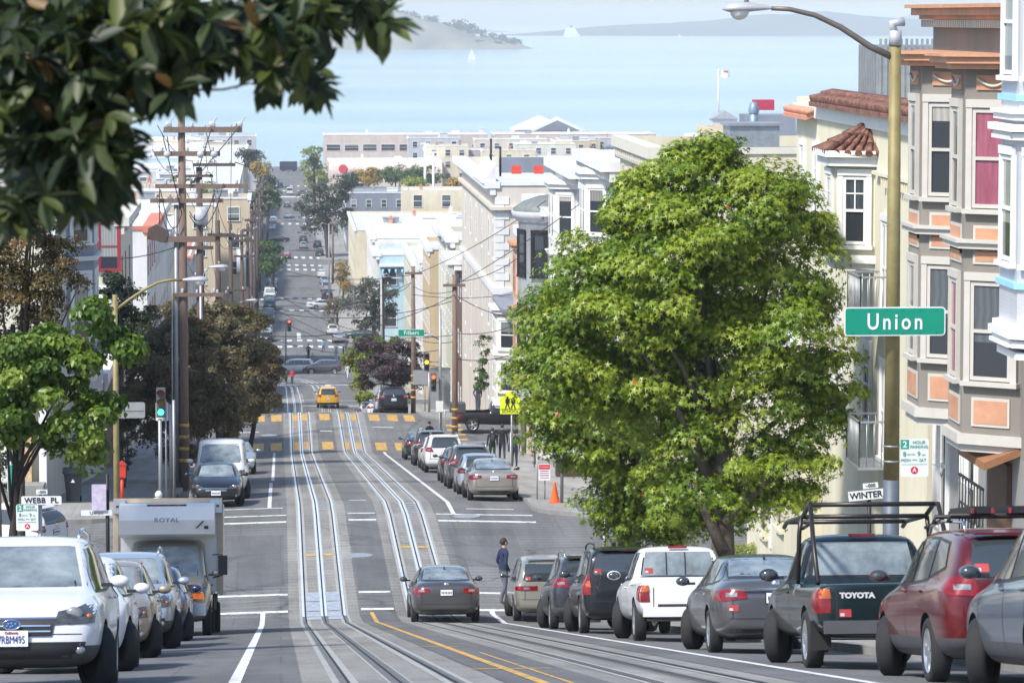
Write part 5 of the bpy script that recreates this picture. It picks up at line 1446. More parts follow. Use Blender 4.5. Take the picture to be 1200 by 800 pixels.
r = building('row_house', 'cream house whose clapboard side wall has one tall dark-red-framed window', -20, -7.9, 183, 199.5, 41.6, crl, ROOFL, 'row house', cornice=.5, parapet=.4, roof_n=0, seed=53, trim=CREAMT)
p_ = P(128, 316, 183); window(r, (p_.x, 183, p_.z), 0, .95, 2.35, 'sash', REDT, WGL2)
for y_ in (186, 190, 195): window(r, (-7.9, y_, 37.5), 90, .8, 2.3, 'sash', REDT, WGL); window(r, (-7.9, y_, 33.0), 90, .8, 2.2, 'sash', REDT, WGL)
building('garage_building', 'brown timber garage with a plain front beyond the wheeled bin', -20, -7.9, 165.5, 182.5, 35.5, brn, ROOFG, 'garage', faces='', cornice=.2, seed=54, roof_n=1)
lb_ = [
    ('corner_house', 'white corner house edged with orange-red posts left of the tall utility pole', -22, -7.9, 221, 236, 39.0, whv, ROOFL, 'corner house', dict(faces='ES', floors=3, trim=terr, cornice=.6)),
    ('row_house', 'white stucco house with a broad pale roof just left of the tall utility pole', -26, -7.9, 236.3, 262, 38.6, whv, ROOFW, 'row house', dict(faces='E', floors=3)),
    ('row_house', 'pale cream row house behind the second wooden pole on the left', -24, -7.9, 262.4, 281, 36.4, cremw, ROOFL, 'row house', dict(faces='E', floors=3)),
    ('row_house', 'white row house with grey window trim at the end of the left block', -24, -7.9, 281.3, 300.5, 35.0, whv, ROOFW, 'row house', dict(faces='E', floors=3)),
    ('row_house', 'beige house with an orange hipped tile roof among the wires', -22, -7.9, 318, 340, 31.0, beig, TILEO, 'row house', dict(faces='ES', floors=3, cornice=.3, roof_n=0)),
    ('row_house', 'light-grey row house beyond the orange-roofed one', -24, -7.9, 341, 362, 29.6, lgrey, ROOFL, 'row house', dict(faces='E', floors=3)),
    ('row_house', 'white end house before the diagonal avenue on the left', -24, -7.9, 362.3, 384, 28.6, whv, ROOFW, 'row house', dict(faces='E', floors=3)),
    ('large_flat_building', 'large white flat-roofed building with bright roof panels left of the poles', -58, -28, 300, 345, 36.0, whv, ROOFW, 'building', dict(faces='SE', floors=3)),
    ('flat_roofed_building', 'pale-blue roofed building with a row of roof tanks behind the leafy crown at left', -70, -38, 420, 470, 29.5, lblue, ROOFW, 'building', dict(faces='SE', floors=3)),
    ('flat_roofed_building', 'white long building along the left kerb beyond the avenue', -26, -8.2, 482, 556, 20.6, whv, ROOFL, 'building', dict(faces='ES', floors=3)),
    ('apartment_building', 'tan apartment building with a white pillar at its street corner', -30, -8.2, 592, 650, 20.6, tanw, ROOFL, 'apartment building', dict(faces='ES', floors=4)),
    ('apartment_building', 'pale grey apartment building next to the tan one on the left', -30, -8.2, 652, 710, 19.0, lgrey, ROOFW, 'apartment building', dict(faces='ES', floors=4)),
    ('warehouse', 'long white warehouse with a grey slab front on the left towards the shore', -46, -8.4, 740, 870, 17.0, whv, ROOFL, 'warehouse', dict(faces='ES', floors=3, gap=9)),
    ('waterfront_building', 'tan waterfront garage with open decks behind the top of the utility pole', -62, -8.6, 905, 1040, 15.8, tanw, ROOFL, 'building', dict(faces='ES', floors=3, gap=8)),
    ('waterfront_building', 'low blue-edged shore building with a white roof left of the street end', -75, -20, 1090, 1150, 14.6, lgrey, ROOFW, 'building', dict(faces='S', floors=2, gap=7)),
    ('flat_roofed_building', 'brick-red roofed building with pale walls between the two wooden poles', -46, -24, 400, 440, 27.0, pinkw, TILEO, 'building', dict(faces='SE', floors=3, roof_n=1)),
    ('waterfront_building', 'wide pale shed with a curved white canopy at the left shore', -92, -40, 1000, 1060, 18.6, hotel, ROOFW, 'building', dict(faces='S', floors=2, gap=8)),
    ('waterfront_building', 'dark blue-roofed pier shed on the water beyond the left shore buildings', -62, -16, 1165, 1225, 12.4, sblue, slate, 'building', dict(faces='S', floors=2, gap=8)),
    ('flat_roofed_building', 'grey building with white railings far behind the leafy branch', -110, -70, 700, 760, 24.0, lgrey, ROOFW, 'building', dict(faces='SE', floors=3, gap=7)),
    ('flat_roofed_building', 'white stepped building on the slope left of the poles', -44, -26, 500, 540, 24.5, whv, ROOFW, 'building', dict(faces='SE', floors=3, gap=5)),
]
for i, (nm, lb, x0, x1, y0, y1, zt, wm, rm, ct, kw) in enumerate(lb_):
    kw = dict(kw); kw.setdefault('roof_n', 4); kw.setdefault('cornice', .3)
    g_ = kw.get('gap', 4.5 if y0 > 480 else 3.2); kw['gap'] = g_
    building(nm, lb, x0, x1, y0, y1, zt, wm, rm, ct, seed=70 + i, zb=zg(y1) - .6, ww=1.2 if y0 < 480 else 2.2, **kw)
for o in list(COL.objects):
    if o.type == 'EMPTY' and o.get('label', '').startswith('beige house with an orange'):
        hip_roof(o, -22, -7.9, 318, 340, 31.4, 33.4, TILEO, over=.5)
for (x0, x1, y0, y1, zt, wm, lb) in [(-120, -60, 1075, 1120, 17.6, lgrey, 'pale shore building at the far left under the leaves'), (120, 175, 960, 1010, 16.2, lgrey, 'pale shore building behind the right side of the tree'), (145, 190, 1060, 1100, 17.5, cremw, 'long cream shore building left of the cream house roof'),
                                     (60, 95, 560, 600, 22.8, slate, 'dark-roofed building hidden mostly behind the leafy crown'), (45, 75, 640, 690, 20.2, cremw, 'cream building with a pale roof left of the tree crown'), (30, 52, 330, 360, 33.4, whv, 'white stepped building behind the beige corner block'), (45, 70, 740, 780, 16.4, whv, 'white low building under the yellow trees'), (100, 150, 880, 930, 18.2, beig, 'beige block behind the top of the leafy crown')]:
    building('flat_roofed_building', lb, x0, x1, y0, y1, zt, wm, ROOFW, 'building', faces='S', floors=3, gap=6, zb=zg(y1) - 1, roof_n=5, seed=int(x0) + 7, cornice=.2, ww=1.8)
rg = random.Random(5)
k_ = 0
for (pxa, pxb, pya, pyb, Ya, Yb, n) in ((470, 735, 197, 236, 300, 760, 15), (145, 285, 200, 262, 300, 700, 12), (140, 320, 160, 195, 820, 1120, 9), (500, 730, 160, 182, 900, 1120, 9), (870, 935, 168, 200, 240, 700, 4)):
    for i in range(n):
        px, py = rg.uniform(pxa, pxb), rg.uniform(pya, pyb)
        t = (pyb - py) / (pyb - pya); Y = Ya + (Yb - Ya) * (t * .8 + rg.random() * .2)
        p = P(px, py, Y); w_ = rg.uniform(7, 15) * (1 if Y < 700 else 1.4); d_ = rg.uniform(8, 16)
        zt = p.z
        if zt < zg(Y) + 3 or -8.5 < p.x < 14 or (p.x > 0 and p.x - w_ / 2 < 26 and Y < 720) or (p.x < 0 and p.x + w_ / 2 > -23 and Y < 400): continue
        k_ += 1
        building('flat_roofed_building', 'small pale flat-roofed building among the crowded far roofs', p.x - w_ / 2, p.x + w_ / 2, Y, Y + d_, zt, rg.choice([whv, cremw, beig, lgrey, tanw, whv, yel, pinkw, lblue]), rg.choice([ROOFW, ROOFL, ROOFL, ROOFG]), 'building', 'small pale buildings of the far town', faces='S', floors=3, gap=3.5, zb=zg(Y + d_) - 1, roof_n=3, seed=k_ * 3, cornice=.2, ww=1.3, fh=3.2)
RNG = np.random.default_rng(11)
BARK = mat('bark_grey_brown', (.085, .07, .055), .9, var=.35, scale=9, bump=.6, bscale=25)
BARKD = mat('bark_dark', (.035, .028, .024), .9, var=.3, scale=9)
LEAFT = {}
LEAFT['oval'] = (np.array([(0, 0, 0), (.12, .18, .04), (.19, .42, .05), (.17, .70, .02), (0, 1, -.10), (-.17, .70, .02), (-.19, .42, .05), (-.12, .18, .04), (0, .45, -.01)], float), [(0, 1, 2, 8), (8, 2, 3, 4), (0, 8, 6, 7), (8, 4, 5, 6)])
LEAFT['small'] = (np.array([(0, 0, 0), (.28, .5, .05), (0, 1, -.05), (-.28, .5, .05)], float), [(0, 1, 2, 3)])
LEAFT['broad'] = (np.array([(0, 0, 0), (.42, .25, .10), (.36, .65, .02), (0, 1, -.22), (-.36, .65, .02), (-.42, .25, .10)], float), [(0, 1, 2, 3), (0, 3, 4, 5)])
_v = [(0, .30, .03)]
for k in range(5):
    a = R(-128 + 64 * k)
    _v.append((.34 * math.sin(a - R(32)) * .55, .30 + .34 * math.cos(a - R(32)) * .55, 0.02))
    l_ = (.46, .58, .70, .58, .46)[k]
    _v.append((l_ * math.sin(a), .30 + l_ * math.cos(a), -.07))
a = R(-128 + 64 * 4 + 32)
_v.append((.34 * math.sin(a) * .55, .30 + .34 * math.cos(a) * .55, .02))
LEAFT['star'] = (np.array(_v, float), [(0, 1 + 2 * k, 2 + 2 * k, 3 + 2 * k) for k in range(5)])
def leaf_mesh(name, pts, nrm, size, shape, tone, m, droop=.3, jitter=.5):
    """one mesh of many leaves. pts (n,3), nrm (n,3) rough facing; size (n,) ; tone (n,)"""
    T, F = LEAFT[shape]
    n, k = len(pts), len(T)
    nz = nrm + RNG.normal(0, jitter, (n, 3)); nz[:, 2] += .3
    nz /= np.linalg.norm(nz, axis=1)[:, None] + 1e-9
    rd = RNG.normal(0, 1, (n, 3)) + nrm * .8; rd[:, 2] -= droop * 3
    y = rd - nz * np.sum(rd * nz, axis=1)[:, None]; y /= np.linalg.norm(y, axis=1)[:, None] + 1e-9
    x = np.cross(y, nz)
    S = size[:, None, None]
    V = pts[:, None, :] + S * (T[None, :, 0:1] * x[:, None, :] + T[None, :, 1:2] * y[:, None, :] + T[None, :, 2:3] * nz[:, None, :])
    V = V.reshape(-1, 3)
    Fq = np.array(F); f = (Fq[None] + (np.arange(n) * k)[:, None, None]).reshape(-1)
    nf = n * len(F)
    me = bpy.data.meshes.new(name)
    me.vertices.add(n * k); me.vertices.foreach_set('co', V.astype(np.float32).ravel())
    me.loops.add(nf * 4); me.loops.foreach_set('vertex_index', f.astype(np.int32))
    me.polygons.add(nf); me.polygons.foreach_set('loop_start', np.arange(nf, dtype=np.int32) * 4); me.polygons.foreach_set('loop_total', np.full(nf, 4, np.int32))
    me.update(calc_edges=True)
    at = me.attributes.new('tone', 'FLOAT', 'FACE')
    at.data.foreach_set('value', np.repeat(tone, len(F)).astype(np.float32))
    me.materials.append(m)
    return me
def crown_points(blobs, n, clump=.5, shell=.55, nclump=None, up=.15):
    """leaf positions gathered in clumps over the outer shell of the blobs"""
    vol = np.array([b[3] * b[4] * b[5] for b in blobs]) ** .7
    nc = nclump or max(20, int(n / 150))
    pick = RNG.choice(len(blobs), nc, p=vol / vol.sum())
    C = np.array([b[:3] for b in blobs])[pick]; Rr = np.array([b[3:6] for b in blobs])[pick]
    d = RNG.normal(0, 1, (nc, 3)); d[:, 2] += up; d /= np.linalg.norm(d, axis=1)[:, None]
    rad = 1 - shell * RNG.random(nc) ** 2.2
    cc = C + d * Rr * rad[:, None]
    cs = clump * (.6 + .8 * RNG.random(nc))
    idx = RNG.integers(0, nc, n)
    e = RNG.normal(0, 1, (n, 3)); e /= np.linalg.norm(e, axis=1)[:, None]
    e[:, 2] = np.where(RNG.random(n) < .7, np.abs(e[:, 2]), e[:, 2])
    rr = cs[idx] * (.55 + .45 * RNG.random(n))
    p = cc[idx] + e * rr[:, None] * np.array([1, 1, .75])
    nr = e * .8 + d[idx] * .5
    ct = RNG.random(nc)
    return p, nr, ct[idx], cc
def tree(name, label, base, blobs, n, leaf, lmat, shape='small', clump=.5, trunk=(.2, None), bark=BARK, group=None, cat='tree', droop=.3, tone=(.0, 1.0), limbs=9, shell=.55, accents=0, tbase=None, nclump=None, forks=None):
    """base (x,y,z) ground; blobs world ellipsoids (x,y,z,rx,ry,rz)"""
    base = Vector(base)
    root = thing(name, label, cat, base, group=group)
    p, nr, ct, cc = crown_points(blobs, n, clump, shell, nclump)
    tn = np.clip(tone[0] + (tone[1] - tone[0]) * (.55 * ct + .45 * RNG.random(n)), 0, .93) * (.86 if lmat.name == 'sweetgum_leaf' else 1)
    if accents: tn[RNG.random(n) < accents] = 1.0
    sz = leaf * (.7 + .6 * RNG.random(n))
    me = leaf_mesh('crown', p - np.array(base), nr, sz, shape, tn, lmat, droop)
    link('crown', me, root)
    tr = trunk[0]
    top = Vector(blobs[0][:3]) if trunk[1] is None else Vector(trunk[1])
    mb = MB()
    tb = base if tbase is None else Vector(tbase)
    mid = tb.lerp(top, .5) + Vector((tr * .6, 0, 0))
    mb.tube([tb - Vector((0, 0, .3)), tb + Vector((0, 0, .15)), tb.lerp(mid, .5), mid, top], [tr * 1.35, tr * 1.1, tr, tr * .8, tr * .35], 10)
    rg = random.Random(len(label))
    for k in range(limbs):
        q = Vector(cc[rg.randrange(len(cc))])
        t = rg.uniform(.35, .9)
        s = mid.lerp(top, (t - .5) * 2) if t > .5 else tb.lerp(mid, t * 2)
        m1 = s.lerp(q, .5) + Vector((0, 0, (q - s).length * .08))
        mb.tube([s, m1, q], [tr * .45, tr * .25, tr * .07], 6)
    if forks:
        for (a, b_, r0, r1) in forks:
            a, b_ = Vector(a), Vector(b_)
            mb.tube([a, a.lerp(b_, .5) + Vector((0, 0, .05)), b_], [r0, (r0 + r1) / 2, r1], 8)
    mb.build('trunk', bark, root, world=True)
    return root
def pb(lst, Y, k=1.0, dy=1.0):
    """blobs given as (px, py, r_px [, ry_px]) at distance Y"""
    out = []
    for q in lst:
        p = P(q[0], q[1], Y); r = q[2] * Y / FPX
        rz = (q[3] if len(q) > 3 else q[2]) * Y / FPX
        out.append((p.x, p.y + RNG.uniform(-.3, .3) * r, p.z, r, r * dy, rz))
    return out
L_GUM = leaf_mat('sweetgum_leaf', [(.065, .125, .010), (.11, .19, .012), (.17, .26, .016), (.25, .33, .025), (.32, .37, .04), (.42, .09, .02)], .42, .3)
L_MAG = leaf_mat('glossy_dark_leaf', [(.014, .026, .009), (.026, .044, .012), (.048, .072, .018), (.11, .13, .025), (.18, .10, .03)], .5, .3)
L_BRIGHT = leaf_mat('bright_green_leaf', [(.05, .105, .014), (.10, .18, .025), (.19, .28, .035), (.32, .38, .07)], .4, .4)
L_OLIVE = leaf_mat('olive_brown_leaf', [(.045, .042, .012), (.09, .07, .018), (.16, .11, .03), (.18, .08, .035)], .5, .25)
L_DARKB = leaf_mat('dark_bronze_leaf', [(.085, .085, .036), (.14, .125, .052), (.20, .155, .07), (.30, .15, .09)], .5, .4)
L_DARK = leaf_mat('dark_evergreen_leaf', [(.012, .022, .010), (.025, .042, .014), (.045, .065, .02)], .5, .2)
L_PURP = leaf_mat('purple_leaf', [(.045, .025, .036), (.075, .048, .058), (.11, .075, .07)], .5, .3)
L_YG = leaf_mat('yellow_green_leaf', [(.10, .15, .02), (.20, .26, .03), (.36, .36, .05)], .5, .3)
L_GOLD = leaf_mat('golden_leaf', [(.20, .17, .03), (.36, .26, .04), (.42, .18, .04)], .5, .3)
L_GREY = leaf_mat('grey_green_leaf', [(.035, .045, .03), (.065, .075, .045), (.10, .11, .065)], .5, .2)
L_MID = leaf_mat('mid_green_leaf', [(.03, .07, .015), (.06, .12, .02), (.11, .18, .03)], .5, .25)
gl = pb([(800, 330, 100), (830, 212, 46), (770, 250, 46), (880, 240, 52), (705, 325, 56), (905, 320, 70), (925, 400, 62), (720, 395, 80), (830, 440, 92), (940, 470, 52), (850, 540, 70), (905, 555, 52), (762, 480, 80), (950, 520, 36), (840, 590, 40), (938, 300, 40), (800, 196, 24), (855, 185, 24), (832, 172, 16), (738, 272, 40), (700, 350, 50), (690, 430, 50), (800, 592, 36), (870, 598, 30), (835, 575, 45), (762, 228, 28), (728, 292, 38), (692, 345, 44), (928, 245, 28), (800, 300, 60), (935, 260, 30), (905, 600, 24), (668, 410, 44), (960, 440, 44), (975, 480, 28)], 79.5, dy=.85)
gz = zg(78.6) + .02
gx = P(848, 640, 78.6).x
L2 = pb([(660, 385, 50), (652, 435, 46), (690, 450, 66), (672, 355, 34), (700, 500, 62), (745, 545, 55), (780, 585, 46), (728, 590, 38), (652, 480, 42), (790, 620, 24), (750, 618, 22)], 88, dy=.85)
tree('leafy_tree', 'big leafy green tree with a thick grey trunk on the right sidewalk', (gx, 78.6, gz), gl, 92000, .15, L_GUM, 'star', clump=.60, trunk=(.26, P(830, 400, 79.5)), nclump=360, accents=.0012, limbs=14, droop=.35, shell=.5,
     forks=[((gx, 78.6, gz + 1.6), P(808, 560, 79), .16, .08), ((gx, 78.6, gz + 2.2), P(905, 560, 79), .13, .06)])
tree('leafy_tree', 'smaller leafy tree with a dark trunk, merging into the left side of the big one', (P(811, 640, 87.5).x, 87.5, zg(87.5) + .02), L2, 40000, .15, L_GUM, 'star', clump=.55, trunk=(.19, P(735, 430, 88)), bark=BARKD, nclump=210, accents=.003, limbs=9, droop=.35, shell=.5)
rb = thing('magnolia_tree', 'dark glossy-leaved branches overhanging the top left corner, close to the viewer', 'tree', (-3.4, 12.2, zg(12.2) + .1))
spr = []
Ym = 12.0
for (px, py, r, w_) in [(60, 60, 75, 7), (30, 140, 60, 6), (100, 130, 55, 5), (70, 190, 55, 5), (120, 195, 36, 3), (150, 70, 60, 5), (215, 40, 45, 5), (265, 26, 34, 3), (320, 18, 32, 3), (368, 10, 26, 2), (415, -2, 22, 2),
                        (300, 50, 18, 1), (350, 50, 14, 1), (362, 92, 17, 1), (443, 18, 14, 1), (20, 40, 60, 5), (40, 225, 32, 2), (110, 225, 26, 2), (185, 20, 40, 4), (130, 20, 60, 5), (205, 90, 18, 1), (-30, 100, 60, 5), (10, 240, 24, 1), (165, 90, 24, 1), (316, 84, 8, 1), (240, 58, 18, 1)]:
    for k in range(int(w_ * 9)):
        a = random.uniform(0, 2 * PI); q = math.sqrt(random.random()) * r
        spr.append((px + q * math.cos(a), py + q * math.sin(a) * .9, Ym + random.uniform(-.9, 1.1)))
pts, nr, sz, tn = [], [], [], []
for (px, py, Y) in spr:
    c = P(px, py, Y)
    ax = Vector((random.gauss(.35, .6), random.gauss(0, .5), random.gauss(-.1, .5))).normalized()
    tcl = random.random() ** 1.6
    for k in range(random.randint(5, 8)):       # a whorl of long leaves
        a = 2 * PI * k / 6 + random.random()
        o_ = ax.orthogonal().normalized(); o_.rotate(Matrix.Rotation(a, 3, ax))
        d = (ax * .7 + o_ + Vector((0, 0, -.25))).normalized()
        pts.append(tuple(c)); nr.append(tuple(d)); sz.append(random.uniform(.085, .145)); tn.append(min(.9, tcl * .55 + random.random() * .25) if random.random() > .02 else 1.0)
pts = np.array(pts); dirs = np.array(nr); sz = np.array(sz); tn = np.array(tn)
def leaf_dir_mesh(name, pts, dirs, size, tone, m, shape='oval'):
    T, F = LEAFT[shape]
    n, k = len(pts), len(T)
    up = RNG.normal(0, .35, (n, 3)) + np.array([0, -.2, 1.0])
    x = np.cross(dirs, up); x /= np.linalg.norm(x, axis=1)[:, None] + 1e-9
    z = np.cross(x, dirs)
    V = pts[:, None, :] + size[:, None, None] * (T[None, :, 0:1] * x[:, None, :] * .92 + T[None, :, 1:2] * dirs[:, None, :] + T[None, :, 2:3] * z[:, None, :])
    nf = n * len(F); f = (np.array(F)[None] + (np.arange(n) * k)[:, None, None]).reshape(-1)
    me = bpy.data.meshes.new(name)
    me.vertices.add(n * k); me.vertices.foreach_set('co', V.reshape(-1).astype(np.float32))
    me.loops.add(nf * 4); me.loops.foreach_set('vertex_index', f.astype(np.int32))
    me.polygons.add(nf); me.polygons.foreach_set('loop_start', np.arange(nf, dtype=np.int32) * 4); me.polygons.foreach_set('loop_total', np.full(nf, 4, np.int32))
    me.update(calc_edges=True)
    at = me.attributes.new('tone', 'FLOAT', 'FACE'); at.data.foreach_set('value', np.repeat(tone, len(F)).astype(np.float32))
    me.materials.append(m)
    return me
link('foliage', leaf_dir_mesh('foliage', pts - np.array(rb.location), dirs, sz, tn, L_MAG), rb)
mb = MB()
def limb(pl, r0, r1, Y=12.0):
    q = [P(a, b_, Y + random.uniform(-.15, .15)) for (a, b_) in pl]
    mb.tube(q, [r0 + (r1 - r0) * i / (len(q) - 1) for i in range(len(q))], 7)
base_ = Vector((-3.4, 12.2, zg(12.2) - .2))
mb.tube([base_, base_ + Vector((.1, 0, 1.4)), base_ + Vector((.5, 0, 2.6)), P(-160, 120, 12.1)], [.16, .13, .10, .07], 10)
limb([(-160, 120), (-60, 110), (20, 100), (90, 60), (170, 40), (260, 35), (340, 20), (400, 10), (450, -8)], .05, .008)
limb([(-60, 110), (0, 170), (60, 200), (110, 212), (150, 178)], .03, .007)
limb([(-160, 120), (-100, -40), (0, -60), (140, -50)], .05, .02)
limb([(150, 62), (200, 60), (262, 64), (290, 55), (330, 40)], .008, .003)
limb([(180, 95), (215, 106), (262, 105), (292, 98), (340, 98), (355, 92)], .005, .002)
limb([(232, 74), (245, 88), (262, 95), (268, 60), (262, 40)], .004, .002)
limb([(330, 45), (325, 70), (335, 98), (352, 97)], .004, .002)
mb.build('branches', mat('magnolia_bark', (.06, .045, .04), .8, var=.3, scale=20), rb, world=True)
z_ = lambda y: zg(y) + .01
tree('olive_tree', 'brown-olive fine-leaved tree on the left edge above the bright green one', (P(20, 600, 76).x, 76, z_(76)), pb([(30, 300, 50), (15, 260, 36), (60, 330, 36), (10, 370, 52), (48, 400, 34), (0, 440, 45), (70, 300, 22), (-30, 320, 60)], 76), 42000, .075, L_OLIVE, 'small', clump=.32, trunk=(.14, P(15, 380, 76)), nclump=190, limbs=16, droop=.4)
tree('bright_green_tree', 'young bright-green broad-leaved tree at the left edge near the alley sign', (P(6, 700, 57).x, 57, z_(57)), pb([(60, 410, 30), (110, 400, 28), (135, 395, 26), (95, 375, 22), (70, 440, 40), (30, 460, 44), (115, 450, 34), (95, 500, 36), (50, 500, 34), (110, 530, 18), (10, 430, 36), (140, 425, 20), (75, 380, 18), (-25, 480, 44)], 57), 13000, .095, L_BRIGHT, 'broad', clump=.25, trunk=(.08, P(20, 440, 57)), bark=BARKD, nclump=70, limbs=10, droop=.8)
tree('hedge_bush', 'dense dark-green bush at the extreme left beside the parked hatchback', (P(-5, 600, 70).x, 70, z_(70)), pb([(0, 520, 24, 30), (-20, 560, 34, 40), (4, 490, 16)], 70), 3000, .05, L_DARK, 'small', clump=.14, trunk=(.05, None), limbs=3, cat='bush')
tree('round_tree', 'dark evergreen tree between the blue-grey and cream houses on the left', (P(140, 480, 160).x, 160, z_(160)), pb([(140, 358, 28), (122, 385, 26), (158, 372, 22), (165, 395, 26), (132, 338, 16)], 160), 14000, .15, L_DARK, 'small', clump=.35, trunk=(.14, None), nclump=80)
tree('round_tree', 'large round bronze-green tree directly behind the left utility pole', (P(210, 560, 146).x, 146, z_(146)), pb([(185, 440, 42), (215, 420, 42), (240, 455, 44), (205, 480, 40), (250, 490, 36), (175, 480, 34), (225, 400, 24), (160, 450, 26), (262, 460, 26), (215, 510, 30)], 148), 60000, .15, L_DARKB, 'small', clump=.45, trunk=(.2, None), bark=BARKD, nclump=200)
tree('round_tree', 'tall dark olive street tree rising right of and behind the bronze-green one', (P(262, 560, 172).x, 172, z_(172)), pb([(250, 395, 36), (285, 410, 34), (265, 440, 38), (295, 440, 28), (225, 385, 24), (200, 375, 22), (285, 380, 22), (300, 465, 24)], 176), 42000, .16, L_DARKB, 'small', clump=.45, trunk=(.16, None), bark=BARKD, nclump=130)
tree('round_tree', 'smallest of the dark street trees, its reddish crown touching the crosswalk on the left', (P(292, 490, 196).x, 196, z_(196)), pb([(306, 425, 18), (300, 450, 22), (312, 440, 16), (290, 475, 20), (310, 472, 12)], 196), 17000, .17, L_DARKB, 'small', clump=.4, trunk=(.13, None), bark=BARKD, nclump=60)
tree('small_round_shrub', 'clipped dark shrub on the sidewalk behind the grey sign back', (P(146, 545, 140).x, 140, z_(140)), pb([(147, 530, 10, 14), (143, 517, 8)], 140), 1500, .08, L_DARK, 'small', clump=.2, trunk=(.05, None), limbs=2, cat='shrub')
tree('red_bottlebrush', 'small reddish flowering shrub beside the traffic light pole', (P(150, 545, 165).x, 165, z_(165)), pb([(148, 498, 7), (155, 492, 6)], 165), 500, .09, L_GOLD, 'small', clump=.2, trunk=(.04, None), limbs=2, cat='shrub')
tree('purple_tree', 'purple-leaved tree leaning over the parked cars past the far crosswalk', (P(472, 480, 233).x, 233, z_(233)), pb([(455, 425, 30, 22), (475, 420, 22, 20), (440, 440, 20), (465, 450, 22), (435, 415, 18), (485, 440, 12)], 234), 20000, .15, L_PURP, 'small', clump=.45, trunk=(.2, None), bark=BARKD, nclump=70)
tree('yellow_green_tree', 'yellow-green conifer-like tree just left of the purple one', (P(425, 480, 245).x, 245, z_(245)), pb([(423, 440, 15), (430, 410, 15), (415, 425, 13), (440, 402, 14), (432, 460, 14), (465, 398, 10)], 245), 14000, .15, L_YG, 'small', clump=.4, trunk=(.15, None), nclump=60)
tree('ivy_shrub', 'green shrub climbing the white wall beside the hipped cream house', (P(560, 440, 219).x, 219.6, zg(219) + .01), pb([(566, 420, 8, 16), (563, 445, 7, 14), (568, 400, 7, 9)], 219.6), 2200, .13, L_MID, 'small', clump=.3, trunk=(.06, None), limbs=2, cat='shrub')
tree('grey_green_tree', 'wispy grey-green tree in front of the light-blue shop', (P(437, 400, 470).x, 470, z_(470)), pb([(437, 340, 20, 16), (420, 355, 20), (450, 360, 18), (435, 375, 22, 14), (405, 370, 14), (462, 345, 8)], 470), 8000, .28, L_GREY, 'small', clump=.9, trunk=(.3, None), nclump=70)
tree('bare_reddish_tree', 'small reddish-brown tree along the far right kerb', (P(395, 380, 500).x, 500, z_(500)), pb([(394, 350, 8), (390, 368, 9, 12), (400, 325, 6, 8)], 500), 1500, .26, L_OLIVE, 'small', clump=.8, trunk=(.15, None))
tree('golden_tree', 'small golden-leaved tree among the reddish ones on the far right kerb', (P(402, 345, 590).x, 590, z_(590)), pb([(402, 318, 6, 11), (404, 335, 7, 8)], 590), 1200, .35, L_GOLD, 'small', clump=.8, trunk=(.15, None))
tree('dark_spreading_tree', 'large dark spreading tree over the far right side of the street', (P(385, 285, 740).x, 740, z_(740)), pb([(375, 235, 26, 18), (395, 225, 22, 14), (355, 245, 15, 10), (395, 255, 20, 16), (375, 265, 18, 12)], 745), 8000, .5, L_DARK, 'small', clump=1.6, trunk=(.5, None), bark=BARKD, nclump=60)
tree('bright_columnar_tree', 'tall yellow-green tree at the far end of the street', (P(368, 230, 960).x, 960, z_(960)), pb([(367, 180, 11, 12), (365, 200, 13, 14), (372, 212, 11, 10)], 960), 3500, .6, L_YG, 'small', clump=1.3, trunk=(.4, None), nclump=40)
tree('dark_green_tree', 'dark green tree on the left kerb near the shore', (P(315, 235, 900).x, 900, z_(900)), pb([(300, 190, 14, 10), (312, 210, 12, 14), (318, 225, 9, 12), (290, 182, 12, 6)], 900), 3000, .6, L_DARK, 'small', clump=1.4, trunk=(.3, None), nclump=40)
tree('autumn_tree', 'rusty-orange tree beside the dark green one near the shore', (P(305, 230, 880).x, 880, z_(880)), pb([(303, 198, 9, 8), (310, 202, 8, 8)], 880), 1200, .55, L_GOLD, 'small', clump=1.2, trunk=(.3, None), nclump=20)
tree('green_street_tree', 'round green tree on the left kerb, far block', (P(312, 265, 760).x, 760, z_(760)), pb([(314, 228, 12, 11), (318, 236, 8, 8)], 760), 2200, .5, L_MID, 'small', clump=1.2, trunk=(.3, None), nclump=25)
tree('green_street_tree', 'grey-green loose tree on the left kerb behind the poles', (P(303, 290, 660).x, 660, z_(660)), pb([(298, 255, 11, 16), (300, 240, 9, 9), (290, 268, 8, 10)], 660), 2200, .45, L_GREY, 'small', clump=1.2, trunk=(.3, None), nclump=25)
tree('green_street_tree', 'bright mid-green tree on the left kerb above the parked cars', (P(318, 330, 590).x, 590, z_(590)), pb([(320, 298, 12, 14), (316, 312, 11, 10), (312, 285, 7, 10)], 590), 3500, .38, L_MID, 'small', clump=1.0, trunk=(.3, None), nclump=30)
tree('shrub_row', 'green shrubs spreading behind the dark left trees', (P(275, 400, 300).x, 300, z_(300)), pb([(290, 375, 16, 9), (268, 380, 14, 8), (300, 385, 10, 8)], 300), 3500, .2, L_YG, 'small', clump=.6, trunk=(.08, None), cat='shrub')
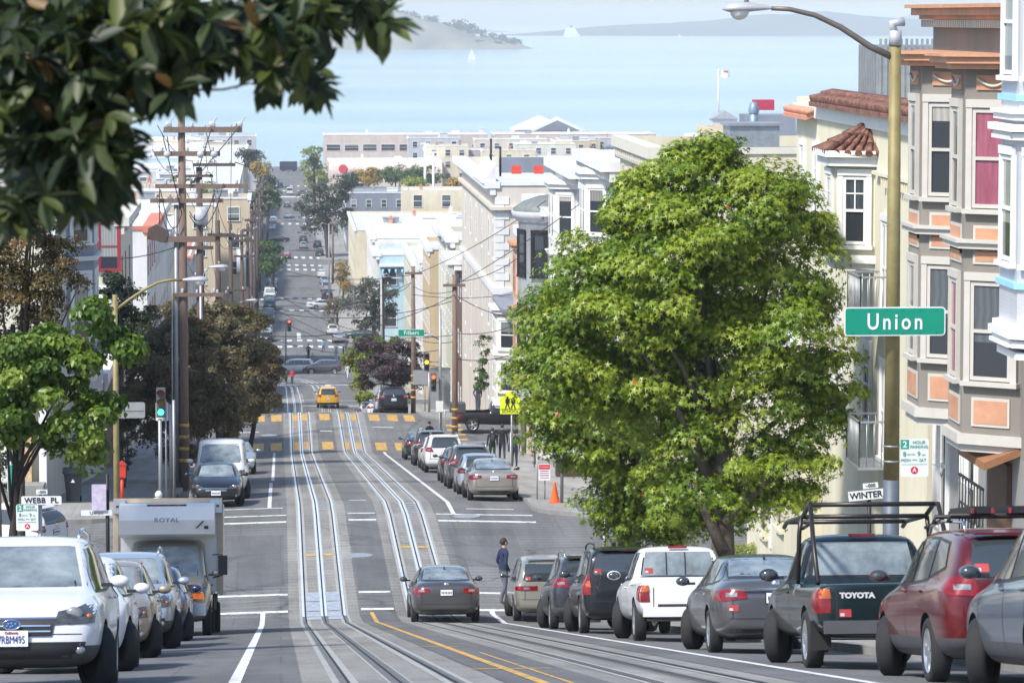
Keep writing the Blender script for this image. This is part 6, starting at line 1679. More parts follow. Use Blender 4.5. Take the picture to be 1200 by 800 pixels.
for (lb, px, py, w_, h_, Y, lm, n) in [('yellow-green tree at the left end of the row before the hotel', 432, 207, 17, 9, 880, L_GOLD, 2200), ('green tree next in the row before the hotel', 463, 205, 19, 9, 882, L_MID, 2500), ('darker green tree third in the row before the hotel', 498, 205, 17, 9, 884, L_MID, 2500), ('low olive tree below the floodlight masts', 485, 214, 13, 5, 870, L_YG, 1200),
                                       ('golden-orange tree behind the roof deck of the corner block', 596, 200, 20, 11, 900, L_GOLD, 2500), ('orange-topped tree right of the golden one', 625, 198, 16, 9, 902, L_GOLD, 1800), ('green-gold tree between the roof vents', 645, 204, 9, 9, 880, L_YG, 1200), ('small golden tree in the white roof court', 535, 215, 10, 5, 860, L_GOLD, 900), ('dark tree at the left end of the tree row', 410, 212, 8, 7, 860, L_DARK, 900),
                                       ('pale green trees behind the leafy branch at far left', 205, 218, 22, 10, 560, L_MID, 2500), ('green tree behind the second cross-arm', 245, 225, 14, 10, 560, L_YG, 1500)]:
    p_ = P(px, py, Y)
    tree('park_tree', lb, (p_.x, Y, zg(Y)), pb([(px, py, w_, h_), (px - w_ * .4, py + h_ * .3, w_ * .6, h_ * .7), (px + w_ * .4, py + h_ * .2, w_ * .6, h_ * .7)], Y), n, .55 * Y / 880, lm, 'small', clump=1.4 * Y / 880, trunk=(.3, None), nclump=30, limbs=3)
p_ = P(904, 648, 96)
m = leaf_mesh('hedge', *(lambda q: (np.array([[random.uniform(-1.0, 1.0) * 1.35, random.uniform(-.4, .4), random.uniform(-.35, .25) + 0] for _ in range(4500)]), np.array([[0, -.6, .8]] * 4500), np.full(4500, .07)))(0), 'small', RNG.random(4500) * .9, L_YG, .1, .8)
o = link('clipped_hedge', m, None, (p_.x, p_.y, p_.z)); tag(o, 'low clipped yellow-green hedge along the pale entrance wall behind the grey sedan', 'hedge')
MB().bx(p_.x - 1.5, p_.x + 1.5, p_.y - .45, p_.y + .45, zg(96) - .3, p_.z - .3).build('hedge_planter', CREAMT, None, loc=(p_.x, p_.y, zg(96)), world=True)
tag([o for o in COL.objects if o.name == 'hedge_planter'][0], 'cream planter wall carrying the low clipped hedge', 'planter')
for (x0, y0, y1, n) in ((8.7, 58.3, 61.5, 900), (8.75, 47.5, 50.5, 700)):
    pp = np.array([[random.uniform(x0, x0 + 1.0), random.uniform(y0, y1), 0] for _ in range(n)]); pp[:, 2] = [zg(q[1]) + .02 for q in pp]
    nn = np.tile([0, 0, .2], (n, 1)) + RNG.normal(0, .4, (n, 3))
    o = link('kerb_grass', leaf_mesh('kerb_grass', pp, nn, RNG.random(n) * .12 + .05, 'small', RNG.random(n) * .9, L_YG, -.9, .3)); tag(o, 'weedy grass in the kerb bed', 'grass', kind='stuff')
OLIVEP = mat('olive_painted_pole', (.19, .155, .06), .6, .15, col2=(.27, .225, .095), scale=4)
DKBLUE = mat('blue_grey_base', (.10, .12, .15), .55, .2, var=.1)
WOODP = mat('weathered_pole_wood', (.14, .092, .072), .9, col2=(.23, .165, .13), scale=6, stretch=(4, 4, .4))
WOODD = mat('dark_pole_wood', (.07, .05, .045), .9, col2=(.12, .09, .075), scale=6, stretch=(4, 4, .4))
SIGNG = mat('sign_green', (.0, .25, .155), .45, var=.03)
SIGNW = mat('sign_white', (.72, .73, .72), .5, var=.04)
SIGNK = mat('sign_black', (.015, .015, .018), .5, var=0)
SIGNGB = mat('sign_back_grey', (.32, .33, .33), .5, .3, var=.1)
SIGNY = mat('sign_school_yellow', (.72, .80, .02), .45, var=.03)
SIGNR = mat('sign_red', (.62, .02, .04), .5, var=0)
GREENL = mat('parking_green', (.02, .30, .20), .5, var=0)
CONEO = mat('cone_orange', (.85, .12, .02), .55, var=.08)
GALV = mat('galvanised_pole', (.33, .34, .35), .5, .5, var=.1)
LAMPG = mat('lamp_grey', (.42, .43, .44), .5, .2, var=.05)
CLEARG = mat('lamp_refractor', (.62, .62, .58), .1, .0, var=.1)
WIREM = mat('wire_black', (.03, .03, .035), .6, var=0)
INSUL = mat('porcelain_insulator', (.45, .46, .48), .3, var=.1)
def lamp_head(root, p, d, s=1.0, big=True):
    """cobra head: p attach point, d unit direction outwards"""
    d = Vector(d); u = Vector((0, 0, 1)); sd = d.cross(u)
    m = MB()
    prof = [(0, .05), (.10, .09), (.30, .15), (.48, .17), (.62, .14), (.70, .04)]
    vs, fs = [], []
    n = 12
    for (t, r_) in prof:
        for k in range(n):
            a = 2 * PI * k / n
            zz = math.sin(a) * (.62 if math.sin(a) > 0 else .28)
            vs.append(p + d * (t * s) + sd * (math.cos(a) * r_ * s) + u * (zz * r_ * s))
    for j in range(len(prof) - 1):
        for k in range(n):
            q = (k + 1) % n
            fs.append((j * n + k, j * n + q, (j + 1) * n + q, (j + 1) * n + k))
    fs.append(tuple((len(prof) - 1) * n + k for k in range(n)))
    m.add(vs, fs, 0, True)
    m.build('lamp_housing', LAMPG, root, world=True)
    c = p + d * .46 * s - u * .03 * s
    MB().ell(c, (.14 * s, .14 * s, .13 * s), 14, 8).build('lamp_glass', CLEARG, root, world=True)
    c = p + d * .36 * s + u * .10 * s
    MB().cyl(c, c + u * .10 * s, .035 * s, n=8).build('photocell', GALV, root, world=True)
def plate(root, name, c, w, h, m, u=(1, 0, 0), d=.012, rnd=.06, border=None, bt=.02):
    """flat sign centred at world c facing -y-ish; u right vector"""
    u = Vector(u).normalized(); v = Vector((0, 0, 1)); n = u.cross(v)   # towards viewer when u=+x: n=-y? x × z = -y
    def outline(w, h, r_):
        pts = []
        for (sx_, sy_, a0) in ((1, 1, 0), (-1, 1, 90), (-1, -1, 180), (1, -1, 270)):
            for k in range(4):
                a = R(a0 + k * 30)
                pts.append(((w / 2 - r_) * sx_ + r_ * math.cos(a), (h / 2 - r_) * sy_ + r_ * math.sin(a)))
        return pts
    m1 = MB()
    mats = [m]
    if border:
        m1.prism([Vector(c) + u * a + v * b_ for a, b_ in outline(w, h, rnd)], n * d, 1)
        m1.prism([Vector(c) + n * (d * .5) + u * a + v * b_ for a, b_ in outline(w - 2 * bt, h - 2 * bt, max(.01, rnd - bt))], n * (d * .5 + .003), 0)
        mats = [m, border]
    else:
        m1.prism([Vector(c) + u * a + v * b_ for a, b_ in outline(w, h, rnd)], n * d, 0)
    return m1.build(name, mats, root, world=True)
def txt(root, s, size, c, m, u=(1, 0, 0), bold=.0, sp=1.0, sx=1.0, off=.018):
    u = Vector(u).normalized(); n = u.cross(Vector((0, 0, 1)))
    me = text_mesh(s, size, .0015, bold, sp)
    M = Matrix((u * sx, Vector((0, 0, 1)), u.cross(Vector((0, 0, 1))))).transposed().to_4x4()
    M.translation = Vector(c) + n * off - root.location
    me.transform(M); me.materials.clear(); me.materials.append(m)
    return link('lettering', me, root)
Yp = 53.5
bx_ = P(1046, 400, Yp).x
r = thing('street_lamp', 'olive-yellow street lamp pole with blue-grey base, curved arm and big green street sign', 'street lamp', (bx_, Yp, zg(Yp) + .01))
z0 = zg(Yp) + .01; ztop = P(1051, 52, Yp).z
m = MB(); m.cyl((bx_, Yp, z0), (bx_, Yp, z0 + 2.45 + .0), .125, .12, 14); m.cyl((bx_, Yp, z0), (bx_, Yp, z0 + .12), .2, .18, 14); m.build('pole_base', DKBLUE, r, world=True)
zc_ = z0 + 2.45
zbase = P(1046, 545 + 40, Yp).z
m = MB(); m.cyl((bx_, Yp, zc_), (bx_, Yp, ztop), .118, .085, 14); m.build('pole', OLIVEP, r, world=True)
m = MB(); m.cyl((bx_, Yp, ztop - .02), (bx_, Yp, ztop + .2), .10, .09, 12); m.tube([(bx_, Yp, ztop + .15), (bx_ - .05, Yp, ztop + .3), (bx_ + .13, Yp, ztop + .33)], .07, 8); m.build('pole_cap', LAMPG, r, world=True)
arm = [P(1048, 68, Yp), P(1020, 55, Yp), P(985, 32, Yp), P(955, 18, Yp), P(925, 11, Yp), P(904, 10, Yp)]
m = MB(); m.tube(arm, [.055, .05, .045, .04, .036, .034], 10); m.build('arm', mat('arm_brown_grey', (.16, .14, .12), .5, .3), r, world=True)
lamp_head(r, arm[-1], (-1, 0, -.02), 1.02)
for z_ in (P(0, 375, Yp).z + .1, P(0, 375, Yp).z - .1, P(0, 530, Yp).z, P(0, 548, Yp).z):
    m = MB(); m.lathe([(.118, z_ - .012), (.125, z_ - .012), (.125, z_ + .012), (.118, z_ + .012)], (bx_, Yp, 0), n=14); m.build('strap', GALV, r, world=True)
sc_ = P(1048.5, 376.5, Yp - .22)
rs = thing('street_sign', 'large green street-name sign with white border on the olive lamp pole', 'street sign', sc_)
plate(rs, 'panel', sc_, 1.50, .425, SIGNG, rnd=.055, border=SIGNW, bt=.018)
txt(rs, 'Union', .335, sc_ + Vector((0, 0, -.012)), SIGNW, bold=.006, sp=1.32, sx=.80, off=.022)
m = MB()
for k in range(6):
    for s_ in (-.165, .165): m.cyl(sc_ + Vector((-.62 + k * .248, -.012, s_)), sc_ + Vector((-.62 + k * .248, -.022, s_)), .007, n=6)
m.build('rivets', SIGNK, rs, world=True)
m = MB(); m.box(sc_ + Vector((0, .05, .08)), (.1, .10, .04)); m.box(sc_ + Vector((0, .05, -.08)), (.1, .10, .04)); m.build('bracket', GALV, rs, world=True)
sc_ = P(1071.5, 536, Yp - .1)
rs = thing('parking_sign', 'white and green parking-hours sign with a red circle on the olive lamp pole', 'parking sign', sc_)
def parking_sign(rs, c, w, h, u=(1, 0, 0)):
    plate(rs, 'panel', c, w, h, SIGNW, rnd=.03, u=u)
    uv = Vector(u).normalized(); k = h / .56
    n = uv.cross(Vector((0, 0, 1)))
    def pt(a, b_): return c + uv * a * k + Vector((0, 0, b_ * k))
    B = (pt(-.145, .20) + n * .012, uv, Vector((0, 0, 1)), n)
    MB().ob(B, -.062 * k, .062 * k, -.07 * k, .07 * k, 0, .003).build('green_square', GREENL, rs, world=True)
    txt(rs, '2', .13 * k, pt(-.145, .195), SIGNW, u, bold=.003)
    txt(rs, 'HOUR', .068 * k, pt(.065, .228), GREENL, u); txt(rs, 'PARKING', .064 * k, pt(.065, .162), GREENL, u)
    txt(rs, '8', .10 * k, pt(-.15, .055), GREENL, u); txt(rs, 'AM TO', .036 * k, pt(-.055, .05), GREENL, u); txt(rs, '9', .10 * k, pt(.065, .055), GREENL, u); txt(rs, 'PM', .036 * k, pt(.135, .04), GREENL, u)
    txt(rs, 'MON', .062 * k, pt(-.13, -.035), GREENL, u); txt(rs, 'THRU', .03 * k, pt(.0, -.03), GREENL, u); txt(rs, 'SAT', .062 * k, pt(.12, -.035), GREENL, u)
    B = (pt(0, -.10) + n * .012, uv, Vector((0, 0, 1)), n)
    MB().ob(B, -.19 * k, .19 * k, -.004, .004, 0, .002).build('rule', GREENL, rs, world=True)
    cc = pt(0, -.185)
    m = MB(); m.cyl(cc + n * .012, cc + n * .016, .056 * k, n=20, smooth=False); m.build('red_disc', SIGNR, rs, world=True)
    txt(rs, 'A', .085 * k, cc, SIGNW, u, bold=.002, off=.02)
parking_sign(rs, sc_, .42, .56)
Ya = 56.5
px_ = P(1018, 600, Ya)
r = thing('alley_sign', 'white alley-name sign on a short black post partly behind the olive lamp pole', 'street sign', (px_.x, Ya, zg(Ya) + .01))
m = MB(); m.cyl((px_.x + .05, Ya, zg(Ya) + .1), (px_.x, Ya, P(0, 583, Ya).z), .03, n=8); m.build('post', BLACKM, r, world=True)
u_ = Vector((1, -.05, .10)).normalized()
c_ = P(1021, 579, Ya - .05)
m = MB(); v_ = Vector((-.10, 0, 1)); m.ob((c_, u_, v_, Vector((0, -1, 0))), -.36, .36, -.075, .075, 0, .012); m.build('panel', SIGNW, r, world=True)
me = text_mesh('WINTER  PL', .135, .0015, .003, 1.0); M = Matrix((u_, v_.normalized(), Vector((0, -1, 0)))).transposed().to_4x4(); M.translation = c_ + Vector((.02, -.018, 0)) - r.location; me.transform(M); me.materials.clear(); me.materials.append(SIGNK); link('lettering', me, r)
c_ = P(1020, 568.5, Ya - .05)
m = MB(); m.ob((c_, u_, v_, Vector((0, -1, 0))), -.12, .12, -.045, .04, 0, .012); m.build('number_panel', SIGNW, r, world=True)
me = text_mesh('–000', .075, .0015, .001, 1.0); M = Matrix((u_, v_.normalized(), Vector((0, -1, 0)))).transposed().to_4x4(); M.translation = c_ + Vector((0, -.018, 0)) - r.location; me.transform(M); me.materials.clear(); me.materials.append(SIGNK); link('lettering', me, r)
Ya = 55.0
px_ = P(47, 600, Ya)
r = thing('alley_sign', 'white alley-name sign on a galvanised post at the lower left, above the white car roof', 'street sign', (px_.x, Ya, zg(Ya) + .01))
m = MB(); m.cyl((px_.x, Ya, zg(Ya) + .1), (px_.x, Ya, P(0, 574, Ya).z), .032, n=8); m.build('post', GALV, r, world=True)
c_ = P(48.5, 586, Ya - .05); plate(r, 'panel', c_, .60, .13, SIGNW, rnd=.02); txt(r, 'WEBB  PL', .115, c_, SIGNK, bold=.002, sp=1.05)
c_ = P(49, 576, Ya - .05); plate(r, 'number_panel', c_, .17, .07, SIGNW, rnd=.01); txt(r, '–000', .06, c_, SIGNK)
c_ = P(32, 606, Ya - .05)
rs = thing('parking_sign', 'white and green parking-hours sign below the alley-name sign at the lower left', 'parking sign', c_)
parking_sign(rs, c_, .33, .40)
Ya = 74.0
px_ = P(126, 600, Ya)
r = thing('corner_sign', 'black post with a small white street-name sign and purple poster by the box truck', 'street sign', (px_.x, Ya, zg(Ya) + .01))
m = MB(); m.cyl((px_.x, Ya, zg(Ya) + .1), (px_.x, Ya, P(0, 556, Ya).z), .04, n=8); m.build('post', BLACKM, r, world=True)
c_ = P(113, 600.5, Ya - .06); plate(r, 'panel', c_, .62, .11, SIGNW, rnd=.01); txt(r, 'Union', .10, c_, SIGNK, sp=1.15)
c_ = P(116, 582.5, Ya - .10); plate(r, 'poster', c_, .29, .53, mat('poster_lilac', (.42, .36, .50), .6, col2=(.62, .58, .68), scale=9), rnd=.01)
Yl = 101.0
px_ = P(137, 600, Yl)
r = thing('street_lamp', 'slim olive street lamp with a long curved arm on the left corner of the crossing', 'street lamp', (px_.x, Yl, zg(Yl) + .01))
m = MB(); m.cyl((px_.x, Yl, zg(Yl)), (px_.x, Yl, P(0, 346, Yl).z), .095, .07, 12); m.build('pole', OLIVEP, r, world=True)
arm = [P(137, 362, Yl), P(150, 352, Yl), P(168, 340, Yl), P(185, 331, Yl), P(200, 328, Yl), P(214, 328, Yl)]
m = MB(); m.tube(arm, .04, 8); m.build('arm', OLIVEP, r, world=True)
lamp_head(r, arm[-1], (1, 0, 0), 1.0)
c_ = P(137.5, 480.5, Yl - .14); rs = thing('street_sign', 'grey back of a large street-name sign on the slim olive lamp pole', 'street sign', c_)
plate(rs, 'panel', c_, 1.52, .44, SIGNGB, rnd=.06)
MB().box(c_ + Vector((0, -.02, 0)), (1.4, .02, .03)).build('bracket', GALV, rs, world=True)
def signal(root, c, on, face='S', s=1.0, ped=False):
    """three-lens head. on: index lit (0 red 1 amber 2 green) or None"""
    m = MB(); m.box(c, (.30 * s, .22 * s, .98 * s)); m.build('signal_head', mat('signal_housing', (.10, .105, .11), .5, .1), root, world=True)
    cols = [((.25, .01, .01), (1, .10, .03)), ((.25, .14, .01), (1, .55, .02)), ((.01, .10, .07), (.05, 1, .55))]
    for k in range(3):
        z_ = c[2] + (.31 - .31 * k) * s
        dark, lit = cols[k]
        mt = mat('lens_%d_%s' % (k, 'on' if k == on else 'off'), dark if k != on else lit, .3, var=0, emis=(lit, 2.2) if k == on else None)
        MB().cyl((c[0], c[1] - .11 * s, z_), (c[0], c[1] - .13 * s, z_), .105 * s, n=14, smooth=False).build('lens', mt, root, world=True)
        mb = MB(); n_ = 9
        vs = []
        for j in range(n_):
            a = PI * j / (n_ - 1)
            for (yy) in (-.11 * s, -.30 * s): vs.append((c[0] + .125 * s * math.cos(a), c[1] + yy, z_ + .125 * s * math.sin(a)))
        vs2 = [(v[0] * 1 + (c[0] - v[0]) * -.06, v[1], v[2] + .006) for v in vs]
        f = [(2 * j, 2 * j + 1, 2 * j + 3, 2 * j + 2) for j in range(n_ - 1)]
        mb.add(vs, f); mb.add(vs2, f); mb.build('visor', BLACKM, root, world=True)
Ys = 122.0
px_ = P(188, 560, Ys)
r = thing('traffic_signal', 'traffic signal showing green on a grey post at the left corner before the dark trees', 'traffic signal', (px_.x, Ys, zg(Ys) + .01))
m = MB(); m.cyl((px_.x, Ys, zg(Ys)), (px_.x, Ys, P(0, 492, Ys).z), .065, n=10); m.build('post', GALV, r, world=True)
signal(r, P(188.5, 471.5, Ys), 2)
c_ = P(190, 482, Ys + .3); rs = thing('small_sign', 'grey-white back of a small sign behind the green traffic signal', 'sign', c_); plate(rs, 'panel', c_, .42, .62, SIGNW, rnd=.03)
m = MB(); m.cyl((c_.x + .12, c_.y, zg(Ys)), (c_.x + .12, c_.y, c_.z + .4), .03, n=8); m.build('post', GALV, rs, world=True)
for (px, Y_, top) in ((204, 125, 470), (200, 128, 475)):
    p_ = P(px, 540, Y_); m = MB(); m.cyl((p_.x, Y_, zg(Y_)), (p_.x, Y_, P(0, top, Y_).z), .05, n=8); o = m.build('thin_post', GALV, None, loc=(p_.x, Y_, zg(Y_)), world=True)
    tag(o, 'thin grey pole %s the tall wooden utility pole' % ('just left of' if px == 204 else 'two pole-widths left of'), 'post')
p_ = P(186, 584, 120.5)
r = thing('fire_hydrant', 'white fire hydrant at the left corner in front of the signal post', 'hydrant', (p_.x, 120.5, zg(120.5) + .01))
zb = zg(120.5) + .01
m = MB(); m.lathe([(0, zb), (.15, zb), (.15, zb + .05), (.10, zb + .06), (.10, zb + .5), (.13, zb + .52), (.12, zb + .6), (.06, zb + .68), (.0, zb + .70)], (p_.x, 120.5, 0), n=14); m.build('barrel', WHT, r, world=True)
m = MB(); m.cyl((p_.x - .17, 120.5, zb + .4), (p_.x + .17, 120.5, zb + .4), .055, n=8); m.cyl((p_.x, 120.3, zb + .38), (p_.x, 120.5, zb + .38), .07, n=8); m.build('outlets', WHT, r, world=True)
p_ = P(143, 570, 122.5)
r = thing('alarm_box', 'red fire alarm box on a red post beside the slim olive lamp', 'alarm box', (p_.x, 122.5, zg(122.5) + .01))
zb = zg(122.5) + .01
ARED = mat('alarm_red', (.55, .035, .02), .5)
m = MB(); m.cyl((p_.x, 122.5, zb), (p_.x, 122.5, zb + 1.0), .06, n=8); m.build('post', ARED, r, world=True)
m = MB(); m.box((p_.x, 122.5, zb + 1.2), (.26, .2, .42)); m.prism([(p_.x - .16, 122.38, zb + 1.41), (p_.x + .16, 122.38, zb + 1.41), (p_.x, 122.38, zb + 1.55)], (0, .24, 0)); m.build('box', ARED, r, world=True)
p_ = G(84, 580, 110)
BINB = mat('bin_plastic', (.018, .022, .026), .5)
r = thing('wheeled_bin', 'black wheeled refuse bin on the left sidewalk by the stair railing', 'refuse bin', (-7.0, 124.6, zg(124.6) + .02))
zb = zg(124.6) + .02
m = MB(); m.add([(-7.22, 124.35, zb + .06), (-6.80, 124.35, zb + .06), (-6.80, 124.85, zb + .06), (-7.22, 124.85, zb + .06), (-7.32, 124.25, zb + 1.02), (-6.70, 124.25, zb + 1.02), (-6.70, 124.92, zb + 1.02), (-7.32, 124.92, zb + 1.02)], [(3, 2, 1, 0), (4, 5, 6, 7), (0, 1, 5, 4), (1, 2, 6, 5), (2, 3, 7, 6), (3, 0, 4, 7)]); m.build('body', BINB, r, world=True)
m = MB(); m.prism([(-7.36, 124.2, zb + 1.03), (-6.62, 124.2, zb + 1.03), (-6.62, 124.98, zb + 1.10), (-7.36, 124.98, zb + 1.10)], (0, 0, .06)); m.cyl((-7.3, 125.0, zb + 1.08), (-6.7, 125.0, zb + 1.08), .025, n=6); m.build('lid', BINB, r, world=True)
for x_ in (-7.24, -6.78): MB().cyl((x_ - .03, 124.85, zb + .1), (x_ + .03, 124.85, zb + .1), .1, n=14).build('wheel', M_TYRE, r, world=True)
m = MB(); m.prism([(-7.08, 124.27, zb + .72), (-6.94, 124.27, zb + .72), (-7.01, 124.27, zb + .84)], (0, -.02, 0)); m.build('emblem', SIGNW, r, world=True)
p_ = P(9, 550, 66)
r = thing('green_sign', 'green street-cleaning sign sheet at the left edge above the white hatchback', 'sign', (p_.x, 66, zg(66) + .01))
c_ = P(12.5, 560, 66); plate(r, 'panel', c_, .12, .50, GREENL, rnd=.01, border=SIGNW, bt=.008); m = MB(); m.cyl((c_.x, 66.03, zg(66)), (c_.x, 66.03, c_.z + .3), .02, n=6); m.build('post', GALV, r, world=True)
p_ = P(709, 640, 106)
r = thing('bollard_post', 'cream and white crossing post with a black top at the right corner', 'post', (9.4, 106, zg(106)))
x_ = P(709, 640, 106).x
r.location.x = x_
m = MB(); m.cyl((x_ - .03, 106, zg(106)), (x_ - .03, 106, P(0, 594, 106).z), .035, n=8); m.build('white_half', WHT, r, world=True)
m = MB(); m.cyl((x_ + .05, 106.05, zg(106)), (x_ + .05, 106.05, P(0, 594, 106).z), .04, n=8); m.build('post', mat('post_ochre', (.45, .38, .18), .6), r, world=True)
m = MB(); m.box((x_, 106, P(0, 587, 106).z), (.13, .14, .36)); m.build('cap', BLACKM, r, world=True)
x_ = P(723.5, 640, 107).x
r = thing('rusty_post', 'rusty square post with the grey back of a sign, right of the cream crossing post', 'post', (x_, 107, zg(107)))
m = MB(); m.cyl((x_, 107, zg(107)), (x_, 107, P(0, 585, 107).z), .045, n=4, smooth=False); m.build('post', mat('rust_brown', (.14, .075, .06), .8), r, world=True)
c_ = P(736, 597, 107.1); plate(r, 'sign_back', c_, .5, .48, SIGNGB, rnd=.02)
x_ = P(733, 650, 108).x
r = thing('utility_cabinet', 'low black utility cabinet behind the dark parked SUVs', 'cabinet', (x_, 108, zg(108)))
MB().bx(x_ - .4, x_ + .4, 107.8, 108.3, zg(108), P(0, 642, 108).z).build('cabinet_body', BLACKM, r, world=True); MB().bx(x_ - .44, x_ + .44, 107.76, 108.34, P(0, 642, 108).z, P(0, 640.5, 108).z).build('lid', BLACKM, r, world=True)
g_ = G(650, 594, 118); g_.z = zg(g_.y) + .012
r = thing('traffic_cone', 'orange traffic cone on the right sidewalk corner', 'traffic cone', g_)
m = MB(); m.lathe([(.17, .03), (.03, .70), (.03, .72), (0, .72)], (g_.x, g_.y, g_.z), n=16); m.build('cone', CONEO, r, world=True)
MB().box(g_ + Vector((0, 0, .02)), (.38, .38, .04)).build('base', CONEO, r, world=True)
p_ = P(638, 555, 124)
r = thing('notice_sign', 'small white notice with a red heading on two thin posts beside the orange cone', 'sign', (p_.x, 124, zg(124) + .01))
c_ = P(638, 553, 124); plate(r, 'panel', c_, .40, .56, SIGNW, rnd=.02); B = (c_ + Vector((0, -.012, .18)), Vector((1, 0, 0)), Vector((0, 0, 1)), Vector((0, -1, 0)))
MB().ob(B, -.19, .19, -.08, .08, 0, .003).build('red_heading', SIGNR, r, world=True); txt(r, 'NO PARKING', .055, c_ + Vector((0, 0, .18)), SIGNW)
for k in range(4):
    MB().ob((c_ + Vector((0, -.012, .05 - k * .08)), Vector((1, 0, 0)), Vector((0, 0, 1)), Vector((0, -1, 0))), -.15, .15, -.012, .012, 0, .003).build('text_line', SIGNR if k % 2 else SIGNK, r, world=True)
for px in (629.5, 638.5):
    x_ = P(px, 580, 124.1).x; MB().cyl((x_, 124.1, zg(124)), (x_, 124.1, P(0, 535 if px < 632 else 560, 124.1).z), .025, n=6).build('post', GALV, r, world=True)
for (px, py0, Y_, lb, rr_) in ((658.5, 440, 122.5, 'grey signal pole rising into the left edge of the leafy tree', .055), (598.5, 506, 127, 'thin grey kerb pole beside the silver sedan', .03), (627.5, 500, 170, 'thin grey pole near the walking man in dark clothes', .03)):
    x_ = P(px, 560, Y_).x; o = MB().cyl((x_, Y_, zg(Y_)), (x_, Y_, P(px, py0, Y_).z), rr_, n=8).build('thin_post', GALV, None, loc=(x_, Y_, zg(Y_)), world=True); tag(o, lb, 'post')
x_ = P(626, 540, 165).x
r = thing('bike_rack', 'dark curved rail on the right sidewalk behind the walking man', 'rail', (x_, 165, zg(165)))
zb = zg(165) + .01; m = MB(); m.tube([(x_, 165, zb), (x_, 165, zb + .95), (x_ + .08, 165, zb + 1.02), (x_ + .9, 165, zb + 1.02)], .025, 6); m.cyl((x_ + .9, 165, zb), (x_ + .9, 165, zb + 1.02), .025, n=6); m.build('rail', mat('rail_blue', (.03, .04, .08), .5), r, world=True)
x_ = P(652, 545, 150).x; zb = zg(150) + .01
r = thing('planter_box', 'dark planter box against the houses under the leafy crown', 'planter', (x_ + .6, 150, zb)); MB().bx(x_, x_ + 1.4, 149.7, 150.6, zb, zb + .8).build('box', mat('planter_brown', (.06, .035, .03), .7), r, world=True)
MB().bx(x_ + .04, x_ + 1.36, 149.74, 150.56, zb + .8, zb + .86).build('soil', BARKD, r, world=True)
Yc = 128.0
c_ = P(598, 471, Yc)
r = thing('school_sign', 'fluorescent yellow pentagon school-crossing sign at the left edge of the leafy tree', 'road sign', (c_.x, Yc, zg(Yc) + .01))
m = MB(); w_ = .36
m.prism([c_ + Vector((-w_, 0, -.42)), c_ + Vector((w_, 0, -.42)), c_ + Vector((w_, 0, .12)), c_ + Vector((0, 0, .42)), c_ + Vector((-w_, 0, .12))], (0, .015, 0)); m.build('panel', SIGNY, r, world=True)
for (dx, s_) in ((-.10, 1.0), (.10, .85)):
    m = MB(); o_ = c_ + Vector((dx, -.012, .0))
    m.cyl(o_ + Vector((0, 0, .16 * s_)), o_ + Vector((0, -.006, .16 * s_)), .042, n=10, smooth=False)
    m.box(o_ + Vector((0, 0, .03)), (.09, .008, .19 * s_)); m.box(o_ + Vector((-.06, 0, .04)), (.03, .008, .15)); m.box(o_ + Vector((.06, 0, .04)), (.03, .008, .15))
    m.prism([o_ + Vector((-.04, 0, -.06)), o_ + Vector((.0, 0, -.06)), o_ + Vector((-.05, 0, -.22)), o_ + Vector((-.09, 0, -.22))], (0, .006, 0)); m.prism([o_ + Vector((.0, 0, -.06)), o_ + Vector((.04, 0, -.06)), o_ + Vector((.09, 0, -.22)), o_ + Vector((.05, 0, -.22))], (0, .006, 0))
    m.build('walking_figure', SIGNK, r, world=True)
MB().box(c_ + Vector((0, -.006, -.245)), (.68, .008, .012)).build('rule', SIGNK, r, world=True)
txt(r, 'SCHOOL', .15, c_ + Vector((0, 0, -.33)), SIGNK, bold=.002, off=.006)
m = MB(); m.cyl((c_.x + .05, Yc + .05, zg(Yc)), (c_.x + .05, Yc + .05, c_.z + .3), .03, n=8); m.build('post', GALV, r, world=True)
def insul(m, p, s=1.0):
    m.lathe([(.0, 0), (.05 * s, 0), (.07 * s, .05 * s), (.04 * s, .08 * s), (.07 * s, .12 * s), (.03 * s, .17 * s), (0, .18 * s)], p, n=8)
def upole(label, px, Y, ytop, r0, arms, wood=WOODP, bands=False, conduit=False, name='utility_pole', group=None, xb=None, ybase=None):
    x = P(px, 560, Y).x if xb is None else xb
    zt = P(px, ytop, Y).z
    r = thing(name, label, 'utility pole', (x, Y, zg(Y) + .01), group=group)
    m = MB(); m.tube([(x, Y, zg(Y) - .3), (x + .02, Y, (zg(Y) + zt) / 2), (x + .0, Y, zt)], [r0, r0 * .88, r0 * .68], 12); m.build('shaft', wood, r, world=True)
    for (py, a, b_, thick, ins) in arms:
        z = P(px, py, Y).z
        xa, xb2 = P(a, py, Y).x, P(b_, py, Y).x
        ma = MB(); ma.bx(xa, xb2, Y - r0 * .7 - .12, Y - r0 * .7, z - thick / 2, z + thick / 2)
        ma.build('cross_arm', wood, r, world=True)
        for k in range(ins):
            xi = xa + (xb2 - xa) * (k + .3) / (ins - .4 if ins > 1 else 1)
            mi = MB(); insul(mi, (xi, Y - r0 * .7 - .06, z + thick / 2)); mi.build('insulator', INSUL, r, world=True)
    if bands:
        for k in range(4):
            z = zg(Y) + 1.0 + k * .45
            MB().lathe([(r0 * 1.01, z), (r0 * 1.06, z), (r0 * 1.06, z + .13), (r0 * 1.01, z + .13)], (x, Y, 0), n=12).build('yellow_band', M_YEL, r, world=True)
    if conduit:
        MB().tube([(x - r0 - .1, Y - .05, zg(Y)), (x - r0 - .04, Y - .05, P(px, 240, Y).z)], .085, 8).build('conduit', GALV, r, world=True)
        MB().tube([(x - r0 - .28, Y - .05, zg(Y)), (x - r0 - .2, Y - .05, P(px, 330, Y).z)], .04, 6).build('conduit', GALV, r, world=True)
    return r, x, zt
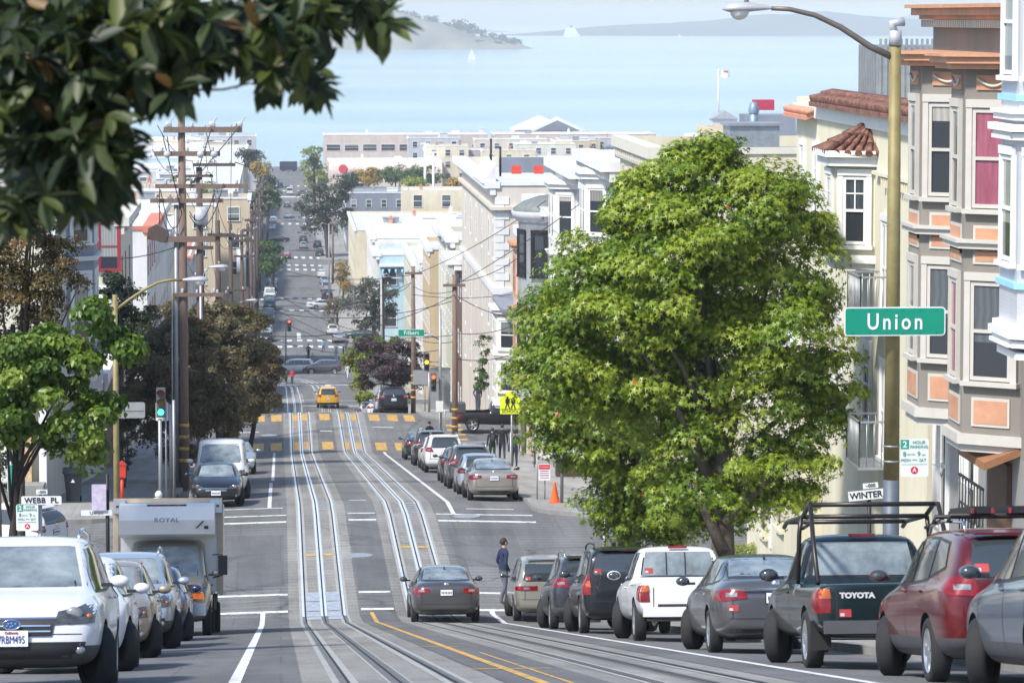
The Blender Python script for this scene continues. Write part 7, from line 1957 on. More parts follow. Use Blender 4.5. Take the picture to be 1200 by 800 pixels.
r, ux, uz = upole('tall reddish wooden utility pole with many cross-arms and grey conduits, left of the tracks', 216, 140, 134, .19, [(152, 192, 284, .22, 4), (180, 181, 258, .18, 3), (218, 182, 290, .16, 3), (235, 176, 262, .16, 4), (280, 187, 252, .22, 2), (345, 203, 262, .14, 2)], bands=True, conduit=True)
Y = 140
for (px, py) in ((197, 146), (248, 146), (281, 146)):
    p_ = P(px, py, Y - .2); m = MB(); m.tube([p_ + Vector((-.2, 0, -.28)), p_ + Vector((.2, 0, .28))], .03, 6); m.ell(p_, (.12, .06, .12), 10, 6); m.build('fuse_cutout', INSUL, r, world=True)
for (px, py) in ((196, 181), (235, 181), (251, 181)):
    p_ = P(px, py, Y - .35); m = MB(); m.lathe([(0, p_.y - .06), (.13, p_.y - .06), (.14, p_.y + .04), (0, p_.y + .04)], (p_.x, 0, p_.z), 'y', 16); m.build('round_insulator', INSUL, r, world=True)
for (a, b_, sag) in (((190, 156), (213, 250), 0), ((196, 160), (199, 181), 0), ((281, 148), (222, 218), 0), ((248, 150), (232, 200), 0), ((262, 215), (222, 252), 30), ((252, 222), (222, 248), 22), ((188, 222), (213, 250), 30), ((275, 190), (292, 196), 0), ((187, 262), (187, 220), 0)):
    pa, pb_ = P(a[0], a[1], Y - .3), P(b_[0], b_[1], Y - .3)
    pts_ = [pa.lerp(pb_, t / 8) - Vector((0, 0, sag * Y / FPX * 4 * (t / 8) * (1 - t / 8))) for t in range(9)]
    MB().tube(pts_, .02, 5).build('jumper_cable', WIREM, r, world=True)
p_ = P(183, 274, Y - .3); MB().prism([p_ + Vector((-.35, 0, -.2)), p_ + Vector((.35, 0, -.35)), p_ + Vector((.45, 0, .1)), p_ + Vector((0, 0, .35)), p_ + Vector((-.3, 0, .2))], (0, .4, 0)).build('switch_box', WOODD, r, world=True)
POL = []
POL.append(upole('dark wooden pole with a grey metal top behind the tall reddish pole', 236, 172, 196, .21, [(205, 248, 246, .12, 0), (193, 226, 276, .14, 3), (206, 206, 250, .12, 2), (290, 206, 250, .16, 2), (345, 224, 262, .14, 2)], WOODD)[0])
p_ = P(236, 235, 171.6); MB().cyl((p_.x, 171.7, P(0, 265, 171).z), (p_.x, 171.7, P(0, 244, 171).z), .3, n=12).build('transformer', INSUL, POL[0], world=True)
POL.append(upole('third wooden pole on the left, dark with a yellow tag', 257, 205, 258, .20, [(275, 243, 276, .16, 3), (345, 244, 270, .14, 2)], WOODD)[0])
POL.append(upole('fourth wooden pole on the left, slightly leaning', 272, 240, 262, .17, [(276, 258, 292, .16, 3), (340, 262, 290, .14, 2)], WOODD)[0])
POL.append(upole('fifth wooden pole on the left above the shrubs', 285, 290, 270, .18, [(282, 272, 300, .2, 3), (300, 274, 300, .16, 3)], WOODD)[0])
for (px, Y_, yt) in ((292, 345, 262), (296, 400, 250), (300, 470, 240), (303, 540, 232), (306, 620, 205), (309, 700, 212)):
    POL.append(upole('far wooden pole number along the left kerb', px, Y_, yt, .2, [(yt + 8, px - 9, px + 9, .25, 2), (yt + 18, px - 7, px + 7, .25, 2)], WOODD, group='wooden poles receding along the left kerb')[0])
lbs = ['wooden pole with white transformers beyond the fifth one', 'wooden pole before the diagonal avenue on the left', 'left wooden pole just past the diagonal avenue', 'left wooden pole beside the long white building', 'left wooden pole rising past the orange tile roof', 'farthest wooden pole visible on the left kerb']
for o, l in zip(POL[4:], lbs): o['label'] = l
p_ = P(281, 322, 330); MB().cyl((p_.x, 344.6, p_.z - 1), (p_.x, 344.6, p_.z + 1.4), .45, n=12).build('transformer', INSUL, POL[4], world=True)
RP = []
r, rx, rz_ = upole('reddish-brown utility pole with yellow bands on the right before the far crosswalk', 533, 190, 322, .17, [(334, 519, 545, .14, 2)], WOODP, bands=True); RP.append(r)
r, rx2, rz2 = upole('brown utility pole with a yellow-banded foot at the far right corner', 484.5, 228, 312, .16, [(320, 474, 495, .14, 2)], WOODP, bands=True); RP.append(r)
r, _, _ = upole('dark pole behind the purple tree', 449, 300, 325, .18, [(334, 440, 458, .16, 2)], WOODD); RP.append(r)
r, _, _ = upole('slim orange-brown pole along the far right kerb', 391, 640, 255, .22, [(262, 385, 397, .2, 2)], WOODP); RP.append(r)
for (px, Y_, yt, hx, lb, dirx) in ((447, 300, 322, 459, 'grey street lamp with a white head above the wispy grey-green tree', 1), (386, 560, 262, 371, 'distant street lamp below the dark spreading tree', -1)):
    x_ = P(px, 400, Y_).x
    r = thing('street_lamp', lb, 'street lamp', (x_, Y_, zg(Y_) + .01))
    zt = P(px, yt, Y_).z; MB().cyl((x_, Y_ - .3, zg(Y_)), (x_, Y_ - .3, zt), .12, .08, 8).build('pole', GALV, r, world=True)
    e = P(hx, yt + 4, Y_ - .3); MB().tube([(x_, Y_ - .3, zt - .2), ((x_ + e.x) / 2, Y_ - .3, zt + .15), e], .05, 6).build('arm', GALV, r, world=True)
    lamp_head(r, e, (dirx, 0, 0), 1.3)
for (px, py, Y_, lb) in ((288, 352, 262, 'white-headed lamp on a short arm near the left poles'), (245, 313, 171, 'white lamp head on an arm from the dark wooden pole')):
    e = P(px, py, Y_); x_ = P(px - (12 if Y_ > 200 else 10), py, Y_).x
    r = thing('street_lamp', lb, 'street lamp', (x_, Y_, zg(Y_) + .01))
    MB().tube([(x_, Y_, e.z - .8), (x_ + .2, Y_, e.z - .2), e], .04, 6).build('arm', GALV, r, world=True)
    MB().cyl((x_, Y_, zg(Y_)), (x_, Y_, e.z - .6), .07, n=8).build('pole', GALV, r, world=True)
    lamp_head(r, e, (1, 0, 0), 1.3)
Ym = 199.0
x_ = P(516, 480, Ym).x
r = thing('signal_mast', 'grey signal mast with arm and two signal heads at the far right corner', 'traffic signal', (x_, Ym, zg(Ym) + .01))
MB().cyl((x_, Ym, zg(Ym)), (x_, Ym, P(0, 365, Ym).z), .10, .07, 10).build('mast', GALV, r, world=True)
a0 = P(516, 398, Ym); a1 = P(468, 388, Ym); MB().tube([a0, a0.lerp(a1, .5) + Vector((0, 0, .25)), a1], [.05, .04, .03], 6).build('mast_arm', GALV, r, world=True)
signal(r, P(500, 424, Ym - .1), 1); signal(r, P(508, 448, Ym - .3), 0)
MB().tube([P(500, 424, Ym), P(516, 424, Ym)], .03, 6).build('bracket', GALV, r, world=True); MB().tube([P(508, 448, Ym), P(516, 448, Ym)], .03, 6).build('bracket', GALV, r, world=True)
p_ = P(505, 386, Ym); lamp_head(r, P(509, 393, Ym), (-1, 0, 0), .9)
c_ = P(482, 390, Ym - .1)
rs = thing('street_sign', 'small green street-name sign hanging over the far crossing', 'street sign', c_); plate(rs, 'panel', c_, 1.45, .40, SIGNG, rnd=.05, border=SIGNW, bt=.02); txt(rs, 'Filbert', .30, c_, SIGNW, bold=.006, sp=1.2, sx=.85, off=.022)
x_ = P(503, 500, 221).x
r = thing('signal_post', 'short grey signal post with dark head at the far corner kerb', 'traffic signal', (x_, 221, zg(221) + .01)); MB().cyl((x_, 221, zg(221)), (x_, 221, P(0, 440, 221).z), .07, n=8).build('post', GALV, r, world=True)
MB().box(P(516, 470, 220.5), (.3, .3, .9)).build('signal_head', BLACKM, r, world=True)
for (px, py, Y_, w_, h_, m_, lb) in ((516, 455, 200, 1.1, 2.3, SIGNGB, 'tall grey panel sign beside the signal mast'), (498, 442, 224, 1.5, .9, SIGNGB, 'wide grey sign back beyond the signal mast'), (515, 476, 198, .4, .6, SIGNW, 'white and red restriction sign at the kerb pole by the far corner'), (521, 472, 202, .35, .5, SIGNG, 'small green sign above the white restriction sign'), (533, 560 - 56, 189.5, .0, .0, None, '')):
    if m_ is None: continue
    c_ = P(px, py, Y_); r = thing('small_sign', lb, 'sign', (c_.x, c_.y, zg(Y_) + .01)); plate(r, 'panel', c_, w_, h_, m_, rnd=.03); MB().cyl((c_.x, c_.y + .04, zg(Y_)), (c_.x, c_.y + .04, c_.z), .04, n=6).build('post', GALV, r, world=True)
Y_ = 440
x_ = P(335, 400, Y_).x
r = thing('traffic_signal', 'distant signal showing red on a thin pole over the avenue', 'traffic signal', (x_, Y_, zg(Y_))); MB().cyl((x_, Y_, zg(Y_)), (x_, Y_, P(0, 376, Y_).z), .08, n=8).build('post', GALV, r, world=True); signal(r, P(339, 381, Y_), 0, s=1.5)
for (px, lb) in ((498, 'left of two tall white floodlight masts before the hotel'), (508, 'right of two tall white floodlight masts before the hotel')):
    x_ = P(px, 200, 870).x; r = thing('floodlight_mast', lb, 'mast', (x_, 870, zg(870))); MB().cyl((x_, 870, zg(870)), (x_, 870, P(0, 170 if px < 500 else 180, 870).z), .35, .25, 8).build('mast', WHT, r, world=True)
    p_ = P(px, 169 if px < 500 else 179, 870)
    MB().bx(p_.x - 1.1, p_.x + 1.1, 869.8, 870.2, p_.z - .1, p_.z + .3).build('light_bar', WHT, r, world=True)
wn = [0]
def wire(a, b_, sag, r_=.018, lb='', grp=None):
    a, b_ = Vector(a), Vector(b_)
    n = 24
    loc = (a + b_) / 2
    pts_ = [a.lerp(b_, t / n) - Vector((0, 0, sag * 4 * (t / n) * (1 - t / n))) for t in range(n + 1)]
    o = MB().tube(pts_, r_, 5, cap=False).build('overhead_wire', WIREM, None, loc=loc, world=True)
    tag(o, lb, 'wire', grp)
pp_ = [(P(216, 560, 140).x, 140), (P(236, 560, 172).x, 172), (P(257, 560, 205).x, 205), (P(272, 560, 240).x, 240), (P(285, 560, 290).x, 290), (P(292, 560, 345).x, 345), (P(296, 560, 400).x, 400), (P(300, 560, 470).x, 470)]
tops = [[(152, -.9), (152, .9), (152, 1.9), (180, -1.1), (180, .9), (235, -1.0), (235, 1.2), (345, .8)], [(193, -.3), (193, .8), (193, 1.5), (206, -1.0), (206, .5), (290, -1.0), (290, .5), (345, .6)], [(275, -.5), (275, .1), (275, .7), (275, -.3), (275, .5), (345, -.5), (345, .1), (345, .4)], [(276, -.6), (276, .1), (276, .8), (276, -.3), (276, .5), (340, -.5), (340, .1), (340, .6)]]
names = ['from the tall reddish pole to the second pole', 'from the second to the third left pole', 'from the third to the fourth left pole']
for i in range(3):
    for k in range(8):
        a = P(0, tops[i][k][0], pp_[i][1]); b_ = P(0, tops[i + 1][k][0], pp_[i + 1][1])
        wire((pp_[i][0] + tops[i][k][1], pp_[i][1] - .2, a.z + .15), (pp_[i + 1][0] + tops[i + 1][k][1], pp_[i + 1][1] - .2, b_.z + .15), .35, .015, 'thin wire running %s' % names[i], 'wires ' + names[i])
for i in range(3, 7):
    za = {3: 278, 4: 286, 5: 268, 6: 256}[i]; zb2 = {3: 286, 4: 268, 5: 256, 6: 248}[i]
    for k in range(4):
        a = P(0, za, pp_[i][1]); b_ = P(0, zb2, pp_[i + 1][1])
        wire((pp_[i][0] - .9 + k * .6, pp_[i][1], a.z), (pp_[i + 1][0] - .9 + k * .6, pp_[i + 1][1], b_.z), .6, .02, 'thin wire among the receding left poles', 'wires among the receding left poles')
cross = [((225, 380), 150, (533, 345), 190, 1.2), ((258, 350), 205, (533, 352), 190, 1.0), ((272, 352), 240, (484, 330), 228, 1.2), ((300, 322), 262, (534, 392), 190, 1.6), ((272, 345), 240, (516, 430), 199, .8),
         ((290, 335), 290, (449, 345), 300, 1.2), ((285, 300), 290, (484, 322), 228, .9), ((484, 322), 228, (640, 235), 168, .3), ((533, 330), 190, (610, 300), 178, .3), ((484, 335), 228, (533, 340), 190, .3), ((484, 330), 228, (449, 338), 300, .5),
         ((533, 334), 190, (725, 205), 145, .2), ((533, 345), 190, (600, 372), 192, .2), ((484, 345), 228, (600, 345), 196, .2), ((300, 350), 262, (484, 425), 228, .4), ((140, 303), 150, (210, 288), 140, .1), ((533, 390), 190, (600, 382), 195, .2), ((484, 395), 228, (533, 400), 190, .2), ((533, 420), 190, (600, 415), 193, .2), ((272, 378), 240, (515, 410), 200, 1.0), ((216, 432), 140, (420, 448), 250, .3)]
desc = ['from the tall reddish pole to the banded right pole', 'from the third left pole to the banded right pole', 'from the fourth left pole to the far-corner pole', 'from the left lamp down to the banded right pole', 'from the fourth left pole to the signal mast', 'from the fifth left pole to the pole behind the purple tree', 'from the fifth left pole to the far-corner pole',
        'rising from the far-corner pole to the white Victorian', 'from the banded right pole to the grey turret house', 'between the far-corner pole and the banded right pole', 'from the far-corner pole back along the right kerb', 'rising steeply from the banded right pole past the white roofs', 'from the banded right pole to the hipped cream house', 'from the far-corner pole to the pink-beige house', 'low across the far street to the far-corner pole',
        'from the cream clapboard house to the tall reddish pole', 'second one to the hipped cream house', 'lower one between the two banded right poles', 'lowest one to the hipped cream house', 'low one reaching the signal mast', 'thin one crossing from the tall reddish pole over the far crosswalk']
for (a, ya, b_, yb, sg), d_ in zip(cross, desc):
    wire(P(a[0], a[1], ya), P(b_[0], b_[1], yb), sg, .02, 'overhead wire ' + d_)
SKIN = mat('skin', (.42, .26, .19), .6, var=.08)
SKIND = mat('skin_dark', (.13, .075, .05), .6, var=.08)
HAIRB = mat('hair_dark_brown', (.035, .022, .015), .7, var=.2)
HAIRG = mat('hair_grey', (.35, .33, .31), .7, var=.2)
def cloth(name, col):
    return mat('cloth_' + name, col, .85, var=.18, scale=9, bump=.3, bscale=30)
def person(label, pos, heading, H=1.75, jacket=None, trousers=None, shoes=None, skin=SKIN, hair=HAIRB, pose='stand', group=None, bag=None, coat=0.0, hands='pocket'):
    """heading: angle about z, 0 = facing +y (away). one continuous skinned body; hair and bag are children"""
    k = H / 1.78
    r = thing('person', label, 'person', pos, heading, group=group)
    V, E, RD = [], [], []
    def add(p, rad, par=None):
        V.append(Vector(p) * k); RD.append(rad if isinstance(rad, tuple) else (rad, rad))
        if par is not None: E.append((par, len(V) - 1))
        return len(V) - 1
    pel = add((0, 0, .96), (.155, .115))
    wa = add((0, .005, 1.10), (.145, .10), pel); ch = add((0, .01, 1.30), (.17, .115), wa); sh = add((0, .0, 1.43), (.13, .09), ch)
    nk = add((0, .012, 1.52), .055, sh); hd0 = add((0, .03, 1.585), (.062, .07), nk); hd = add((0, .03, 1.67), (.075, .092), hd0); ht = add((0, .02, 1.735), (.058, .07), hd)
    step = {'stand': (.02, -.02), 'walk': (.26, -.26), 'wide': (.12, -.12), 'stroll': (.16, -.12)}[pose]
    feet = []
    for s, st in ((-1, step[0]), (1, step[1])):
        hip = add((s * .085, 0, .88), (.10, .105), pel)
        bend = .07 if st < 0 and pose in ('walk', 'stroll') else .03
        kn = add((s * .095, st * .5 + bend, .50), .066, hip)
        cf = add((s * .095, st * .78 + bend * .2, .30), .058, kn)
        lift = .05 if st < 0 and pose == 'walk' else 0
        an = add((s * .095, st, .09 + lift), .042, cf)
        to = add((s * .105, st + .16, .04 + lift * .2), (.042, .032), an)
        s1 = add((s * .195, .0, 1.40), .062, sh)
        if hands == 'pocket':
            el = add((s * .27, -.06, 1.13), .048, s1); wr = add((s * .20, .07, .94), .036, el); ha = add((s * .17, .10, .89), .034, wr)
        else:
            sw = -st * .6
            el = add((s * .25, sw * .4 - .02, 1.13), .048, s1); wr = add((s * .26, sw + .04, .90), .032, el); pa = add((s * .26, sw + .055, .83), (.02, .036), wr)
            for f, (dy, dz, ln) in enumerate(((-.028, -.0, .07), (-.010, 0, .085), (.010, 0, .085), (.028, 0, .07))):
                f1 = add((s * .26, sw + .055 + dy, .79), .0095, pa); add((s * .253, sw + .06 + dy, .79 - ln * .8), .008, f1)
            th = add((s * .245, sw + .10, .82), .011, pa); add((s * .24, sw + .115, .78), .009, th)
    me = bpy.data.meshes.new('body')
    me.from_pydata([tuple(v) for v in V], E, [])
    o = bpy.data.objects.new('tmp', me); COL.objects.link(o)
    md = o.modifiers.new('skin', 'SKIN'); md.use_smooth_shade = True
    sv = me.skin_vertices[0].data if me.skin_vertices else None
    if sv is None:
        bm = bmesh.new(); bm.from_mesh(me); bm.verts.layers.skin.verify(); bm.to_mesh(me); bm.free(); sv = me.skin_vertices[0].data
    for i, rd in enumerate(RD):
        sv[i].radius = (rd[0] * k, rd[1] * k); sv[i].use_root = (i == 0)
    s2 = o.modifiers.new('s', 'SUBSURF'); s2.levels = 2
    dg = bpy.context.evaluated_depsgraph_get()
    out = bpy.data.meshes.new_from_object(o.evaluated_get(dg)); bpy.data.objects.remove(o)
    out.name = 'body'; out.materials.clear()
    for m_ in (skin, jacket, trousers, shoes or BLACKM): out.materials.append(m_)
    for p in out.polygons:
        p.use_smooth = True
        c = p.center / k
        if c.z < .105: mi = 3
        elif c.z < .93 - coat and not (hands != 'pocket' and abs(c.x) > .2 and c.z > .6): mi = 2
        elif c.z > 1.515: mi = 0
        elif hands != 'pocket' and c.z < .885 and abs(c.x) > .2: mi = 0
        else: mi = 1
        p.material_index = mi
    link('body', out, r)
    mb = MB(); mb.ell((0, .0 * k, 1.69 * k), (.088 * k, .105 * k, .10 * k), 14, 10)
    mb.v = [(x, y if z > 1.66 * k else min(y, .02 * k), z) for (x, y, z) in mb.v]
    mb.v = [(x, min(y, .085 * k) if z < 1.74 * k else y, z) for (x, y, z) in mb.v]
    mb.build('hair', hair, r)
    f = MB()
    f.ell((0, .125 * k, 1.64 * k), (.012 * k, .02 * k, .025 * k), 8, 6); f.ell((-.078 * k, .03 * k, 1.65 * k), (.012 * k, .02 * k, .03 * k), 6, 5); f.ell((.078 * k, .03 * k, 1.65 * k), (.012 * k, .02 * k, .03 * k), 6, 5)
    f.build('face', skin, r)
    f = MB()
    for s in (-1, 1): f.ell((s * .032 * k, .112 * k, 1.665 * k), (.012 * k, .01 * k, .008 * k), 6, 5)
    f.box((0, .118 * k, 1.605 * k), (.045 * k, .01 * k, .008 * k)); f.build('eyes_and_mouth', HAIRB, r)
    cb = MB(); cb.lathe([(.072 * k, 1.47 * k), (.066 * k, 1.53 * k), (.058 * k, 1.53 * k)], (0, .01 * k, 0), n=12); cb.build('collar', jacket, r)
    if bag == 'backpack':
        b = MB(); b.ell((0, -.19 * k, 1.24 * k), (.15 * k, .10 * k, .22 * k), 12, 8); b.build('backpack', cloth('pack', (.03, .03, .035)), r)
    if bag == 'shoulder':
        b = MB(); b.box((-.25 * k, -.02, .92 * k), (.10, .26, .30)); b.tube([(-.25 * k, 0, 1.05 * k), (-.15 * k, .1, 1.3 * k), (.05 * k, .05, 1.46 * k)], .012, 5); b.build('bag', cloth('bag', (.03, .03, .04)), r)
    return r
NAVYC = cloth('navy', (.012, .022, .06)); GREYT = cloth('grey_trouser', (.10, .105, .14)); BLK = cloth('black', (.012, .012, .014)); DKB = cloth('dark_blue', (.02, .03, .06)); REDC = cloth('red', (.5, .03, .05)); WHTC = cloth('white', (.6, .6, .62)); GRNC = cloth('dark_green', (.02, .04, .025)); JEANS = cloth('denim', (.05, .08, .16)); TEAL = cloth('teal_grey', (.06, .10, .10)); LTB = cloth('light_blue', (.25, .4, .55)); PURPC = cloth('purple_grey', (.06, .05, .10))
SHOEG = mat('shoe_grey', (.12, .11, .10), .7)
def at(px, py, ymin):
    return G(px, py, ymin)
p = at(590, 708, 99.5); person('man in a navy jacket and grey trousers crossing the street with hands in pockets', p, R(-68), 1.86, NAVYC, GREYT, SHOEG, pose='stroll')
z14 = lambda x, y: Vector((x, y, zg(y) + .02))
person('man in dark jacket and jeans carrying a shoulder bag on the right sidewalk', z14(P(603, 540, 165).x, 165), R(15), 1.72, DKB, DKB, BLACKM, pose='stand', bag='shoulder', hands='down')
person('person in dark clothes and cap walking downhill on the right sidewalk', z14(P(588.5, 530, 176).x, 176), R(0), 1.82, BLK, DKB, BLACKM, pose='walk', hands='down')
person('person in dark green trousers with a grey backpack on the right sidewalk', z14(P(577, 530, 174).x, 174), R(5), 1.68, BLK, GRNC, BLACKM, pose='wide', bag='backpack', hands='down', coat=.1)
person('man in a purple-blue jacket standing behind the dark pickup truck', z14(P(560, 470, 220.5).x, 220.5), R(200), 1.78, PURPC, JEANS, BLACKM, pose='stand')
person('person in a dark coat by the kerb pole near the far crosswalk', z14(P(503, 505, 196).x, 196), R(30), 1.72, BLK, BLK, BLACKM, pose='wide', coat=.2)
person('fair-haired seated-height child in white beside the dark coat at the kerb', z14(P(494, 505, 195.5).x, 195.5), R(0), 1.35, WHTC, GREYT, BLACKM, hair=HAIRG, pose='stand')
person('dark-clothed man on the left sidewalk seen over the parked car roofs', Vector((P(92, 650, 101).x, 101, zg(101) + .01)), R(25), 1.8, mat('cloth_maroon', (.04, .02, .03), .85), BLK, BLACKM, skin=SKIND, pose='stroll')
p = at(335.5, 450.5, 340); person('person in teal-grey coat walking beside the red-jacketed one on the avenue', p, R(160), 1.78, TEAL, BLK, BLACKM, pose='walk', hands='down')
p = at(342.5, 450.5, 340); person('person in a red jacket crossing the diagonal avenue', p, R(170), 1.72, REDC, DKB, BLACKM, pose='walk', hands='down')
p = at(407.5, 443.5, 340); person('woman in white clothes with a dark bag crossing beside the purple tree', p, R(150), 1.7, WHTC, WHTC, SHOEG, pose='walk', hands='down', bag='shoulder')
for (px, py, j, t, h, lb) in ((361.5, 420, BLK, BLK, 1.8, 'dark-clothed cyclist standing behind the white minivan'), (394, 423, LTB, WHTC, 1.7, 'person in light blue behind the grey wagon'), (402.5, 423, NAVYC, NAVYC, 1.8, 'person in navy standing beyond the grey wagon'), (405.5, 411, PURPC, GREYT, 1.7, 'farther person walking up the far crosswalk'), (379, 413, LTB, JEANS, 1.7, 'person in blue bending at the far crosswalk')):
    person(lb, at(px, py, 400), R(random.choice([20, 160, 90])), h, j, t, BLACKM, pose='wide')
p = at(363, 423, 400)
r = thing('bicycle', 'bicycle held by the dark-clothed cyclist behind the white minivan', 'bicycle', p)
for s in (-.52, .52):
    MB().tube([p + Vector((s + .33 * math.cos(2 * PI * k / 14), .3, .34 + .33 * math.sin(2 * PI * k / 14))) for k in range(15)], .025, 5).build('wheel', M_TYRE, r, world=True)
m = MB()
for (a, b_) in (((-.52, .34), (-.15, .85)), ((-.15, .85), (.38, .88)), ((-.15, .85), (.0, .34)), ((0, .34), (.38, .82)), ((.38, .95), (.52, .34)), ((-.52, .34), (0, .34))):
    m.tube([p + Vector((a[0], .3, a[1])), p + Vector((b_[0], .3, b_[1]))], .02, 5)
m.box(p + Vector((-.17, .3, .92)), (.25, .12, .05)); m.box(p + Vector((.38, .3, 1.0)), (.05, .45, .04)); m.build('frame', BLACKM, r, world=True)
GRY = paint('grey_brown', (.085, .082, .085), .5); GRYC = paint('warm_grey', (.13, .125, .13), .6); MAR = paint('maroon', (.14, .008, .010), .5); BLG = paint('blue_grey', (.14, .18, .24), .6); DGR = paint('dark_green', (.005, .017, .017), .3)
WHP = paint('white', (.68, .68, .68), .02); WHP2 = paint('pearl_white', (.70, .70, .70), .04); BEI = paint('beige_silver', (.30, .29, .25), .4); BLKP = paint('black', (.012, .013, .016), .3); CHG = paint('charcoal', (.05, .055, .065), .5); SIL = paint('silver', (.50, .51, .52), .6); TAN = paint('champagne', (.40, .32, .24), .5); SILB = paint('silver_blue', (.42, .48, .56), .5)
NVB = paint('navy', (.02, .03, .10), .3); GOLDS = paint('gold_silver', (.36, .33, .28), .6); YELP = paint('taxi_yellow', (.72, .38, .02), .05); DRED = paint('dark_red', (.25, .02, .02), .3); TEALP = paint('dark_teal', (.02, .05, .055), .4); BLUEP = paint('blue', (.03, .08, .25), .3)
PR = 'cars parked along the right kerb of the near block'
PL = 'cars parked along the left kerb of the near block'
P2 = 'cars parked along the right kerb of the second block'
P3 = 'cars far down the street'
XR = 7.28
def rear(kind, pm, lb, x, yr, **kw):
    S = SPECS[kind]; L_ = abs(S['st'][0][0])
    return car(kind, pm, lb, x, yr + L_, 1, **kw)
def frontc(kind, pm, lb, x, yf, **kw):
    S = SPECS[kind]; L_ = abs(S['st'][-1][0])
    return car(kind, pm, lb, x, yf + L_, -1, **kw)
def sticker(root, kindkey, a, z, s=-1):
    me = PROTO[kindkey][0]
    bvh = BVHTree.FromPolygons([v.co for v in me.vertices], [tuple(p.vertices) for p in me.polygons])
    m = MB(); project(bvh, m, [(a - .07, z - .045), (a + .07, z - .045), (a + .07, z + .045), (a - .07, z + .045)], 'B', .012, 2, 2)
    project(bvh, m, [(a - .06, z - .035), (a - .01, z - .035), (a - .01, z + .0), (a - .06, z + .0)], 'B', .015, 2, 2, 1)
    m.build('permit_sticker', [M_STICK, M_WHITEP], root)
c1 = rear('suv', BLG, 'blue-grey crossover cut off by the right edge, nearest of the parked row', 7.42, 30.2, sz=.95, steer=-.42, name='parked_suv', cat='SUV', group=PR)
c2 = rear('suv', MAR, 'maroon crossover with black ski carrier between the blue-grey car and green pickup', 7.38, 35.1, sz=.93, steer=-.42, name='parked_suv', cat='SUV', group=PR, opt=())
sticker(c2, ('suv',), -.5, 1.24)
m = MB()                     # ski carrier and bars
for y_ in (-1.0, -.15):
    m.tube([(-.60, y_, 1.74), (-.58, y_, 1.82), (.58, y_, 1.82), (.60, y_, 1.74)], .028, 6)
m.build('roof_bars', BLACKM, c2)
for (x_, t) in ((-.28, 0), (.10, 1)):
    m = MB(); m.box((x_, -.5, 1.86), (.22, 1.3, .05)); m.box((x_, -.5, 1.90), (.20, 1.25, .03)); m.box((x_ - .10, -1.16, 1.865), (.03, .04, .06), 1); m.box((x_ + .10, -1.16, 1.865), (.03, .04, .06), 1); m.build('ski_carrier', [BLACKM, M_RED], c2)
c3 = rear('pickup', DGR, 'dark green pickup truck with a black pipe rack and bold white lettering on its tailgate', 7.0, 41.3, steer=-.45, name='pickup_truck', cat='pickup truck', group=PR, opt=('noplate',))
lettering('TOYOTA', .085, (-.38, -2.408, .86), (1, 0, 0), (0, .05, 1), M_WHITEP, c3, bold=.005, sx=1.15)
m = MB(); m.box((0, -2.46, .50), (1.55, .12, .15)); m.box((0, -2.525, .50), (.35, .01, .1), 1); m.build('rear_bumper', [M_CLAD, M_TRIM], c3)
sticker(c3, ('pickup',), -.52, .66)
m = MB()
PIPE = mat('rack_pipe', (.05, .045, .042), .4, .7)
for s in (-1, 1):
    x_ = s * .80
    m.tube([(x_, -.55, 1.0), (x_ * .98, -.60, 1.6), (x_ * .95, -.62, 1.80)], .028, 8); m.tube([(x_, -2.2, 1.0), (x_ * .98, -1.75, 1.5), (x_ * .95, -1.4, 1.93), (x_ * .93, -1.2, 1.93), (x_ * .93, -.62, 1.80), (x_ * .93, .75, 1.76), (x_ * .93, 1.0, 1.70)], .028, 8)
    m.tube([(x_ * .95, -1.5, 1.72), (x_ * .93, -.62, 1.66)], .022, 8)
for y_, z_ in ((-1.3, 1.93), (-.62, 1.80), (.75, 1.76)): m.tube([(-.75, y_, z_), (.75, y_, z_)], .028, 8)
m.build('pipe_rack', PIPE, c3)
m = MB(); m.box((0, -.40, 1.575), (.32, .03, .045)); m.build('brake_light', M_RED, c3)
for s in (-1, 1): MB().box((s * .74, -1.92, .40), (.24, .02, .34)).build('mud_flap', M_DARK, c3)
c4 = rear('sedan', GRYC, 'warm-grey sedan with bright red wrapped tail lights parked between the white and green pickups', 7.05, 51.2, steer=-.45, name='parked_car', cat='car', group=PR)
sticker(c4, ('sedan',), -.62, .66)
m = MB(); m.box((0, -2.378, .93), (.95, .03, .025)); m.build('chrome_strip', M_CHROME, c4)
c5 = rear('pickup', WHP, 'white raised pickup truck with a closed cab window and red-orange tail lights', 7.12, 62.8, steer=-.4, name='pickup_truck', cat='pickup truck', group=PR, scale=1.06, opt=('noplate',))
sticker(c5, ('pickup',), -.5, 1.18)
m = MB(); m.box((0, -2.45, .50), (1.6, .12, .16)); m.box((0, -2.42, .60), (1.1, .05, .05), 1); m.build('rear_bumper', [WHP, M_TRIM], c5)
m = MB(); m.box((0, -.40, 1.575), (.32, .03, .045)); m.build('brake_light', M_RED, c5)
me = PROTO[('pickup',)][0]; bvh = BVHTree.FromPolygons([v.co for v in me.vertices], [tuple(q.vertices) for q in me.polygons])
for x_ in (.12, -.2): m = MB(); project(bvh, m, [(x_ - .012, 1.11), (x_ + .012, 1.11), (x_ + .012, 1.49), (x_ - .012, 1.49)], 'B', .014, 1, 6); m.build('window_divider', M_TRIM, c5)
c6 = rear('suvbox', BLKP, 'black boxy sport utility vehicle with tall red tail lights behind the white pickup', 7.02, 73.0, steer=-.4, name='parked_suv', cat='SUV', group=PR, clad=BLKP)
sticker(c6, ('suvbox',), -.62, 1.28)
c7 = rear('suv', CHG, 'charcoal crossover with roof rails between the black boxy one and the beige van', 6.9, 80.0, steer=-.4, name='parked_suv', cat='SUV', group=PR)
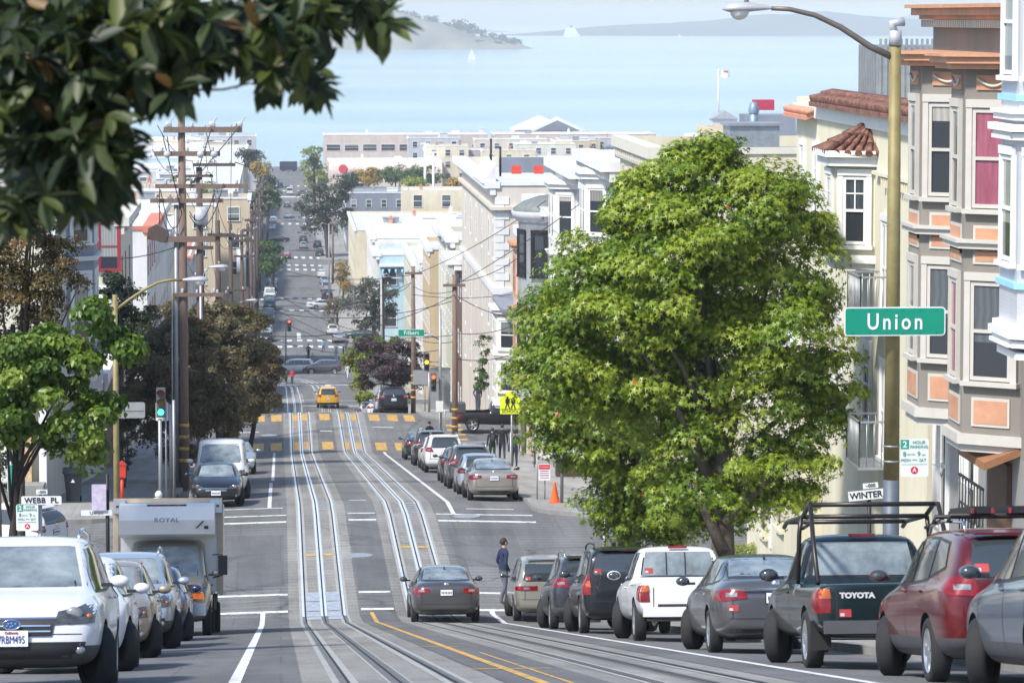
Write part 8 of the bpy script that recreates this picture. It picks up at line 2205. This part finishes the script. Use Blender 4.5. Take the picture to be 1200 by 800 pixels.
c8 = rear('minivan', BEI, 'beige egg-shaped minivan at the head of the right parked row by the crossing', 7.0, 94.5, steer=-.3, name='parked_minivan', cat='minivan', group=PR)
sticker(c8, ('minivan',), -.55, 1.16)
c9 = rear('sedan', GRY, 'grey-brown sedan driving downhill over the crosswalk in the middle of the street', 4.25, 93.0, name='moving_car', cat='car', rear_glass=M_GLASSL)
d1 = frontc('suv', WHP2, 'white crossover with black grille nearest the viewer at the lower left', -2.70, 36.6, sz=.96, steer=+0.42, name='parked_suv', cat='SUV', group=PL, opt=('rails',))
d2 = frontc('beetle', WHP2, 'rounded white hatchback with round headlights second in the left row', -2.72, 45.0, steer=+0.45, name='parked_car', cat='car', group=PL)
d3 = frontc('hatch', TAN, 'champagne compact car with round clear headlights third in the left row', -2.7, 53.5, steer=+0.45, name='parked_car', cat='car', group=PL)
d4 = frontc('suv', SILB, 'silver-blue wagon with dark roof rails fourth in the left row', -2.68, 61.2, steer=+0.4, name='parked_wagon', cat='car', group=PL)
d5 = frontc('hatch', NVB, 'small dark blue car squeezed before the box truck', -2.6, 69.8, steer=+0.35, name='parked_car', cat='car', group=PL)
me = PROTO[('suv', 'rails')][0]; bvh = BVHTree.FromPolygons([v.co for v in me.vertices], [tuple(q.vertices) for q in me.polygons])
h, n_, _, _ = bvh.ray_cast(Vector((0, 5, .57)), Vector((0, -1, 0)))
for ch in list(d1.children):
    if ch.name.startswith('licence_plate') and max(v.co.y for v in ch.data.vertices) > 1: bpy.data.objects.remove(ch)
m = MB(); m.box((0, h.y + .03, .58), (.33, .02, .165)); m.build('licence_plate', M_PLATE, d1)
lettering('7RBM495', .115, (0, h.y + .045, .565), (-1, 0, 0), (0, 0, 1), M_PLTXT, d1, bold=.0, sx=.60)
lettering('California', .035, (0, h.y + .045, .64), (-1, 0, 0), (0, 0, 1), M_STICK, d1, bold=.001)
m = MB(); m.lathe([(0, 0), (.075, .0), (.085, -.03)], (0, 0, 0), 'y', 20); h2, _, _, _ = bvh.ray_cast(Vector((0, 5, .72)), Vector((0, -1, 0)))
m = MB();
vs = [(.085 * math.cos(t * PI / 12), h2.y + .035, .725 + .048 * math.sin(t * PI / 12)) for t in range(24)]
m.prism(vs, (0, -.03, 0)); m.build('front_badge', BLUEP, d1)
m = MB()
for (a, b_) in ((-.04, .01), (.03, .012), (.045, -.012), (.01, -.02), (.0, .018), (-.012, -.01)): m.box((a, h2.y + .04, .725 + b_), (.012, .008, .012))
m.tube([(.088 * math.cos(t * PI / 12), h2.y + .036, .725 + .05 * math.sin(t * PI / 12)) for t in range(25)], .006, 5)
m.build('front_badge_stars', M_CHROME, d1)
S_ = 'van'
yf = 77.4
tr = frontc('van', GOLDS, 'white box truck with a beige cab parked at the left kerb before the crossing', -2.45, yf, name='box_truck', cat='truck', sx=.99)
L_ = 2.66
TRW = mat('truck_box_white', (.80, .80, .78), .45, var=.06, scale=1.0)
TRB = mat('truck_edge_beige', (.46, .38, .28), .5)
m = MB(); m.bx(-1.16, 1.16, -4.7, 1.35 - .9, .95, 2.95); m.bx(-1.04, 1.04, .45, 1.0, 2.18, 2.88)
m.prism([(-1.04, 1.0, 2.14), (-1.04, 1.0, 2.88), (-1.04, 1.35, 2.80), (-1.04, 1.45, 2.5), (-1.04, 1.30, 2.2)], (2.08, 0, 0)); m.build('cargo_box', TRW, tr)
m = MB()
for s in (-1, 1): m.bx(s * 1.15 - .06, s * 1.15 + .06, .30, .50, .9, 2.95); m.bx(s * 1.15 - .03, s * 1.15 + .03, -4.72, .3, .88, .98)
m.bx(-1.2, 1.2, .38, .50, 2.90, 3.0); m.build('edge_trim', TRB, tr)
for s in (-1, 1): MB().box((s * 1.06, .54, 2.82), (.26, .12, .30)).build('corner_cap', SIL, tr); MB().box((s * 1.10, .61, 2.82), (.07, .02, .05)).build('marker_lamp', M_RED, tr)
m = MB(); m.box((-.0, 1.30, 2.80), (.86, .05, .09)); m.build('light_strip', M_TRIM, tr)
for k in range(3): MB().box((-.25 + k * .25, 1.33, 2.80), (.12, .03, .05)).build('marker_lamp', M_ORANGE, tr)
m = MB(); m.box((-0, 0, 0), (0.01, 0.01, 0.01)) if False else None
lettering('ROYAL', .135, (-.0, 1.455, 2.50), (-1, 0, 0), (0, -.25, 1), mat('decal_grey', (.22, .23, .25), .5), tr, bold=.001, sx=1.2, spacing=1.1)
m = MB(); m.prism([(-.62, 1.42, 2.32), (-.66, 1.42, 2.32), (-.82, 1.44, 2.48), (-.78, 1.44, 2.48)], (0, .01, 0)); m.box((-.86, 1.425, 2.34), (.09, .01, .07)); m.build('decal', M_TRIM, tr)
for s in (-1, 1):
    MB().tube([(s * 1.0, 1.35, 1.25), (s * 1.2, 1.45, 1.3), (s * 1.2, 1.45, 1.75), (s * 1.0, 1.35, 1.75)], .015, 5).build('mirror_frame', BLACKM, tr)
    MB().box((s * 1.22, 1.45, 1.52), (.2, .07, .42)).build('mirror', BLACKM, tr)
    w_ = link('wheel', PROTO[('van',)][2], tr); w_.location = (s * .98, -3.4, .36); w_.rotation_euler.z = 0 if s < 0 else PI
    link('rim', PROTO[('van',)][3], w_)
MB().box((0, 2.70, .58), (1.75, .16, .26)).build('front_bumper', M_CHROME, tr)
m = MB(); m.box((0, 2.62, .95), (1.35, .10, .32));
for s in (-1, 1): m.box((s * .62, 2.68, .86), (.42, .04, .12), 1)
m.build('grille', [M_TRIM, M_ORANGE], tr)
MB().bx(-1.0, 1.0, -4.8, .3, .55, .9).build('chassis', M_DARK, tr)
e1 = frontc('sedan', BLKP, 'black sedan facing uphill behind the box truck', -2.15, 122.8, steer=+0.3, name='parked_car', cat='car', group='cars parked along the left kerb of the second block')
e2 = frontc('van', WHP, 'white van parked behind the black sedan on the left', -2.1, 129.0, name='parked_van', cat='van', steer=+0.3, group='cars parked along the left kerb of the second block')
e3 = frontc('sedan', SILB, 'silver-blue sedan last on the left before the yellow crosswalk', -1.95, 160, name='parked_car', cat='car', group='cars parked along the left kerb of the second block')
X2 = 7.38
rear('sedan', GOLDS, 'gold-silver sedan nearest in the second block right row, beside the corner kerb', X2, 125.4, steer=-.3, group=P2, rear_glass=M_GLASSL)
rear('hatch', SILB, 'pale blue-silver hatchback second in that row', X2 - .1, 132, group=P2)
rear('suv', GRYC, 'grey crossover with red lights third in that row', X2 - .1, 138.2, name='parked_suv', cat='SUV', group=P2)
rear('sedan', BLKP, 'black sedan in the middle of that row, before the white crossover', X2 - .05, 145.5, group=P2)
rear('suv', WHP, 'white crossover standing out in the middle of that row', X2 - .1, 160.5, name='parked_suv', cat='SUV', group=P2, clad=WHP)
rear('hatch', WHP2, 'white hatchback in front of the white crossover', X2 - .1, 166.8, group=P2)
rear('suv', CHG, 'dark grey crossover near the far end of that row', X2 - .15, 172.5, name='parked_suv', cat='SUV', group=P2)
rear('sedan', TEALP, 'dark teal sedan last in that row by the yellow crosswalk', X2 - .2, 184.5, group=P2)
car('pickup', BLKP, 'black pickup truck parked across the side street at the far corner', 12.6, 209.5, ang=R(-90), z=zg(209) + .02, name='pickup_truck', cat='pickup truck', scale=1.08)
m = MB(); m.box((10.2, 209.5, zg(209) + 1.35), (.9, 1.3, .5)); o = m.build('tool_chest', SLATEB if 'SLATEB' in globals() else M_CLAD, None, loc=(10.2, 209.5, zg(209) + 1.1), world=True); tag(o, 'dark tool chest in the bed of the black pickup truck', 'tool chest')
rear('suv', BLKP, 'dark wagon with red lights first past the far crosswalk on the right', 7.0, 223.6, name='parked_wagon', cat='car', group=P3, clad=BLKP)
rear('suv', SILB, 'silver-blue crossover ahead of the dark wagon', 6.85, 229.4, name='parked_suv', cat='SUV', group=P3, opt=('rails',))
rear('sedan', WHP, 'white sedan with its lights facing us two ahead of the dark wagon', 6.5, 236.0, group=P3)
rear('hatch', SILB, 'pale hatchback three ahead of the dark wagon', 6.0, 242.5, group=P3)
frontc('hatch', BLKP, 'dark car half hidden by the left trees past the far crosswalk', -1.5, 232.5, name='parked_car', group=P3)
tx = rear('suv', YELP, 'yellow taxi cab driving away past the far crosswalk', 3.95, 297, name='taxi', cat='taxi', clad=BLKP)
MB().box((0, -.1, 1.76), (.5, .2, .12)).build('roof_sign', WHP, tx)
g = at(345, 437, 400); car('minivan', WHP, 'white minivan crossing sideways on the diagonal avenue', g.x, g.y, ang=R(88), z=g.z, name='moving_minivan', cat='minivan', scale=.98)
g = at(378.5, 437.5, 400); car('hatch', GRYC, 'grey wagon crossing sideways beside the white minivan', g.x, g.y, ang=R(90), z=g.z, name='moving_wagon', cat='car', scale=1.1)
FAR = [
    (397, 401, 'sedan', SIL, 'silver sedan at the avenue corner on the right', 1), (390, 392, 'hatch', WHP, 'white car just ahead of the silver sedan', 1),
    (377, 362, 'sedan', WHP2, 'white car turning at the crosswalk beyond the avenue', 1, R(-65)), (383.5, 350, 'suv', CHG, 'dark crossover with red lights next beyond the turning white car', 1), (382, 341, 'minivan', SIL, 'silver minivan ahead of the dark crossover', 1), (380, 333, 'hatch', SILB, 'pale car ahead of the silver minivan', 1), (377, 325, 'sedan', WHP, 'white sedan farther along the right kerb', 1),
    (374.5, 300, 'pickup', CHG, 'dark pickup under the dark spreading tree', 1), (372, 290, 'suv', BLKP, 'black car ahead of that pickup', 1), (355.5, 291, 'hatch', SIL, 'silver car driving away in the middle of the far street', 1), (355.5, 284, 'suv', CHG, 'dark car ahead of the silver one in mid street', 1),
    (327, 284, 'sedan', BLKP, 'black car turning sideways at the far left crossing', 1, R(85)), (336, 303, 'hatch', DRED, 'small red car beside the left green tree', -1), (337.5, 255.5, 'sedan', SIL, 'silver car far down the street', -1), (336.5, 243, 'suv', CHG, 'dark car behind the far white truck', -1),
    (339.5, 228, 'van', WHP, 'white delivery truck in the far distance', 1), (318, 325, 'suv', NVB, 'dark blue car on the left kerb by the green tree', -1), (319, 333, 'sedan', SILB, 'pale car on the left kerb', -1), (319, 341, 'hatch', CHG, 'dark hatchback on the left kerb', -1), (316, 352, 'van', WHP2, 'white van parked on the left past the avenue', -1),
    (316, 362, 'van', TEALP, 'dark green van on the left past the avenue', -1), (313.5, 378, 'van', CHG, 'dark van in the left row by the avenue', -1), (312, 400, 'van', BLKP, 'black van nearest the avenue on the left', -1), (328, 218, 'sedan', BLUEP, 'blue car near the far left kerb', -1),
    (331, 196, 'van', SILB, 'pale bus at the very end of the street on the left', 1), (344, 196, 'hatch', BLUEP, 'small blue car at the end of the street', 1), (424, 398, 'sedan', TEALP, 'teal car beyond the silver sedan on the side road', 1, R(80)), (396, 318, 'suv', SIL, 'silver crossover under the reddish trees', 1),
    (318, 270, 'sedan', SIL, 'silver car parked left in the far block', -1), (320, 262, 'suv', WHP, 'white car parked left in the far block', -1), (357, 232, 'sedan', WHP, 'white car near the bright columnar tree', 1)]
for q in FAR:
    px, py, kd, pm, lb, hd = q[:6]
    g = at(px, py, 330)
    if hd > 0 and len(q) == 6: x = g.x
    car(kd, pm, lb, g.x, g.y, hd, name='distant_car', cat='car', group=P3, ang=q[6] if len(q) > 6 else None)
g = at(338, 190, 900); g = Vector((P(338, 190, 1195).x, 1195, zg(1195)))
r = thing('tour_bus', 'long dark blue bus standing across the very end of the street', 'bus', g)
MB().bx(g.x - 2.8, g.x + 2.8, g.y - 1.2, g.y + 1.2, g.z + .35, g.z + 3.2).build('body', NVB, r, world=True); MB().bx(g.x - 2.6, g.x + 2.6, g.y - 1.25, g.y - 1.2, g.z + 1.5, g.z + 2.6).build('window_band', M_GLASS, r, world=True)
for s in (-1.8, 1.8): MB().lathe([(0, g.y - 1.22), (.5, g.y - 1.22), (.5, g.y - .9)], (g.x + s, 0, g.z + .5), 'y', 14).build('wheel', M_TYRE, r, world=True)
h1 = car('hatch', WHP, 'white hatchback with red tail lights cut by the left picture edge', P(-14, 600, 106).x, 111.0, ang=R(60), z=zg(110) + .05, name='parked_car', cat='car')
def sailboat(px, py, lb, Y, s):
    p = Vector((P(px, py, Y).x, Y, 0)); r = thing('sailboat', lb, 'sailboat', p)
    m = MB(); m.prism([p + Vector((-5, 0, 0)) * s, p + Vector((5.5, 0, 1.2)) * s, p + Vector((-5.2, 0, 1.2)) * s], (0, 2.6 * s, 0)); m.build('hull', WHP, r, world=True)
    MB().cyl(p + Vector((0, 1.3, 1)) * s, p + Vector((0, 1.3, 15)) * s, .15 * s, n=6).build('mast', GALV, r, world=True)
    m = MB(); m.prism([p + Vector((-.3, 1.2, 2)) * s, p + Vector((-4.5, 1.2, 2)) * s, p + Vector((-.3, 1.2, 14.5)) * s], (0, .15 * s, 0)); m.build('mainsail', WHT, r, world=True)
    m = MB(); m.prism([p + Vector((.3, 1.2, 1.5)) * s, p + Vector((5, 1.2, 1.5)) * s, p + Vector((.3, 1.2, 13)) * s], (0, .15 * s, 0)); m.build('jib', WHT, r, world=True)
Yb = (CAMZ) * FPX / (71 - 20)
sailboat(553, 71, 'white sailboat on the bay in front of the island', Yb, 1.0)
Yb = CAMZ * FPX / (44 - 20)
p = Vector((P(670, 44, Yb).x, Yb, 0)); r = thing('cruise_ship', 'white passenger ship far out on the bay right of the island', 'ship', p)
k = Yb / FPX
m = MB(); m.prism([p + Vector((-9 * k, 0, 0)), p + Vector((8 * k, 0, 0)), p + Vector((10 * k, 0, 4 * k)), p + Vector((-9 * k, 0, 4 * k))], (0, 20, 0)); m.build('hull', WHP, r, world=True)
m = MB()
for (a, b_, z0_, z1_) in ((-8, 7, 4, 7), (-7, 5.5, 7, 9.5), (-5, 4, 9.5, 11.5)): m.bx(p.x + a * k, p.x + b_ * k, p.y + 2, p.y + 18, z0_ * k, z1_ * k)
m.build('decks', WHT, r, world=True); MB().bx(p.x - 2 * k, p.x + 1 * k, p.y + 6, p.y + 12, 11.5 * k, 14 * k).build('funnel', BLUEP, r, world=True)
for (px, py, w_, lb) in ((797, 43.5, 2, 'tiny white boat near the far shore'), (930, 41, 4, 'tiny orange-white freighter before the far hills')):
    Yb = CAMZ * FPX / (py - 20); p = Vector((P(px, py, Yb).x, Yb, 0)); k = Yb / FPX
    r = thing('distant_boat', lb, 'boat', p); m = MB(); m.prism([p + Vector((-w_ * k, 0, 0)), p + Vector((w_ * k, 0, 0)), p + Vector((w_ * 1.2 * k, 0, 1.2 * k)), p + Vector((-w_ * k, 0, 1.2 * k))], (0, 8, 0)); m.build('hull', WHP if w_ == 2 else TERR_ if 'TERR_' in globals() else TILEO, r, world=True)
    MB().bx(p.x - w_ * .6 * k, p.x, p.y + 2, p.y + 6, 1.2 * k, 3.2 * k).build('cabin', WHT, r, world=True)
YI = CAMZ * FPX / (57.5 - 20)
M_ISL = mat('island_cliff', (.10, .11, .09), .95, col2=(.26, .24, .18), scale=.02, bump=.5, bscale=.05)
kI = YI / FPX
prof = [(120, 44), (220, 30), (300, 24), (380, 20), (430, 17), (470, 15), (500, 22), (530, 27), (560, 37), (590, 44), (612, 49), (626, 55.5)]
ridge('island_terrain', prof, YI, 220, M_ISL, 1.0, seed=9, step=6)
isl = []
for i in range(260):
    px = random.uniform(170, 606)
    for (a, ha), (b_, hb) in zip(prof, prof[1:]):
        if a <= px <= b_: tp = ha + (hb - ha) * (px - a) / (b_ - a)
    u = random.random() ** .8
    py = 57 + (tp - 57) * u - 2
    rr = random.uniform(3, 7.5) * (.55 if px > 560 else 1)
    isl.append((P(px, py, YI + 110).x, YI + 20 + 90 * u, max(3, P(px, py, YI + 110).z * .94), rr * kI * 1.4, rr * kI, rr * kI * .8))
p_, nr_, ct_, _ = crown_points(isl, 26000, 5.0, .5, 1500)
p_[:, 2] = np.maximum(p_[:, 2], 3)
o = link('island_woods', leaf_mesh('island_woods', p_, nr_, 3.4 + 2.5 * RNG.random(len(p_)), 'small', ct_ * .9, L_DARK, .0, .6)); tag(o, 'dark scrub woods covering the island in the bay', 'woods', kind='stuff')
for (px, py, w_, h_, lb) in ((545, 44, 12, 6, 'white block house on the island ridge near its right end'), (560, 40, 5, 6, 'small pale tower building on the island ridge'), (492, 53.5, 34, 3, 'long pale wall along the island shore'), (505, 36, 14, 6, 'pale building among the island trees'), (430, 51, 30, 4, 'pale low ruin on the left island slope'), (592, 56, 8, 2, 'tiny white hut at the right tip of the island'), (470, 32, 16, 5, 'pale roofed building high on the island')):
    yy = YI + 10 if py > 50 else YI + 60
    q = P(px, py, yy); r = thing('island_building', lb, 'building', (q.x, yy, 0))
    MB().bx(q.x - w_ * kI / 2, q.x + w_ * kI / 2, yy, yy + 14, 0, q.z).build('wall', CREAMT, r, world=True); MB().bx(q.x - w_ * kI / 2 - .5, q.x + w_ * kI / 2 + .5, yy - .5, yy + 14.5, q.z, q.z + .8).build('roof', ROOFG, r, world=True)
